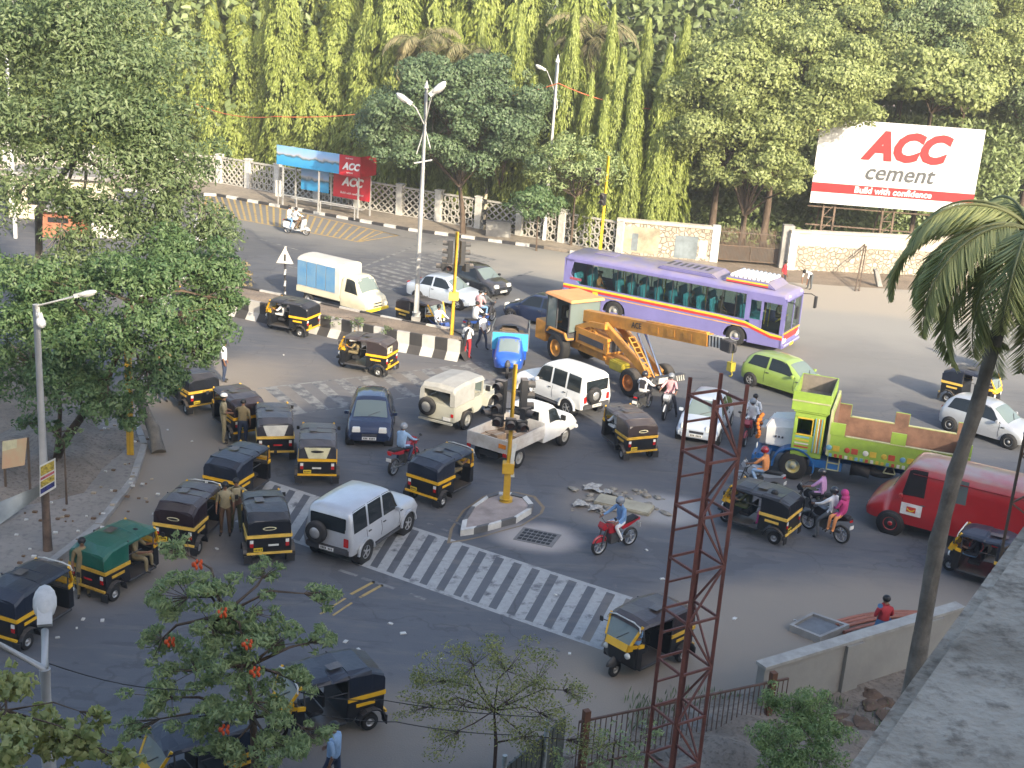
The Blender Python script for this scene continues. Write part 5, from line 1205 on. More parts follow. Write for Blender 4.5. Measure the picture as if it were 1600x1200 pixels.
def person_mesh(kind):
    if kind in PCACHE: return PCACHE[kind]
    d = pose(kind); V = list(d); idx = {k: i for i, k in enumerate(V)}; co = [d[k] for k in V]; rad = [RAD.get(k, RAD.get(k[:2], (.05, .05))) for k in V]
    ed = [(idx[a], idx[b]) for a, b, _ in BONES]; seg = [(Vector(d[a]), Vector(d[b]), m) for a, b, m in BONES]
    for q in 'LR':
        w = Vector(d['wr' + q]); f = (w - Vector(d['el' + q])).normalized(); sd = 1 if q == 'L' else -1
        sidev = f.cross(Vector((0, 1, 0))); sidev = sidev.normalized() if sidev.length > .2 else Vector((1, 0, 0))
        nrm = f.cross(sidev).normalized()
        palm = w + f * .07; idx['pa' + q] = len(co); co.append(tuple(palm)); rad.append((.034, .02)); ed.append((idx['wr' + q], idx['pa' + q])); seg.append((w, palm, 0))
        for j, (o_, l) in enumerate(((-.03, .065), (-.01, .078), (.01, .072), (.03, .055))):
            a = palm + sidev * o_ + f * .035; b_ = a + f * l * .6 + nrm * .012 * sd; c_ = b_ + f * l * .3 + nrm * .03 * sd
            i0 = len(co); co += [tuple(a), tuple(b_), tuple(c_)]; rad += [(.0095, .0095), (.009, .009), (.008, .008)]; ed += [(idx['pa' + q], i0), (i0, i0 + 1), (i0 + 1, i0 + 2)]; seg.append((a, c_, 0))
        a = w + f * .03 - sidev * .035; b_ = a + f * .045 - sidev * .02; i0 = len(co); co += [tuple(a), tuple(b_)]; rad += [(.012, .012), (.010, .010)]; ed += [(idx['pa' + q], i0), (i0, i0 + 1)]; seg.append((a, b_, 0))
    me = bpy.data.meshes.new('p'); me.from_pydata(co, ed, []); me.update()
    o = bpy.data.objects.new('p', me); COL.objects.link(o)
    sk = o.modifiers.new('s', 'SKIN'); sk.use_smooth_shade = True; sk.branch_smoothing = .4
    for i, r in enumerate(rad): me.skin_vertices[0].data[i].radius = r; me.skin_vertices[0].data[i].use_root = (i == idx['pel'])
    ss = o.modifiers.new('u', 'SUBSURF'); ss.levels = 1; ss.render_levels = 1
    dg = bpy.context.evaluated_depsgraph_get(); out = bpy.data.meshes.new_from_object(o.evaluated_get(dg))
    bpy.data.objects.remove(o); out.name = 'person_body'; out.materials.clear()
    for i in range(5): out.materials.append(SKIN)
    for p in out.polygons:
        c = p.center; best = 9; bm_ = 0
        for a, b_, m in seg:
            ab = b_ - a; t = max(0, min(1, (c - a).dot(ab) / max(1e-9, ab.length_squared))); dd = (a + ab * t - c).length
            if m in (1, 3): dd -= .03
            if dd < best: best = dd; bm_ = m
        if bm_ == 3 and c.z > d['pel'][2] - .0 and kind != 'bend': bm_ = 1
        p.material_index = bm_; p.use_smooth = True
    PCACHE[kind] = (out, d); return PCACHE[kind]
SKIN = mat('brown_skin', (.22, .11, .065), .6, 0, .05); HAIR = mat('black_hair', (.01, .009, .009), .5); SHOE = mat('dark_shoe', (.03, .025, .02), .6)
CL = {}
def cloth(k):
    C_ = dict(white=(.78, .78, .78), khaki=(.24, .19, .10), khaki2=(.30, .26, .16), blue=(.16, .30, .52), sky=(.30, .45, .65), pink=(.62, .34, .36), magenta=(.50, .05, .20), orange=(.70, .28, .10), dark=(.03, .03, .04), grey=(.10, .11, .12), navy=(.03, .045, .09), red=(.40, .03, .04), green=(.16, .24, .08), cream=(.6, .55, .42), lilac=(.50, .28, .50), brown=(.12, .07, .04), saree=(.07, .16, .30), olive=(.12, .12, .06))
    return mat('cloth_' + k, C_[k], .85, 0, .12, 6)
EYE = mat('eye', (.02, .015, .012), .3)
def person(label, kind, shirt, legs, where=None, face=None, sleeve=True, head='hair', headc=None, on=None, off=(0, 0, 0), turn=0, extra=None, s=1.0, group=None):
    """on: vehicle whose place is shared; where: photo pixel under the feet; face: photo pixel looked at"""
    me, d = person_mesh(kind); o = bpy.data.objects.new('person', me); COL.objects.link(o)
    if on is not None:
        w = on.rotation_euler.z; sc = on.scale[0]; c, s_ = math.cos(w), math.sin(w)
        o.location = (on.location.x + (off[0] * c - off[1] * s_) * sc, on.location.y + (off[0] * s_ + off[1] * c) * sc, off[2]); o.rotation_euler = (0, 0, w + turn)
    else:
        p = at(*where); q = at(*face); o.location = (p.x, p.y, off[2]); o.rotation_euler = (0, 0, math.atan2(q.y - p.y, q.x - p.x))
    o.scale = (s, s, s)
    for i, m in enumerate((SKIN, cloth(shirt), cloth(shirt) if sleeve else SKIN, cloth(legs), SHOE)): setmat(o, i, m)
    h = Vector(d['hd']); fw = (Vector(d['no']) - h).normalized(); upv = (Vector(d['ht']) - h); upv = (upv - fw * upv.dot(fw)).normalized(); sv = upv.cross(fw)
    M_ = Matrix((fw, sv, upv)).transposed().to_4x4(); M_.translation = h
    if head == 'hair': b = MB(); b.ell((-.02, 0, .035), (.115, .105, .10), 12, 8, M=M_, z0=-.55); b.build('hair', HAIR, o)
    elif head == 'longhair': b = MB(); b.ell((-.025, 0, .03), (.12, .11, .105), 12, 8, M=M_, z0=-.6); b.ell((-.09, 0, -.1), (.05, .06, .16), 10, 6, M=M_); b.build('hair', HAIR, o)
    elif head == 'helmet': b = MB(); b.ell((-.01, 0, .03), (.145, .13, .135), 14, 9, M=M_, z0=-.6); b.build('helmet', mat('helmet_' + (headc or 'dark'), dict(dark=(.03, .03, .035), red=(.35, .02, .03), grey=(.25, .27, .3), white=(.7, .7, .7))[headc or 'dark'], .25, coat=.5), o); b = MB(); b.ell((.03, 0, .02), (.115, .115, .06), 12, 6, M=M_); b.build('visor', DGL, o)
    elif head == 'cap': b = MB(); b.ell((-.01, 0, .05), (.118, .108, .085), 12, 6, M=M_, z0=-.2); b.build('cap', cloth('white'), o); b = MB(); b.ell((-.03, 0, .01), (.108, .10, .07), 12, 6, M=M_); b.build('hair', HAIR, o)
    elif head == 'scarf': b = MB(); b.ell((-.02, 0, .02), (.13, .12, .13), 12, 8, M=M_, z0=-.8); b.ell((-.05, 0, -.12), (.12, .15, .1), 12, 6, M=M_); b.build('headscarf', cloth(headc or 'magenta'), o)
    for sd in (1, -1): b = MB(); b.ell((.088, sd * .034, .01), (.012, .014, .009), 6, 4, M=M_); b.build('eye', EYE, o)
    if extra == 'skirt' or extra == 'saree':
        b = MB(); n = 16; p0 = Vector(d['pel']); rows = []
        for z, rx, ry in ((p0.z + .12, .16, .17), (p0.z - .1, .20, .21), (p0.z - .45, .22, .23), (.12 if extra == 'saree' else .38, .25, .26)):
            rows.append([(p0.x + rx * (1 + .05 * math.sin(5 * t)) * math.cos(t), ry * (1 + .05 * math.sin(5 * t)) * math.sin(t), z) for t in [2 * math.pi * k / n for k in range(n)]])
        b.grid(rows, wrap=True); b.build('skirt' if extra == 'skirt' else 'saree', cloth('saree' if extra == 'saree' else shirt), o)
        if extra == 'saree': b = MB(); b.tube([(.0, .16, 1.42), (.12, .05, 1.25), (.15, -.1, 1.05), (-.1, -.2, .95)], [.07, .09, .09, .06], 8); b.build('saree_end', cloth('saree'), o)
    if extra == 'apron': b = MB(); b.tube([(-.12, -.1, 1.38), (-.14, .0, 1.2), (-.14, .05, .9), (-.13, .05, .6)], [.05, .07, .08, .06], 8); b.build('stole', cloth('dark'), o)
    if extra == 'bag': b = MB(); b.box(-.28, -.12, -.15, .15, 1.0, 1.38); b.build('backpack', cloth('dark'), o, bevel=.04)
    return tag(o, label, 'person', group)
# ---- drivers and passengers in the rickshaws (only those one can see)
drv = lambda k, label, sh='khaki', lg='khaki', **kw: person(label, 'drive', sh, lg, on=rk[k], sleeve=False, **kw)
drv('a', 'driver in a white shirt in the rickshaw beside the divider', 'white', 'grey')
drv('b', 'driver in khaki in the brown-roofed rickshaw below the divider')
drv('m', 'driver in khaki in the rickshaw beside the blue-shirted motorcyclist')
drv('k', 'driver in khaki sitting sideways in the green-canopied rickshaw', off=(.12, 0, -.0), turn=-1.2)
drv('o', 'driver in olive trousers in the rickshaw right of the steel tower', 'olive', 'green')
person('passenger in a dark red top in the rickshaw right of the steel tower', 'sit', 'magenta', 'magenta', on=rk['o'], off=(0, .25, 0), head='longhair')
drv('n', 'driver leaning out of the grey-roofed rickshaw behind the pickup', 'white', 'dark', off=(0, .18, 0))
drv('p', 'driver in a blue shirt in the rickshaw at the end of the crossing', 'blue', 'white')
drv('u', 'dark-shirted driver in the rickshaw beside the parapet', 'dark', 'blue')
drv('t', 'driver in orange in the rickshaw beyond the palm trunk', 'orange', 'red')
drv('s', 'driver in white in the rickshaw behind the lamp post', 'white', 'grey')
person('crane driver in a cream shirt inside the orange cab', 'drive', 'cream', 'dark', on=crane, off=(-3.15, -.1, 1.05), s=.95)
person('van driver in a pale shirt at the red van window', 'drive', 'sky', 'grey', on=van, off=(.35, .5, .45), s=.9)
# ---- riders
b1 = bike('white and silver scooter with two riders by the far yellow hatching', (449, 364), (479, 368), 'white', True)
person('front rider in white on the scooter by the far yellow hatching', 'ride', 'white', 'brown', on=b1); person('pillion rider in white on the scooter by the far yellow hatching', 'pillion', 'white', 'blue', on=b1)
b2 = bike('red and black motorcycle behind the navy hatchback', (608, 746), (652, 722), 'red')
person('motorcyclist in a pale blue shirt beside the navy hatchback', 'ride', 'sky', 'navy', on=b2, head='helmet', headc='grey')
b3 = bike('red motorcycle heading left past the road rubble', (987, 850), (930, 868), 'red')
person('motorcyclist in a blue shirt and white trousers past the road rubble', 'ride', 'blue', 'white', on=b3, head='helmet', headc='grey')
b4 = bike('silver motorcycle facing the viewer in front of the crane bumper', (1050, 636), (1033, 662), 'silver')
person('motorcyclist in a pink shirt in front of the crane bumper', 'ride_stop', 'pink', 'dark', on=b4, sleeve=False, head='helmet', headc='grey')
b5 = bike('motorcycle hidden behind the grey-roofed rickshaw', (990, 652), (1016, 634), 'black')
person('motorcyclist in white with a dark backpack behind the grey-roofed rickshaw', 'ride', 'white', 'dark', on=b5, head='helmet', extra='bag')
b6 = bike('red motorcycle with two riders between the tower and the white bonnet', (1176, 678), (1160, 702), 'red')
person('front rider in white with a grey helmet between the tower and the truck', 'ride', 'white', 'dark', on=b6, sleeve=False, head='helmet', headc='grey'); person('bare-headed pillion rider in white between the tower and the truck', 'pillion', 'white', 'dark', on=b6, sleeve=False)
b7 = bike('motorcycle partly hidden behind the black rickshaw roof', (1208, 778), (1158, 762), 'silver')
person('motorcyclist in an orange shirt and red helmet', 'ride', 'orange', 'sky', on=b7, sleeve=False, head='helmet', headc='red')
b8 = bike('black motorcycle ridden by the woman in lilac', (1294, 814), (1248, 800), 'black')
person('rider in lilac with a white bag on the black motorcycle', 'ride', 'lilac', 'dark', on=b8, sleeve=False, head='helmet', headc='dark')
b9 = bike('black motorcycle nearest the red van, carrying two riders', (1312, 848), (1262, 826), 'black')
person('rider in a white shirt and grey trousers nearest the red van', 'ride_stop', 'white', 'grey', on=b9, head='helmet', headc='dark'); person('pillion rider in magenta with a head scarf nearest the red van', 'side_pillion', 'magenta', 'orange', on=b9, head='scarf', headc='magenta')
b10 = bike('motorcycle emerging from behind the leaves at the far left of the junction', (305, 553), (340, 546), 'black')
person('rider in bright white emerging from behind the leaves', 'ride', 'white', 'grey', on=b10, s=1.05); person('second rider in bright white half behind the leaves', 'pillion', 'white', 'grey', on=b10)
b11 = bike('motorcycle waiting at the tip of the divider', (672, 526), (700, 540), 'blue')
person('rider in white waiting at the tip of the divider', 'ride_stop', 'white', 'grey', on=b11)
b12 = bike('motorcycle behind the woman in the white tunic', (732, 528), (758, 522), 'blue')
person('rider in white behind the woman in the white tunic', 'ride', 'white', 'navy', on=b12)
b13 = bike('motorcycle beside the front wing of the silver saloon', (742, 510), (772, 500), 'black')
person('rider in dark grey beside the silver saloon', 'ride', 'grey', 'dark', on=b13); person('pillion rider in pink beside the silver saloon', 'pillion', 'pink', 'blue', on=b13)
b14 = bike('motorcycle beyond the palm at the right edge', (1552, 594), (1530, 560), 'blue')
person('motorcyclist in pale blue beyond the palm', 'ride', 'sky', 'navy', on=b14, head='helmet', headc='white')
b15 = bike('white scooter glimpsed through the left tree', (300, 388), (324, 380), 'white', True)
person('rider in white glimpsed through the left tree', 'ride', 'white', 'white', on=b15, s=1.15)
# ---- people on foot
person('man in khaki standing between the green and the leftmost rickshaw', 'stand', 'khaki', 'khaki', (131, 932), (140, 990), False)
person('man in khaki with a white cap, hands together, on the dusty ground', 'hands_front', 'khaki2', 'khaki2', (349, 692), (470, 690), False, 'cap', s=1.08)
person('man in khaki shirt and dark trousers leaning on a rickshaw', 'reach', 'khaki', 'navy', (379, 697), (400, 655), False)
person('young man in a white shirt standing behind the dark rickshaw', 'stand', 'white', 'navy', (350, 596), (440, 600), False)
person('man in a pale green shirt and brown trousers, left of the standing pair', 'stand', 'khaki2', 'brown', (352, 836), (340, 900), False)
person('man in a light khaki shirt, right of the standing pair', 'akimbo', 'khaki2', 'olive', (369, 830), (362, 900), False)
person('woman in a white tunic with a dark stole and red trousers beside the divider', 'hands_front', 'white', 'red', (729, 560), (760, 545), False, 'hair', extra='apron')
person('man in a white shirt and dark trousers beside the blue cargo carrier', 'walk', 'white', 'navy', (752, 545), (790, 560), False)
person('man in white bending down on the dusty verge', 'bend', 'white', 'grey', (1264, 452), (1200, 462), False)
person('man in a dark red shirt just behind the purple bus roof', 'stand', 'red', 'dark', (1222, 452), (1300, 470), False)
person('woman in a blue saree and red blouse behind the concrete wall', 'hands_front', 'red', 'saree', (1371, 1022), (1330, 980), False, extra='saree')
person('man in a pale blue shirt and dark cap at the bottom edge', 'walk', 'sky', 'navy', (520, 1240), (440, 1215), False, s=1.0)
o = person('person carrying a straw bundle under the tree', 'hands_front', 'brown', 'navy', (254, 628), (300, 660), False)

for k, (x, y, sh) in enumerate(((-4.5, -.7, 'orange'), (-2.2, -.7, 'white'), (.6, -.7, 'grey'), (2.1, -.7, 'brown'), (4.6, .6, 'khaki'))):
    person(['passenger in orange near the rear of the purple bus', 'passenger in white by the middle windows of the purple bus', 'passenger in grey by the forward windows of the purple bus', 'passenger in brown nearest the front door of the purple bus', 'bus driver in khaki behind the windscreen of the purple bus'][k], 'sit', sh, 'dark', on=bus, off=(x + .72, y, .55), sleeve=False, s=1.0)
# ================================================================== walls, divider, island
def along(mb, a, b, f, thick=.2):
    """frame with +x from a to b, z up, +y to the far side"""
    d = (b - a); L_ = d.length; w = math.atan2(d.y, d.x)
    return Matrix.Translation((a.x, a.y, 0)) @ Matrix.Rotation(w, 4, 'Z'), L_
STONE_W = None
def stone_mat(name='random_rubble_stone'):
    m, t, b = _new(name); N = t.nodes; L = t.links; tc = N.new('ShaderNodeTexCoord')
    v = N.new('ShaderNodeTexVoronoi'); v.inputs['Scale'].default_value = 3.4; v.feature = 'DISTANCE_TO_EDGE'; v2 = N.new('ShaderNodeTexVoronoi'); v2.inputs['Scale'].default_value = 3.4
    L.new(tc.outputs['Object'], v.inputs['Vector']); L.new(tc.outputs['Object'], v2.inputs['Vector'])
    mr = N.new('ShaderNodeMapRange'); mr.inputs[1].default_value = .04; mr.inputs[2].default_value = .12; L.new(v.outputs['Distance'], mr.inputs[0])
    sp = N.new('ShaderNodeSeparateColor'); L.new(v2.outputs['Color'], sp.inputs[0])
    st = mixc(N, L, sp.outputs[0], (.52, .47, .38), (.34, .29, .23)); c = mixc(N, L, mr.outputs[0], (.27, .23, .18), st); c = mixc(N, L, noisefac(N, L, tc.outputs['Object'], 1.2, .45, .65), c, (.42, .37, .29), .6)
    L.new(c, b.inputs['Base Color']); b.inputs['Roughness'].default_value = .9
    bp = N.new('ShaderNodeBump'); bp.inputs['Distance'].default_value = .05; L.new(mr.outputs[0], bp.inputs['Height']); L.new(bp.outputs[0], b.inputs['Normal'])
    return m
STN = stone_mat()
PLAS = mat('weathered_plaster', (.56, .51, .43), .9, 0, .2, .8, bump=.3, col2=(.40, .35, .28))
LATT = mat('pale_lattice_concrete', (.50, .48, .43), .85, 0, .2, 3)
def wallpart(bm_, M, x0, x1, z0, z1, t=.12, m=0): bm_.box(x0, x1, -t, t, z0, z1, m, M)
def lattice_wall(a, b, label, h=2.0, n=3, flat=False):
    M, L_ = along(None, a, b, None); root = empty('lattice_wall', label=label, cat='wall')
    mb = MB(); mb.box(0, L_, -.1, .1, 0, .18, 0, M); mb.box(0, L_, -.12, .12, h - .1, h, 0, M); mb.build('rails', LATT, root)
    seg = L_ / n
    for i in range(n + (1 if flat else 0)):
        mb = MB(); mb.box(i * seg, i * seg + .45, -.2, .2, 0, h + .1, 0, M); mb.box(i * seg - .04, i * seg + .49, -.24, .24, h + .1, h + .18, 0, M); mb.build('pillar', WHITEP, root)
    for i in range(n):
        mb = MB(); x0, x1 = i * seg + .46, (i + 1) * seg; nx = max(2, round((x1 - x0) / .5)); w = (x1 - x0) / nx; nz = 4; hz = (h - .3) / nz
        if (i + (1 if flat else 0)) % 2 == 0:
            for p in range(nx):
                for q in range(nz):
                    xa, za = x0 + p * w, .19 + q * hz
                    mb.bar((xa, 0, za), (xa + w, 0, za + hz), .09, .06, 0, (0, 1, 0), M); mb.bar((xa + w, .01, za), (xa, .01, za + hz), .09, .06, 0, (0, 1, 0), M)
        else:      # rounded petals
            for p in range(nx):
                for q in range(nz):
                    xa, za = x0 + (p + .5) * w + (w / 2 if q % 2 else 0) - w / 4, .19 + (q + .5) * hz
                    for k in range(6):
                        a0, a1 = 2 * math.pi * k / 6, 2 * math.pi * (k + 1) / 6
                        mb.bar((xa + w * .42 * math.cos(a0), 0, za + hz * .52 * math.sin(a0)), (xa + w * .42 * math.cos(a1), 0, za + hz * .52 * math.sin(a1)), .08, .08, 0, (0, 1, 0), M)
        mb.build('lattice_panel', LATT, root)
    return root
W1 = [at(-60, 262), at(340, 288), at(430, 304), at(620, 338), at(700, 352), at(872, 381), at(962, 398), at(1120, 412), at(1222, 420), at(1450, 425), at(1680, 440)]
lattice_wall(W1[0], W1[1], 'far pale lattice wall behind the left tree', 2.1, 6)
lattice_wall(W1[1], W1[2], 'lattice wall left of the bus shelter', 2.1, 2)
lattice_wall(W1[2], W1[3], 'lattice wall behind the bus shelter', 2.1, 3)
lattice_wall(W1[3], W1[5], 'lattice wall between the round dark tree and the white lamp post', 2.1, 4)
lattice_wall(W1[5], W1[6], 'short white lattice wall beside the yellow signal post', 2.1, 1, True)
root = empty('stone_wall', label='rubble stone wall behind the bus rear, left of the gate', cat='wall'); M, L_ = along(None, W1[6], W1[7], None)
mb = MB(); mb.box(0, L_ - .5, -.2, .2, 0, 2.15, 0, M); mb.build('stonework', STN, root)
mb = MB(); mb.box(-.1, L_ - .4, -.28, .28, 2.15, 2.33, 0, M); mb.box(L_ - .49, L_, -.26, .26, 0, 2.4, 1, M); mb.build('coping', [PLAS, WHITEP], root)
mb = MB(); mb.box(.4, 2.6, -.215, -.2, .3, 1.9, 0, M); mb.box(.9, 1.3, -.22, -.215, .4, 1.5, 1, M); mb.box(3.6, 5.0, -.215, -.2, .2, 1.6, 1, M); mb.box(5.1, 5.6, -.216, -.2, .3, 1.4, 2, M); mb.build('faded_posters', [mat('poster_tan', (.50, .43, .30), .8, 0, .3, 1), mat('poster_slate', (.22, .26, .28), .8, 0, .3, 1), WHITEP], root)
root = empty('iron_gate', label='dark iron bar gate between the stone walls', cat='gate'); M, L_ = along(None, W1[7] + Vector((.1, .6, 0)), W1[8] + Vector((0, .6, 0)), None)
IRON = mat('weathered_iron', (.10, .09, .08), .7, .3, .3, 4, col2=(.16, .10, .06)); mb = MB()
for k in range(44): x = .1 + (L_ - .2) * k / 43; mb.bar((x, 0, .15), (x, 0, 2.35 if k % 2 else 2.2), .035, .035, 0, (1, 0, 0), M)
mb.build('gate_bars', IRON, root); mb = MB()
for z in (.2, 1.1, 1.95): mb.bar((0, 0, z), (L_, 0, z), .06, .06, 0, (0, 0, 1), M)
mb.build('gate_rails', IRON, root); mb = MB(); mb.box(0, L_ / 2 - .05, .03, .05, .2, 1.1, 0, M); mb.box(L_ / 2 + .05, L_, .03, .05, .2, 1.1, 0, M); mb.build('gate_sheet', mat('gate_sheet_metal', (.16, .14, .12), .7), root)
for a, l in ((W1[8], 'grey gate post beside the gate'),): mb = MB(); mb.box(a.x - .2, a.x + .5, a.y + .1, a.y + .7, 0, 2.7); tag(mb.build('gate_post', CONC, bevel=.02), l, 'post')
root = empty('boundary_wall', label='long sunlit plaster and stone wall below the big billboard', cat='wall'); M, L_ = along(None, W1[8] + Vector((.2, 0, 0)), W1[10], None)
mb = MB(); mb.box(0, .5, -.24, .24, 0, 2.4, 1, M); mb.box(.5, L_, -.2, .2, 1.55, 2.35, 0, M); mb.box(10.1, L_, -.2, .2, 0, 1.55, 0, M); mb.build('plaster_face', [PLAS, WHITEP], root)
mb = MB(); mb.box(.5, 10.1, -.21, .21, 0, 1.55, 0, M); mb.build('stonework', STN, root)
mb = MB(); mb.box(0, L_, -.28, .28, 2.35, 2.48, 0, M); mb.build('coping', PLAS, root)
# striped divider with earth inside
DV = [at(205, 470), at(290, 478), at(355, 490), at(440, 508), at(500, 521), at(600, 543), at(718, 563)]
root = empty('striped_divider', label='low concrete divider painted in black and white stripes', cat='barrier')
pts = path_pts(DV, .62); far = at(735, 540); far2 = at(640, 500)
ring = pts[:]; n0 = len(pts)
b1_ = pts[-1] + Vector((.25, .5, 0)); b2_ = pts[-1] + Vector((.1, 1.25, 0)); ring += [b1_, b2_]
back = [pts[-1 - 2 * k] + Vector((.62, 1.75, 0)) * (1.0 + .012 * k) for k in range(1, 15)]
ring += back
mb = MB(); HD = .88
for i, (a, b) in enumerate(zip(ring, ring[1:])):
    d = (b - a).normalized(); n = Vector((d.y, -d.x, 0)); m = i % 2
    P_ = lambda p, o, z: (p.x + n.x * o, p.y + n.y * o, z)
    prof = [(.28, 0), (.06, .28), (0, .34), (0, HD), (-.14, HD), (-.14, .3)]
    rows = [[P_(a, o, z) for o, z in prof], [P_(b, o, z) for o, z in prof]]
    mb.grid(rows, m, False)
LW, LB = mat('dusty_white_limewash', (.50, .49, .46), .85, 0, .2, 1.5, dust=.3, col2=(.38, .36, .33)), mat('dusty_black_limewash', (.02, .02, .024), .8, 0, .2, 2, dust=.2, col2=(.04, .038, .036))
mb.build('barrier_wall', [LW, LB], root, bevel=-1)
mb = MB(); fr = [pts[-1 - 2 * k] for k in range(0, 15)]; P_ = []
for k in range(15):
    a = fr[k] + Vector((0, .12, 0)); b = (back[k - 1] if k else b2_) - Vector((0, .1, 0)); P_.append([(lerp(a, b, j / 5).x, lerp(a, b, j / 5).y, HD - .08 + .09 * math.sin(k * 1.3 + j) * (1 if 0 < j < 5 else 0) + (.05 if 0 < j < 5 else -.0)) for j in range(6)])
mb.grid(P_); tag(mb.build('divider_soil', SOIL), kind='structure')
# traffic island
root = empty('traffic_island', label='small teardrop kerbed island with black and white kerb stones', cat='kerb island')
IS = [at(*q) for q in ((719, 838), (722, 822), (736, 800), (760, 783), (779, 777), (800, 778), (822, 783), (833, 796), (830, 803), (806, 818), (783, 824), (762, 830), (740, 835))]
IS = [Vector((p.x, p.y, 0)) for p in IS]; ce = sum(IS, Vector()) / len(IS)
mb = MB(); mb.slab([(lerp(p, ce, .12).x, lerp(p, ce, .12).y) for p in reversed(IS)], -.02, .17); mb.build('island_top', mat('pinkish_cement', (.36, .30, .27), .85, 0, .2, 2), root)
mb = MB()
for i in range(len(IS)):
    a, b = IS[i], IS[(i + 1) % len(IS)]; q = [a, b, lerp(b, ce, .14), lerp(a, ce, .14)]
    mb.slab([(p.x, p.y) for p in reversed(q)], -.02, .20 + .008 * (i % 2), i % 2)
mb.build('kerb_stones', [WHITEP, mat('worn_black_kerb', (.13, .13, .13), .8, 0, .2, 3)], root)
mb = MB(); n = len(IS)
for r0, zz in ((1.25, .006),):
    rr_ = [ce + (p - ce) * r0 for p in IS]; r2_ = [ce + (p - ce) * (r0 + .09) for p in IS]
    for i in range(n): mb.quad(*[Vector((p.x, p.y, zz)) for p in (rr_[i], rr_[(i + 1) % n], r2_[(i + 1) % n], r2_[i])])
tag(mb.build('ochre_ring_marking', make_paint_mat('faded_ochre', (.27, .20, .12), .62, 3), bevel=-1), kind='structure')
root = empty('drain_grate', label='dark iron drain grate in the road beside the island', cat='grate'); a = at(840, 839)
mb = MB()
for k in range(4):
    for j in range(7): mb.box(-.52 + .15 * j, -.40 + .15 * j, -.42 + .22 * k, -.28 + .22 * k, .005, .02)
mb.build('slots', mat('black_iron', (.008, .008, .01), .6), root); mb = MB(); mb.box(-.62, .62, -.52, .48, .001, .012); mb.build('frame', mat('grate_concrete', (.2, .19, .18), .9), root); root.location = (a.x, a.y, 0); root.rotation_euler = (0, 0, R(-18))
# ================================================================== posts, signals, lamps
def signal_head(parent, M, n=3, part='signal_head'):
    mb = MB(); mb.box(-.10, .10, -.17, .17, 0, .36 * n, 0, M)
    for k in range(n):
        z = .18 + .36 * k
        rows = [[(.10, .14 * math.sin(t), z + .14 * math.cos(t)), (.34, .14 * math.sin(t), z + .14 * math.cos(t))] for t in [R(-115 + 23 * j) for j in range(11)]]
        mb.grid(rows, 0, True, M)
    o = mb.build(part, mat('signal_black', (.035, .035, .037), .6, dust=1.0), parent, bevel=-1)
    mb = MB()
    for k in range(n): mb.lathe([(.001, .0), (.12, -.01)], (.125, 0, .18 + .36 * k), 14, 0, 'X', M=M)
    mb.build('lens', mat('dead_lens', (.10, .05, .04), .3), o, bevel=-1)
YPO = mat('yellow_post_paint', (.62, .38, .03), .5, 0, .12, 2, col2=(.45, .27, .03))
def post(mb, p, h, r0=.08, r1=.07, m=0): mb.tube([(p.x, p.y, -.0 + p.z), (p.x, p.y, p.z + h)], [r0, r1], 12, m)
def MZ(p, z, deg): return Matrix.Translation((p.x, p.y, z)) @ Matrix.Rotation(R(deg), 4, 'Z')
# island signal
root = empty('traffic_signal', label='yellow signal post with a cluster of hooded lamps on the kerbed island', cat='traffic light'); p = at(790, 790); p.z = .17
mb = MB(); post(mb, p, 4.6); mb.cyl((p.x, p.y, .17), (p.x, p.y, .27), .22); mb.build('post', YPO, root)
mb = MB(); mb.box(p.x - .19, p.x + .19, p.y - .19, p.y + .19, 1.15, 1.5); mb.box(p.x - .11, p.x + .11, p.y - .11, p.y + .11, .2, 1.15); mb.build('control_box', YPO, root, bevel=.02)
for z, deg, dx, dy, nn in ((2.75, -100, -.42, -.1, 1), (2.7, -88, -.02, -.22, 1), (2.62, -70, .32, -.12, 1), (3.15, -118, -.40, 0, 3), (3.2, 10, .32, .1, 3), (3.05, -35, .42, -.1, 1), (2.95, -150, -.62, .05, 1)):
    signal_head(root, Matrix.Translation((p.x + dx, p.y + dy, z)) @ Matrix.Rotation(R(deg), 4, 'Z'), nn)
mb = MB()
for z in (2.9, 3.3, 3.9): mb.bar((p.x - .6, p.y, z), (p.x + .5, p.y, z), .05)
mb.build('brackets', GREYP, root)
mb = MB(); mb.grid([[(p.x + .10 + .04 * i + .05 * math.sin(z * 3), p.y - .12, z) for i in range(4)] for z in (2.2, 1.9, 1.6, 1.3, 1.05)]); tag(mb.build('torn_banner', MISW, bevel=-1), 'torn white cloth strip hanging from the island signal post', 'cloth')
# divider signal
root = empty('traffic_signal', label='yellow signal post with a black top standing at the tip of the striped divider', cat='traffic light'); p = at(706, 522, HD); p.z = .6
mb = MB(); post(mb, p, 4.9, .09, .08); mb.build('post', YPO, root)
mb = MB(); mb.box(p.x - .22, p.x + .22, p.y - .2, p.y + .16, 1.95 + .5, 2.3 + .5); mb.build('control_box', mat('bright_yellow_box', (.75, .58, .12), .5), root, bevel=.03)
for z, deg, dx, dy, nn in ((4.05, 180, -.26, 0, 3), (4.05, 20, .26, 0, 3), (3.75, 178, -.5, -.05, 1), (3.8, 35, .45, -.05, 1), (3.75, -90, -.25, -.15, 1)):
    signal_head(root, MZ(p, z, 0) @ Matrix.Translation((dx, dy, 0)) @ Matrix.Rotation(R(deg), 4, 'Z'), nn)
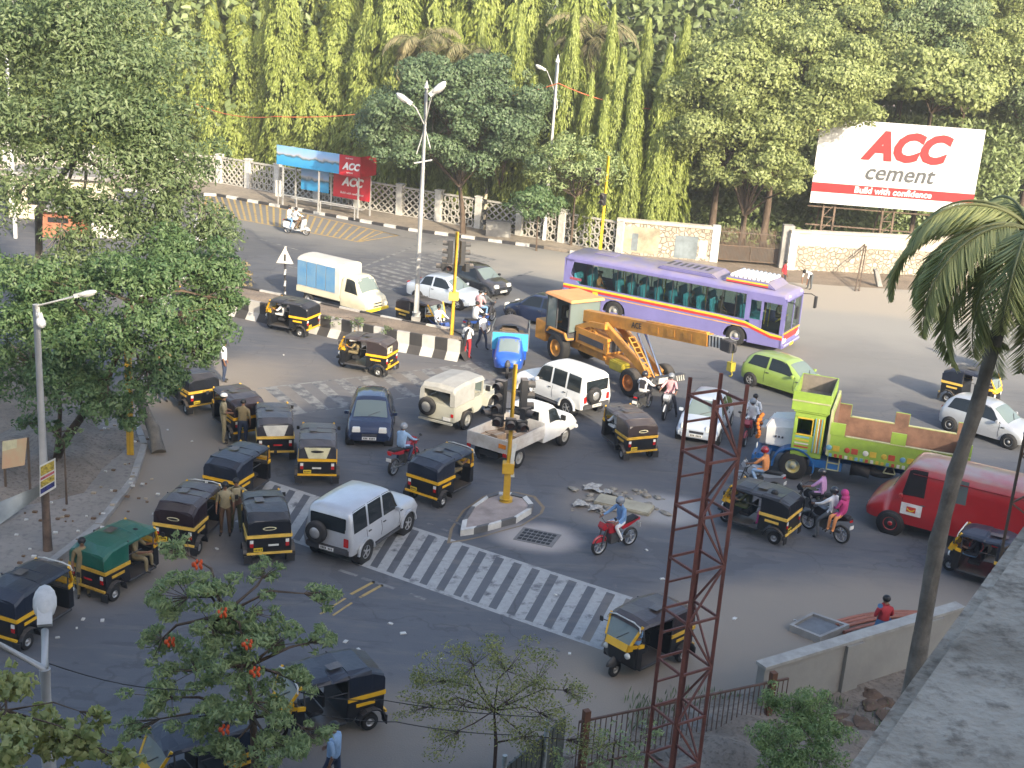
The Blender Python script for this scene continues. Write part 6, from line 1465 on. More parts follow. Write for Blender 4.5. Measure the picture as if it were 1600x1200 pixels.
# far signal
root = empty('traffic_signal', label='slim yellow signal post at the far wall behind the purple bus', cat='traffic light'); p = at(937, 400)
mb = MB(); post(mb, p, 6.2, .11, .1); mb.build('post', mat('clean_yellow', (.75, .52, .02), .5), root)
for z, deg, dx in ((4.4, -95, -.55), (3.2, -120, -.1)): signal_head(root, MZ(p, z, 0) @ Matrix.Translation((dx, -.1, 0)) @ Matrix.Rotation(R(deg), 4, 'Z'), 3 if z > 4 else 2)
# left yellow post
root = empty('yellow_post', label='plain yellow post rising through the leaves on the left pavement', cat='post'); p = at(204, 716)
mb = MB()
for dx in (-.06, .06): mb.box(p.x + dx - .045, p.x + dx + .045, p.y - .05, p.y + .05, 0, 5.2)
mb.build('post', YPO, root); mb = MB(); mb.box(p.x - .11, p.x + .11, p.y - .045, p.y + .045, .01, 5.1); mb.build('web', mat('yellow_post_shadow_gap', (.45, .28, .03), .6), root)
# warning sign
root = empty('warning_sign', label='triangular warning sign on a black and white banded pole', cat='road sign'); p = at(444, 462, .0); p = at(445, 458, .8); p.z = .6
mb = MB(); 
for k in range(9): mb.cyl((p.x, p.y, .6 + .28 * k), (p.x, p.y, .6 + .28 * (k + 1)), .06 + .001 * (k % 2), 12, k % 2)
mb.build('banded_pole', [WHITEP, BLKP], root); mb = MB()
tri = [(-.42, 0), (.42, 0), (0, .82)]; mb.prism(tri, -.015, .015, 0, Matrix.Translation((p.x, p.y - .09, 2.3))); mb.build('sign_plate', mat('faded_sign_back', (.62, .60, .55), .5), root)
mb = MB(); mb.box(p.x - .05, p.x + .05, p.y - .112, p.y - .106, 2.42, 2.75); mb.build('sign_symbol', BLKP, root)
root = empty('banded_bollard', label='thin black and white banded post on the far pavement', cat='post'); p = at(756, 362)
mb = MB()
for k in range(8): mb.cyl((p.x, p.y, .14 + .34 * k), (p.x, p.y, .14 + .34 * (k + 1)), .10 + .001 * (k % 2), 10, k % 2)
mb.build('banded_pole', [mat('amber_white', (.7, .6, .42), .6), BLKP], root)
GALV = mat('galvanised_grey', (.46, .46, .45), .5, .2, .12, 1.5); LHEAD = mat('lamp_head_white', (.55, .55, .53), .45, 0, .1, 8)
def lamp_head(parent, base, tip, w=.2, l=.75, part='lamp_head'):
    base, tip = Vector(base), Vector(tip); d = (tip - base).normalized(); s = d.cross(Vector((0, 0, 1))).normalized(); u = s.cross(d)
    M_ = Matrix((d, s, u)).transposed().to_4x4(); M_.translation = tip
    mb = MB(); mb.ell((l * .45, 0, 0), (l * .55, w, w * .55), 14, 8, M=M_); mb.box(-.12, .25, -w * .6, w * .6, -w * .35, w * .4, 0, M_); o = mb.build(part, LHEAD, parent, bevel=0)
    mb = MB(); mb.ell((l * .5, 0, -w * .25), (l * .4, w * .8, w * .5), 12, 6, M=M_, z1=0); mb.build('lamp_lens', mat('frosted_lens', (.55, .55, .52), .3), o, bevel=-1)
# double lamp post on the divider
root = empty('street_lamp', label='tall pale lamp post with two angled lamps on the striped divider', cat='street lamp'); p = at(650, 498, HD); H1 = AD(657, 137, p.y).z
mb = MB(); mb.tube([(p.x, p.y, .7), (p.x, p.y, 6), (p.x, p.y, H1)], [.14, .11, .07], 14); mb.cyl((p.x, p.y, .7), (p.x, p.y, 1.2), .2); mb.tube([(p.x, p.y, H1), (p.x, p.y, H1 + .35)], [.12, .01], 10); mb.build('pole', GALV, root)
e1, e2 = AD(640, 160, p.y - .6), AD(676, 146, p.y - .8); mb = MB()
mb.tube([(p.x, p.y, H1 - 1.6), lerp(Vector((p.x, p.y, H1 - 1.2)), e1, .6), e1], .035, 8); mb.tube([(p.x, p.y, H1 - 1.6), lerp(Vector((p.x, p.y, H1 - 1.3)), e2, .6), e2], .035, 8)
mb.tube([(p.x, p.y, H1 - 1.7), (p.x - .3, p.y, H1 - 2.9)], .03, 6); mb.tube([(p.x, p.y, H1 - 1.7), (p.x + .3, p.y, H1 - 2.6)], .03, 6); mb.bar((p.x - .4, p.y, H1 - 3.3), (p.x + .4, p.y, H1 - 3.1), .12, .06); mb.build('arms', GALV, root)
lamp_head(root, e1 + Vector((.5, 0, -.3)), e1, .22, .7); lamp_head(root, e2 + Vector((-.4, .1, -.4)), e2, .26, .8)
mb = MB(); mb.box(p.x - .2, p.x + .2, p.y - .2, p.y + .2, HD - .1, HD + .12); mb.build('base', CONC, root)
# single lamp by the wall
root = empty('street_lamp', label='white lamp post with one curved arm beside the far lattice wall', cat='street lamp'); p = at(850, 378); H2 = AD(872, 97, p.y).z
mb = MB(); mb.tube([(p.x, p.y, 0), (p.x, p.y, H2)], [.14, .10], 12); mb.tube([(p.x, p.y, H2), (p.x, p.y, H2 + .5)], [.15, .01], 10); mb.build('pole', mat('lamp_white', (.68, .68, .68), .5), root)
e = AD(850, 108, p.y); mb = MB(); mb.tube([(p.x, p.y, H2 - 1.9), (p.x - .35, p.y, H2 - 1.1), (e.x + .2, p.y, e.z - .1), e], .03, 8); mb.tube([(p.x, p.y, H2 - 3.1), (p.x + .2, p.y, H2 - 2.8), (p.x + .15, p.y, H2 - 2.3), (p.x, p.y, H2 - 2.1)], .03, 6); mb.build('arm', GALV, root); lamp_head(root, e + Vector((.5, 0, -.2)), e, .2, .6)
# left grey lamp post
root = empty('street_lamp', label='grey lamp post with rusty foot and a long-armed lamp before the left trees', cat='street lamp'); p = at(75, 866); T = AD(60, 476, p.y)
mb = MB(); mb.tube([(p.x, p.y, 0), (p.x, p.y, 2.2)], [.14, .12], 12, 1); mb.tube([(p.x, p.y, 2.2), (p.x, p.y, T.z)], [.12, .09], 12, 0); mb.build('pole', [GALV, mat('rusty_post_foot', (.17, .12, .09), .8, 0, .3, 3)], root)
e = AD(124, 461, p.y - .4); mb = MB(); mb.tube([(p.x, p.y, T.z - .05), e], .03, 8); mb.tube([(p.x, p.y, T.z - .1), (p.x + .15, p.y - .3, T.z - .25)], .03, 8); mb.build('arm', GALV, root); lamp_head(root, Vector((p.x, p.y, T.z)), e, .14, .55); lamp_head(root, (p.x, p.y, T.z), (p.x + .16, p.y - .2, T.z - .3), .13, .3)
# near lamp, bottom left
root = empty('street_lamp', label='near grey lamp post at the bottom left corner, seen from behind its lamp', cat='street lamp'); p = AD(77, 1200, 16); T = AD(70, 1045, 16)
mb = MB(); mb.tube([(p.x, 16, 0), (p.x, 16, T.z - 1.1), (T.x, 16, T.z - 1.0), (T.x, 16, T.z)], [.13, .105, .085, .08], 14); mb.build('pole', GALV, root)
e = AD(70, 985, 16.6); f_ = AD(-30, 992, 15.6); mb = MB(); mb.tube([T, e], .055, 10); mb.tube([T, f_], .045, 8); mb.build('arms', GALV, root); lamp_head(root, T, AD(70, 965, 16.5), .17, .5); lamp_head(root, T, f_, .2, .5)
mb = MB(); pt = [AD(77 + 230 * t, 1037 + 40 * t + 12 * math.sin(t * 3), 16 + 2 * t) for t in [k / 8 for k in range(9)]]; mb.tube(pt, .008, 5); tag(mb.build('cable', DARK), 'thin black wire running right from the near lamp post', 'wire')
# partly hidden post and lamp far left
root = empty('street_lamp', label='thin pale post behind the top of the left tree', cat='street lamp'); p = at(25, 372); p.z = 0; T = AD(13, 12, p.y)
mb = MB(); mb.tube([(p.x, p.y, 0), (p.x, p.y, T.z - .3)], [.13, .09], 10); mb.build('pole', mat('lamp_white', (.7, .7, .7)), root); e = AD(20, 2, p.y); lamp_head(root, (p.x, p.y, T.z - .3), e, .25, .8)
# cables
def wire(label, pts, r=.02, m=None, sag=.0):
    mb = MB(); out = []
    for a, b in zip(pts, pts[1:]):
        for k in range(10): t = k / 10; q = lerp(a, b, t); q.z -= sag * 4 * t * (1 - t); out.append(q)
    out.append(pts[-1]); mb.tube(out, r, 5); return tag(mb.build('cable', m or DARK), label, 'wire')
OC = mat('orange_cable', (.50, .13, .05), .6)
wire('orange cable sagging from the white lamp post across the dark trees to the billboard', [AD(872, 130, 81.5), AD(1040, 172, 82), AD(1290, 203, 87)], .035, OC, .35)
wire('orange cable running left from the white lamp post across the hanging trees', [AD(872, 130, 81.5), AD(690, 155, 82), AD(430, 182, 85), AD(300, 160, 90)], .03, OC, .4)
wire('thin black wire crossing the near road above the bottom rickshaw', [AD(470, 1082, 17), AD(600, 1094, 17.5), AD(840, 1120, 19)], .008, None, .05)
wire('second thin black wire crossing the near road at the bottom', [AD(480, 1112, 17), AD(620, 1128, 17.5), AD(800, 1148, 19)], .008, None, .05)
# ================================================================== bus shelter
root = empty('bus_shelter', label='bus shelter with a blue and red advertising roof band', cat='bus shelter')
A_ = at(442, 322); B_ = at(566, 344); M, L_ = along(None, A_, B_, None); SH = 3.4
ADB = None
def sea_mat():
    m, t, b = _new('printed_seascape'); N = t.nodes; L = t.links; tc = N.new('ShaderNodeTexCoord'); sp = N.new('ShaderNodeSeparateXYZ'); L.new(tc.outputs['Generated'], sp.inputs[0])
    cr = N.new('ShaderNodeValToRGB'); cr.color_ramp.interpolation = 'LINEAR'; e = cr.color_ramp.elements; e[0].color = (.03, .25, .50, 1); e[1].color = (.20, .42, .72, 1); x = e.new(.42); x.color = (.06, .32, .60, 1); x = e.new(.5); x.color = (.05, .12, .16, 1); x = e.new(.58); x.color = (.40, .40, .42, 1); x = e.new(.66); x.color = (.30, .42, .66, 1)
    no = N.new('ShaderNodeTexNoise'); no.inputs['Scale'].default_value = 2; L.new(tc.outputs['Object'], no.inputs['Vector']); ma = N.new('ShaderNodeMath'); ma.operation = 'MULTIPLY_ADD'; ma.inputs[1].default_value = .35; L.new(no.outputs['Fac'], ma.inputs[0]); su = N.new('ShaderNodeMath'); su.operation = 'SUBTRACT'; L.new(sp.outputs['Z'], su.inputs[0]); su.inputs[1].default_value = .17; L.new(su.outputs[0], ma.inputs[2])
    L.new(ma.outputs[0], cr.inputs[0]); L.new(cr.outputs[0], b.inputs['Base Color']); b.inputs['Roughness'].default_value = .35
    return m
SEA = sea_mat(); ADR = mat('advert_red', (.50, .015, .03), .4, 0, .05)
xr = L_ * .76
mb = MB(); mb.box(-.15, xr, -.55, -.50, SH - .45, SH + .85, 0, M); mb.build('blue_fascia', SEA, root)
mb = MB(); mb.box(xr, L_ + .1, -.55, -.50, SH - .5, SH + .85, 0, M); mb.box(L_ + .05, L_ + .1, -.5, 1.3, SH - .5, SH + .85, 0, M); mb.build('red_fascia', ADR, root)
mb = MB(); mb.box(-.15, L_ + .05, -.5, 1.3, SH + .1, SH + .18, 0, M); mb.box(-.15, -.1, -.5, 1.3, SH - .2, SH + .6, 0, M); mb.build('roof', GALV, root)
mb = MB(); mb.box(.8, xr * .62, .95, 1.0, 1.2, 2.7, 0, M); mb.build('rear_panel_blue', SEA, root); mb = MB(); mb.box(xr * .70, L_ - .1, .93, .98, 1.1, 2.8, 0, M); mb.build('rear_panel_red', ADR, root)
mb = MB()
for x in (.3, L_ * .5, L_ - .1):
    for y in (-.4, 1.0): mb.bar((x, y, .14), (x, y, SH + .1), .09, .09, 0, (1, 0, 0), M)
mb.bar((.3, -.9, 1.0), (L_ * .55, -.9, 1.0), .06, .06, 0, (0, 0, 1), M); mb.bar((L_ * .58, -.9, 1.0), (L_, -.9, 1.0), .06, .06, 0, (0, 0, 1), M)
for x in (.3, L_ * .28, L_ * .55, L_ * .58, L_): mb.bar((x, -.9, .14), (x, -.9, 1.0), .06, .06, 0, (1, 0, 0), M)
mb.bar((.4, .5, .6), (L_ - .3, .5, .6), .35, .05, 0, (0, 0, 1), M); mb.build('shelter_frame', GALV, root)
FR = M @ Matrix.Rotation(R(90), 4, 'X')
WL_ = mat('sign_white', (.82, .82, .82), .5)
def sign(txt, x, y, z, size, m, parent, M, shear=.25, bold=.0): return font(txt, size, m, 'lettering', parent, M @ Matrix.Translation((x, y, z)) @ Matrix.Rotation(R(90), 4, 'X'), shear, .004, bold)
sign('ACC', (xr + L_ + .1) / 2 + .1, -.565, SH + .12, .62, WL_, root, M, .3, .03); sign('cement', (xr + L_ + .1) / 2, -.565, SH - .27, .17, WL_, root, M, .2); sign('Build with', (xr + L_) / 2, -.565, SH + .66, .15, WL_, root, M)
sign('ACC', (xr * .7 + L_) / 2, .915, 2.2, .78, WL_, root, M, .3, .035); sign('Build with confidence', (xr * .7 + L_) / 2, .915, 1.45, .22, WL_, root, M, .1)
mb = MB(); p = at(435, 320); mb.box(p.x - .2, p.x + .2, p.y - .05, p.y + .05, .6, 1.7); tag(mb.build('notice_board', WHITEP), 'small white board at the left foot of the bus shelter', 'board')
mb = MB(); p = at(778, 372); mb.box(p.x - .8, p.x + .8, p.y - .3, p.y + .3, 0, 1.05); mb.box(p.x - .85, p.x + .85, p.y - .35, p.y + .35, 1.05, 1.12); tag(mb.build('utility_box', CONC, bevel=.02), 'low grey concrete utility box on the far pavement', 'box')
# ================================================================== billboard
root = empty('billboard', label='large white billboard with red and grey lettering above the far wall', cat='billboard')
YB = 82.5; c0, c1, c3 = AD(1265, 316, YB), AD(1283, 184, YB), AD(1517, 313, YB); bw, bh = c3.x - c0.x, c1.z - c0.z
M = Matrix.Translation((c0.x, YB, c0.z)) @ Matrix.Rotation(R(-3), 4, 'Z')
mb = MB(); mb.box(0, bw, 0, .15, 0, bh, 0, M); mb.build('panel', mat('billboard_white', (.60, .61, .61), .5, 0, .03), root)
RED2 = mat('billboard_red', (.33, .015, .018), .5); mb = MB(); mb.box(0, bw, -.012, -.003, bh * .135, bh * .245, 0, M); mb.build('red_band', RED2, root)
def btext(t, fx, fz, size, m, shear, bold): return font(t, size, m, 'lettering', root, M @ Matrix.Translation((bw * fx, -.03, bh * fz)) @ Matrix.Rotation(R(90), 4, 'X'), shear, .008, bold)
btext('ACC', .535, .71, bh * .44, RED2, .28, .13); btext('cement', .52, .41, bh * .27, mat('billboard_grey', (.08, .085, .09), .5), .22, .02); btext('Build with confidence', .50, .19, bh * .105, WL_, .1, .015)
FRM = mat('rusty_frame', (.20, .14, .10), .8, 0, .3, 3); mb = MB()
for fx in (.10, .17, .47, .54, .85):
    mb.bar((bw * fx, .5, -c0.z), (bw * fx, .5, bh * .9), .12, .12, 0, (1, 0, 0), M)
for k in range(5):
    for f0, f1 in ((.10, .17), (.47, .54)): z0 = -c0.z + k * .9; mb.bar((bw * f0, .5, z0), (bw * f1, .5, z0 + .9), .05, .05, 0, (0, 1, 0), M); mb.bar((bw * f0, .5, z0 + .9), (bw * f1, .5, z0 + .9), .05, .05, 0, (0, 1, 0), M)
for z in (-.3, -1.5): mb.bar((0, .55, z), (bw, .55, z), .08, .08, 0, (0, 1, 0), M)
mb.build('steel_frame', FRM, root); mb = MB()
for fx in (.12, .5, .85): mb.bar((bw * fx, .6, bh * .8), (bw * fx, 4.5, -c0.z), .1, .1, 0, (0, 1, 0), M)
mb.build('props', FRM, root)
# leaning tripod pole by the wall and fallen slab
root = empty('leaning_pole', label='thin dark pole leaning against the sunlit wall', cat='pole'); a = at(1336, 455); b_ = AD(1352, 378, 79.2); mb = MB(); mb.tube([a, b_], .05, 8); mb.tube([a + Vector((.25, .1, 0)), b_ + Vector((.1, 0, -.1))], .04, 8); mb.build('poles', IRON, root)
mb = MB(); a = at(1374, 447); mb.prism([(-.15, 0), (.15, 0), (-.25, 1.0), (-.5, 1.0)], -.25, .25, 0, Matrix.Translation(a)); tag(mb.build('stone_slab', CONC, bevel=.02), 'grey slab standing tilted on the verge below the wall', 'slab')
# ================================================================== steel lattice tower
root = empty('lattice_tower', label='rusty red steel lattice tower rising in front of the junction', cat='tower')
RUST = mat('rusty_red_steel', (.20, .075, .06), .65, .1, .25, 3, col2=(.11, .05, .04))
YT = 20.0; T0, T1, T2 = AD(1083, 598, YT), AD(1158, 618, YT), AD(1120, 606, YT); hs = .40; TX = T2.x + .02; ZT = T2.z - .18
ang0 = R(-12); cx, cy = TX, YT
cor = [(cx + .47 * math.cos(ang0 + k * math.pi / 2), cy + .47 * math.sin(ang0 + k * math.pi / 2)) for k in range(4)]
for k, (x, y) in enumerate(cor):
    mb = MB(); e = .30 if k != 3 else .12
    mb.box(x - .028, x + .028, y - .006, y + .006, 0, ZT + e); mb.box(x - .006 - .03 * (1 if k in (0, 3) else -1), x + .006 - .03 * (1 if k in (0, 3) else -1), y - .028, y + .028, 0, ZT + e); mb.build('leg', RUST, root)
zs = []; z = .1
while z < ZT + .05: zs.append(z); z += .98
dz = ZT - zs[-1]; zs = [q + dz for q in zs if q + dz > .1]
mb = MB(); md = MB()
for i, z in enumerate(zs):
    for k in range(4):
        a, b = cor[k], cor[(k + 1) % 4]; mb.bar((*a, z), (*b, z), .03, .045)
        if k == 1 and i + 1 < len(zs): mb.bar((*a, z + .5), (*b, z + .5), .028, .035)
        if i + 1 < len(zs) and k in (0, 3):
            q = (a, b) if (i + k) % 2 else (b, a); md.bar((*q[0], z), (*q[1], zs[i + 1]), .028, .035)
mb.build('horizontals', RUST, root); md.build('diagonals', RUST, root)
# second mast at the right edge
root = empty('lattice_mast', label='thin dark lattice mast at the right edge above the parapet', cat='tower'); a, b_ = AD(1575, 812, 14), AD(1604, 600, 14); mb = MB()
bs = Vector((a.x - .02, 14, 0)); 
for dx in (0, .45): mb.tube([(a.x + dx, 14, 0), (a.x + dx, 14, b_.z + 1.5)], .022, 8)
mb.build('legs', IRON, root); mb = MB(); z = 9.0
while z < b_.z + 1.3: mb.bar((a.x, 14, z), (a.x + .45, 14, z + .3), .02); mb.bar((a.x + .45, 14, z + .3), (a.x, 14, z + .6), .02); z += .6
mb.build('bracing', IRON, root)
# ================================================================== near wall, fence, slab, pipes
root = empty('concrete_wall', label='grey rendered wall running from the rusty fence to the palm trunk', cat='wall')
WH = 1.35; A_, B_ = at(1190, 1042, WH), at(1500, 948, WH); A_.z = B_.z = 0; M, L_ = along(None, A_, B_, None)
RW = mat('rendered_wall', (.30, .29, .26), .85, 0, .15, .7, bump=.25, col2=(.24, .23, .21)); mb = MB(); mb.box(0, L_, -.12, .12, 0, WH, 0, M); mb.build('wall_face', RW, root)
mb = MB()
for x in (2.65, 5.6): mb.box(x, x + .55, -.22, -.12, 0, WH - .02, 0, M)
mb.build('piers', RW, root); mb = MB(); mb.box(-.03, L_, -.17, .17, WH, WH + .08, 0, M); mb.build('coping', mat('pale_coping', (.36, .35, .32), .85), root)
mb = MB(); pd = A_ + (A_ - B_).normalized() * .05
mb2 = MB(); C_ = at(1190, 1105); 
root = empty('iron_fence', label='rusty iron bar fence at the foot of the lattice tower', cat='fence'); FH = 1.25
FA, FB = at(860, 1182, 0), at(1236, 1104, 0); FB = at(1232, 1060, FH); FA = at(905, 1128, FH); FA.z = FB.z = 0; M, L_ = along(None, FA, FB, None)
RB = mat('rusty_bars', (.13, .075, .055), .8, 0, .25, 4); mb = MB()
nb = int(L_ / .13)
for k in range(nb): mb.bar((L_ * k / (nb - 1), 0, .05), (L_ * k / (nb - 1), 0, FH), .018, .018, 0, (1, 0, 0), M)
mb.build('bars', RB, root); mb = MB(); mb.bar((0, 0, FH), (L_, 0, FH), .045, .045, 0, (0, 0, 1), M); mb.bar((0, 0, .12), (L_, 0, .12), .04, .04, 0, (0, 0, 1), M); mb.build('rails', RB, root)
for x in (L_ - .45, L_ * .03): mb = MB(); mb.box(x - .07, x + .07, -.07, .07, 0, FH + .25, 0, M); mb.build('post', mat('rusty_brown_post', (.14, .06, .03), .8), root)
root = empty('sheet_fence', label='dull grey-green sheet fence behind the sparse small tree', cat='fence'); GA, GB = at(700, 1225), FA + Vector((-.3, 0, 0)); GA = AD(690, 1205, 20.0); GA.z = 0; M, L_ = along(None, GA, GB, None)
mb = MB(); mb.box(0, L_, -.02, .02, .1, 1.35, 0, M)
for k in range(int(L_ / .2)): mb.box(.2 * k, .2 * k + .04, -.035, .035, .1, 1.36, 0, M)
mb.build('sheet', mat('green_grey_sheet', (.09, .10, .09), .7, 0, .2, 1.5), root)
for x in (.6, L_ * .45, L_ * .8): mb = MB(); mb.tube([(x, -.08, 0), (x, -.08, 1.75)], .05, 8, M=M); mb.build('post', mat('painted_post', (.40, .44, .44), .6, 0, .3, 6), root)
root = empty('inspection_slab', label='concrete-rimmed square cover slab beside the pipes', cat='slab'); q = [at(*p) for p in ((1232, 986), (1268, 966), (1326, 986), (1280, 1006))]; ce = sum(q, Vector()) / 4
mb = MB()
for i in range(4): a, b = q[i], q[(i + 1) % 4]; mb.slab([(p.x, p.y) for p in (a, b, lerp(b, ce, .16), lerp(a, ce, .16))], 0, .2)
mb.build('rim', CONC, root); mb = MB(); mb.slab([(lerp(p, ce, .15).x, lerp(p, ce, .15).y) for p in q], 0, .12); mb.build('cover', mat('dark_cover', (.16, .17, .18), .8), root)
PIPE = mat('terracotta_pipe', (.33, .13, .09), .7, 0, .15, 3); PIPG = mat('grey_green_pipe', (.14, .16, .15), .6)
for k in range(7):
    a, m_, b = at(1300 + k * 6, 978 + k * 5), at(1372 + k * 4, 955 + k * 5), at(1440, 962 + k * 4); mb = MB(); pts_ = []
    for j in range(13): t = j / 12; p = a * (1 - t) ** 2 + m_ * 2 * t * (1 - t) + b * t * t; pts_.append((p.x, p.y, .09 + .02 * (k % 3)))
    mb.tube(pts_, .06, 8); tag(mb.build('pipe', PIPE if k < 4 else PIPG), 'terracotta coloured pipe curving on the ground behind the wall' if k < 4 else 'grey-green pipe curving on the ground behind the wall', 'pipe', 'pipes lying behind the wall')
# ================================================================== roof parapet in the near corner and the block behind the viewer
PZ = 15.35; e0, e1 = at(1600, 806, PZ), at(1308, 1200, PZ); d = (e0 - e1).normalized(); a = e0 + d * 3.5; b = e1 - d * .9; n = Vector((d.y, -d.x, 0))
mb = MB(); mb.slab([(p.x, p.y) for p in (b, b + n * 2.4, a + n * 2.4, a)][::1], PZ - .35, PZ)
root = empty('roof_parapet', label='rough grey concrete parapet across the lower right corner', cat='parapet')
mb.build('ledge', soilmat('mossy_rough_concrete', (.27, .22, .165), (.52, .44, .35), (.14, .11, .08), 3.5, 30, .35), root, bevel=.03)
mb = MB(); mb.slab([(p.x, p.y) for p in (b + n * .2, b + n * 2.3, a + n * 2.3, a + n * .2)], 0, PZ - .35); mb.build('wall_below', CONC, root)
BT = 25.0; root = empty('apartment_block', label='tall plain block standing behind the viewer, its shade covering the near road', cat='building')
mb = MB(); mb.box(-45, 110, -16, -3, 0, BT); mb.build('wall', PLAS, root)
# ================================================================== left-side clutter
root = empty('sign_board', label='yellow and white paper sign hung on the left lamp post', cat='sign'); a, b_, c_, d_ = AD(62, 728, 32.2), AD(86, 716, 32.2), AD(87, 762, 32.2), AD(62, 777, 32.2)
mb = MB(); mb.add([a, b_, c_, d_] + [v + Vector((0, .03, 0)) for v in (a, b_, c_, d_)], [(0, 1, 2, 3), (7, 6, 5, 4), (0, 4, 5, 1), (1, 5, 6, 2), (2, 6, 7, 3), (3, 7, 4, 0)]); mb.build('board', MISW, root)
for k, (cc, f0, f1) in enumerate((((.65, .5, .08), .05, .35), ((.55, .12, .15), .40, .48), ((.65, .5, .08), .52, .72), ((.05, .06, .25), .76, .92))):
    mb = MB(); o_ = Vector((0, -.01, 0)); mb.add([lerp(a, d_, f0) + o_ + (b_ - a) * .06, lerp(b_, c_, f0) + o_ - (b_ - a) * .06, lerp(b_, c_, f1) + o_ - (b_ - a) * .06, lerp(a, d_, f1) + o_ + (b_ - a) * .06], [(0, 1, 2, 3)]); mb.build('print_band', mat('print_%d' % k, cc, .6, 0, .4, 14), root, bevel=-1)
root = empty('hoarding_board', label='orange and yellow poster board on the littered mound', cat='board'); a, b_, c_, d_ = AD(4, 690, 36), AD(42, 684, 36), AD(38, 727, 36), AD(3, 733, 36)
mb = MB(); mb.add([a, b_, c_, d_] + [v + Vector((0, .04, 0)) for v in (a, b_, c_, d_)], [(0, 1, 2, 3), (7, 6, 5, 4), (0, 4, 5, 1), (1, 5, 6, 2), (2, 6, 7, 3), (3, 7, 4, 0)]); mb.build('board', mat('poster_orange', (.55, .33, .20), .6, 0, .4, 2, col2=(.6, .5, .3)), root)
mb = MB(); o_ = Vector((0, -.01, 0)); mb.add([a + o_, lerp(a, b_, .6) + o_, lerp(a, b_, .6) + (d_ - a) * .3 + o_, a + (d_ - a) * .35 + o_], [(0, 1, 2, 3)]); mb.build('yellow_print', MISC, root, bevel=-1)
mb = MB(); mb.bar((a.x, 36.05, 0), (a.x, 36.05, a.z), .06); mb.bar((b_.x, 36.05, 0), (b_.x, 36.05, b_.z), .06); mb.build('posts', IRON, root)
root = empty('fallen_sheet', label='long grey metal sheet lying against the mound at the left edge', cat='metal sheet'); a, b_, c_, d_ = at(-15, 790, .6), at(66, 757, 1.0), at(66, 772, .6), at(-15, 830, .1)
mb = MB(); K = 10
mb.grid([[lerp(lerp(a, b_, i / K), lerp(d_, c_, i / K), j / 8) + Vector((0, 0, .03 * (j % 2))) for j in range(9)] for i in range(K + 1)]); mb.build('sheet', mat('corrugated_sheet', (.26, .28, .27), .5, .4, .15, 2), root, bevel=-1)
# straw bundle
p = at(257, 628); mb = MB(); r5 = random.Random(5)
for k in range(90): a = Vector((p.x + r5.uniform(-.3, .3), p.y + r5.uniform(-.2, .2), 1.62 + r5.uniform(-.05, .35))); mb.bar(a, a + Vector((r5.uniform(-.4, .4), r5.uniform(-.25, .25), r5.uniform(-.15, .25))), .02, .02)
mb.ell((p.x, p.y, 1.80), (.34, .26, .2), 10, 6); tag(mb.build('straw_bundle', mat('dry_straw', (.40, .25, .11), .9, 0, .2, 8)), 'straw bundle carried above a head under the tree', 'bundle')
# road rubble
r6 = random.Random(11); RUBB = mat('broken_concrete', (.30, .27, .22), .9, 0, .25, 4); 
def rock(c, r, m, name, label, cat, group, flat=.6):
    mb = MB(); v = []; ph = [r6.uniform(0, 6) for _ in range(5)]
    bm = bmesh.new(); bmesh.ops.create_icosphere(bm, subdivisions=2, radius=1)
    for q in bm.verts: k = 1 + .22 * math.sin(q.co.x * 3 + ph[0]) + .2 * math.sin(q.co.y * 4 + ph[1]) + .15 * math.sin(q.co.z * 5 + ph[2]); q.co = Vector((q.co.x * r[0] * k, q.co.y * r[1] * k, q.co.z * r[2] * k))
    bmesh.ops.rotate(bm, verts=bm.verts, cent=(0, 0, 0), matrix=Matrix.Rotation(r6.uniform(0, 3), 3, 'Z'))
    me = bpy.data.meshes.new(name); bm.to_mesh(me); bm.free(); me.materials.append(m); o = bpy.data.objects.new(name, me); COL.objects.link(o); o.location = (c.x, c.y, r[2] * .6); return tag(o, label, cat, group)
mb = MB(); a = at(975, 792); mb.box(-.95, .95, -.35, .35, 0, .12); o = mb.build('broken_slab', mat('tan_slab', (.40, .36, .26), .9, 0, .15, 2), None, bevel=.03); o.location = (a.x, a.y, .02); o.rotation_euler = (R(4), 0, R(-22)); tag(o, 'tan broken slab lying on the road rubble behind the red motorcycle', 'slab')
for k in range(44):
    a = at(890 + 150 * r6.random(), 765 + 38 * r6.random()); s_ = r6.uniform(.03, .15); rock(a, (s_ * 1.4, s_, s_ * .5), RUBB, 'rubble_stone', 'small stone of the rubble patch in the road', 'stone', 'rubble stones in the road')
for k, (u, v, w) in enumerate(((907, 790, .28), (932, 797, .30), (925, 765, .38), (950, 772, .2))):
    a = at(u, v); mb = MB(); P_ = [[(a.x + w * (i / 6 - .5) * 1.6 * (1 + .25 * math.sin(j * .9 + k)), a.y + w * (j / 6 - .5) * 1.5 * (1 + .3 * math.sin(i * .8 + k * 2)), .03 + .07 * abs(math.sin(i * .9 + j * 1.1 + k)) + .05 * (1 - abs(i / 3 - 1))) for j in range(7)] for i in range(7)]
    mb.grid(P_, 0, False); tag(mb.build('plastic_sheet', mat('dusty_sack', (.42, .41, .38), .8, 0, .25, 5)), ['crumpled white sack at the left of the rubble', 'crumpled white sheet in the middle of the rubble', 'pale board scrap at the top of the rubble', 'small white scrap on the rubble'][k], 'litter')
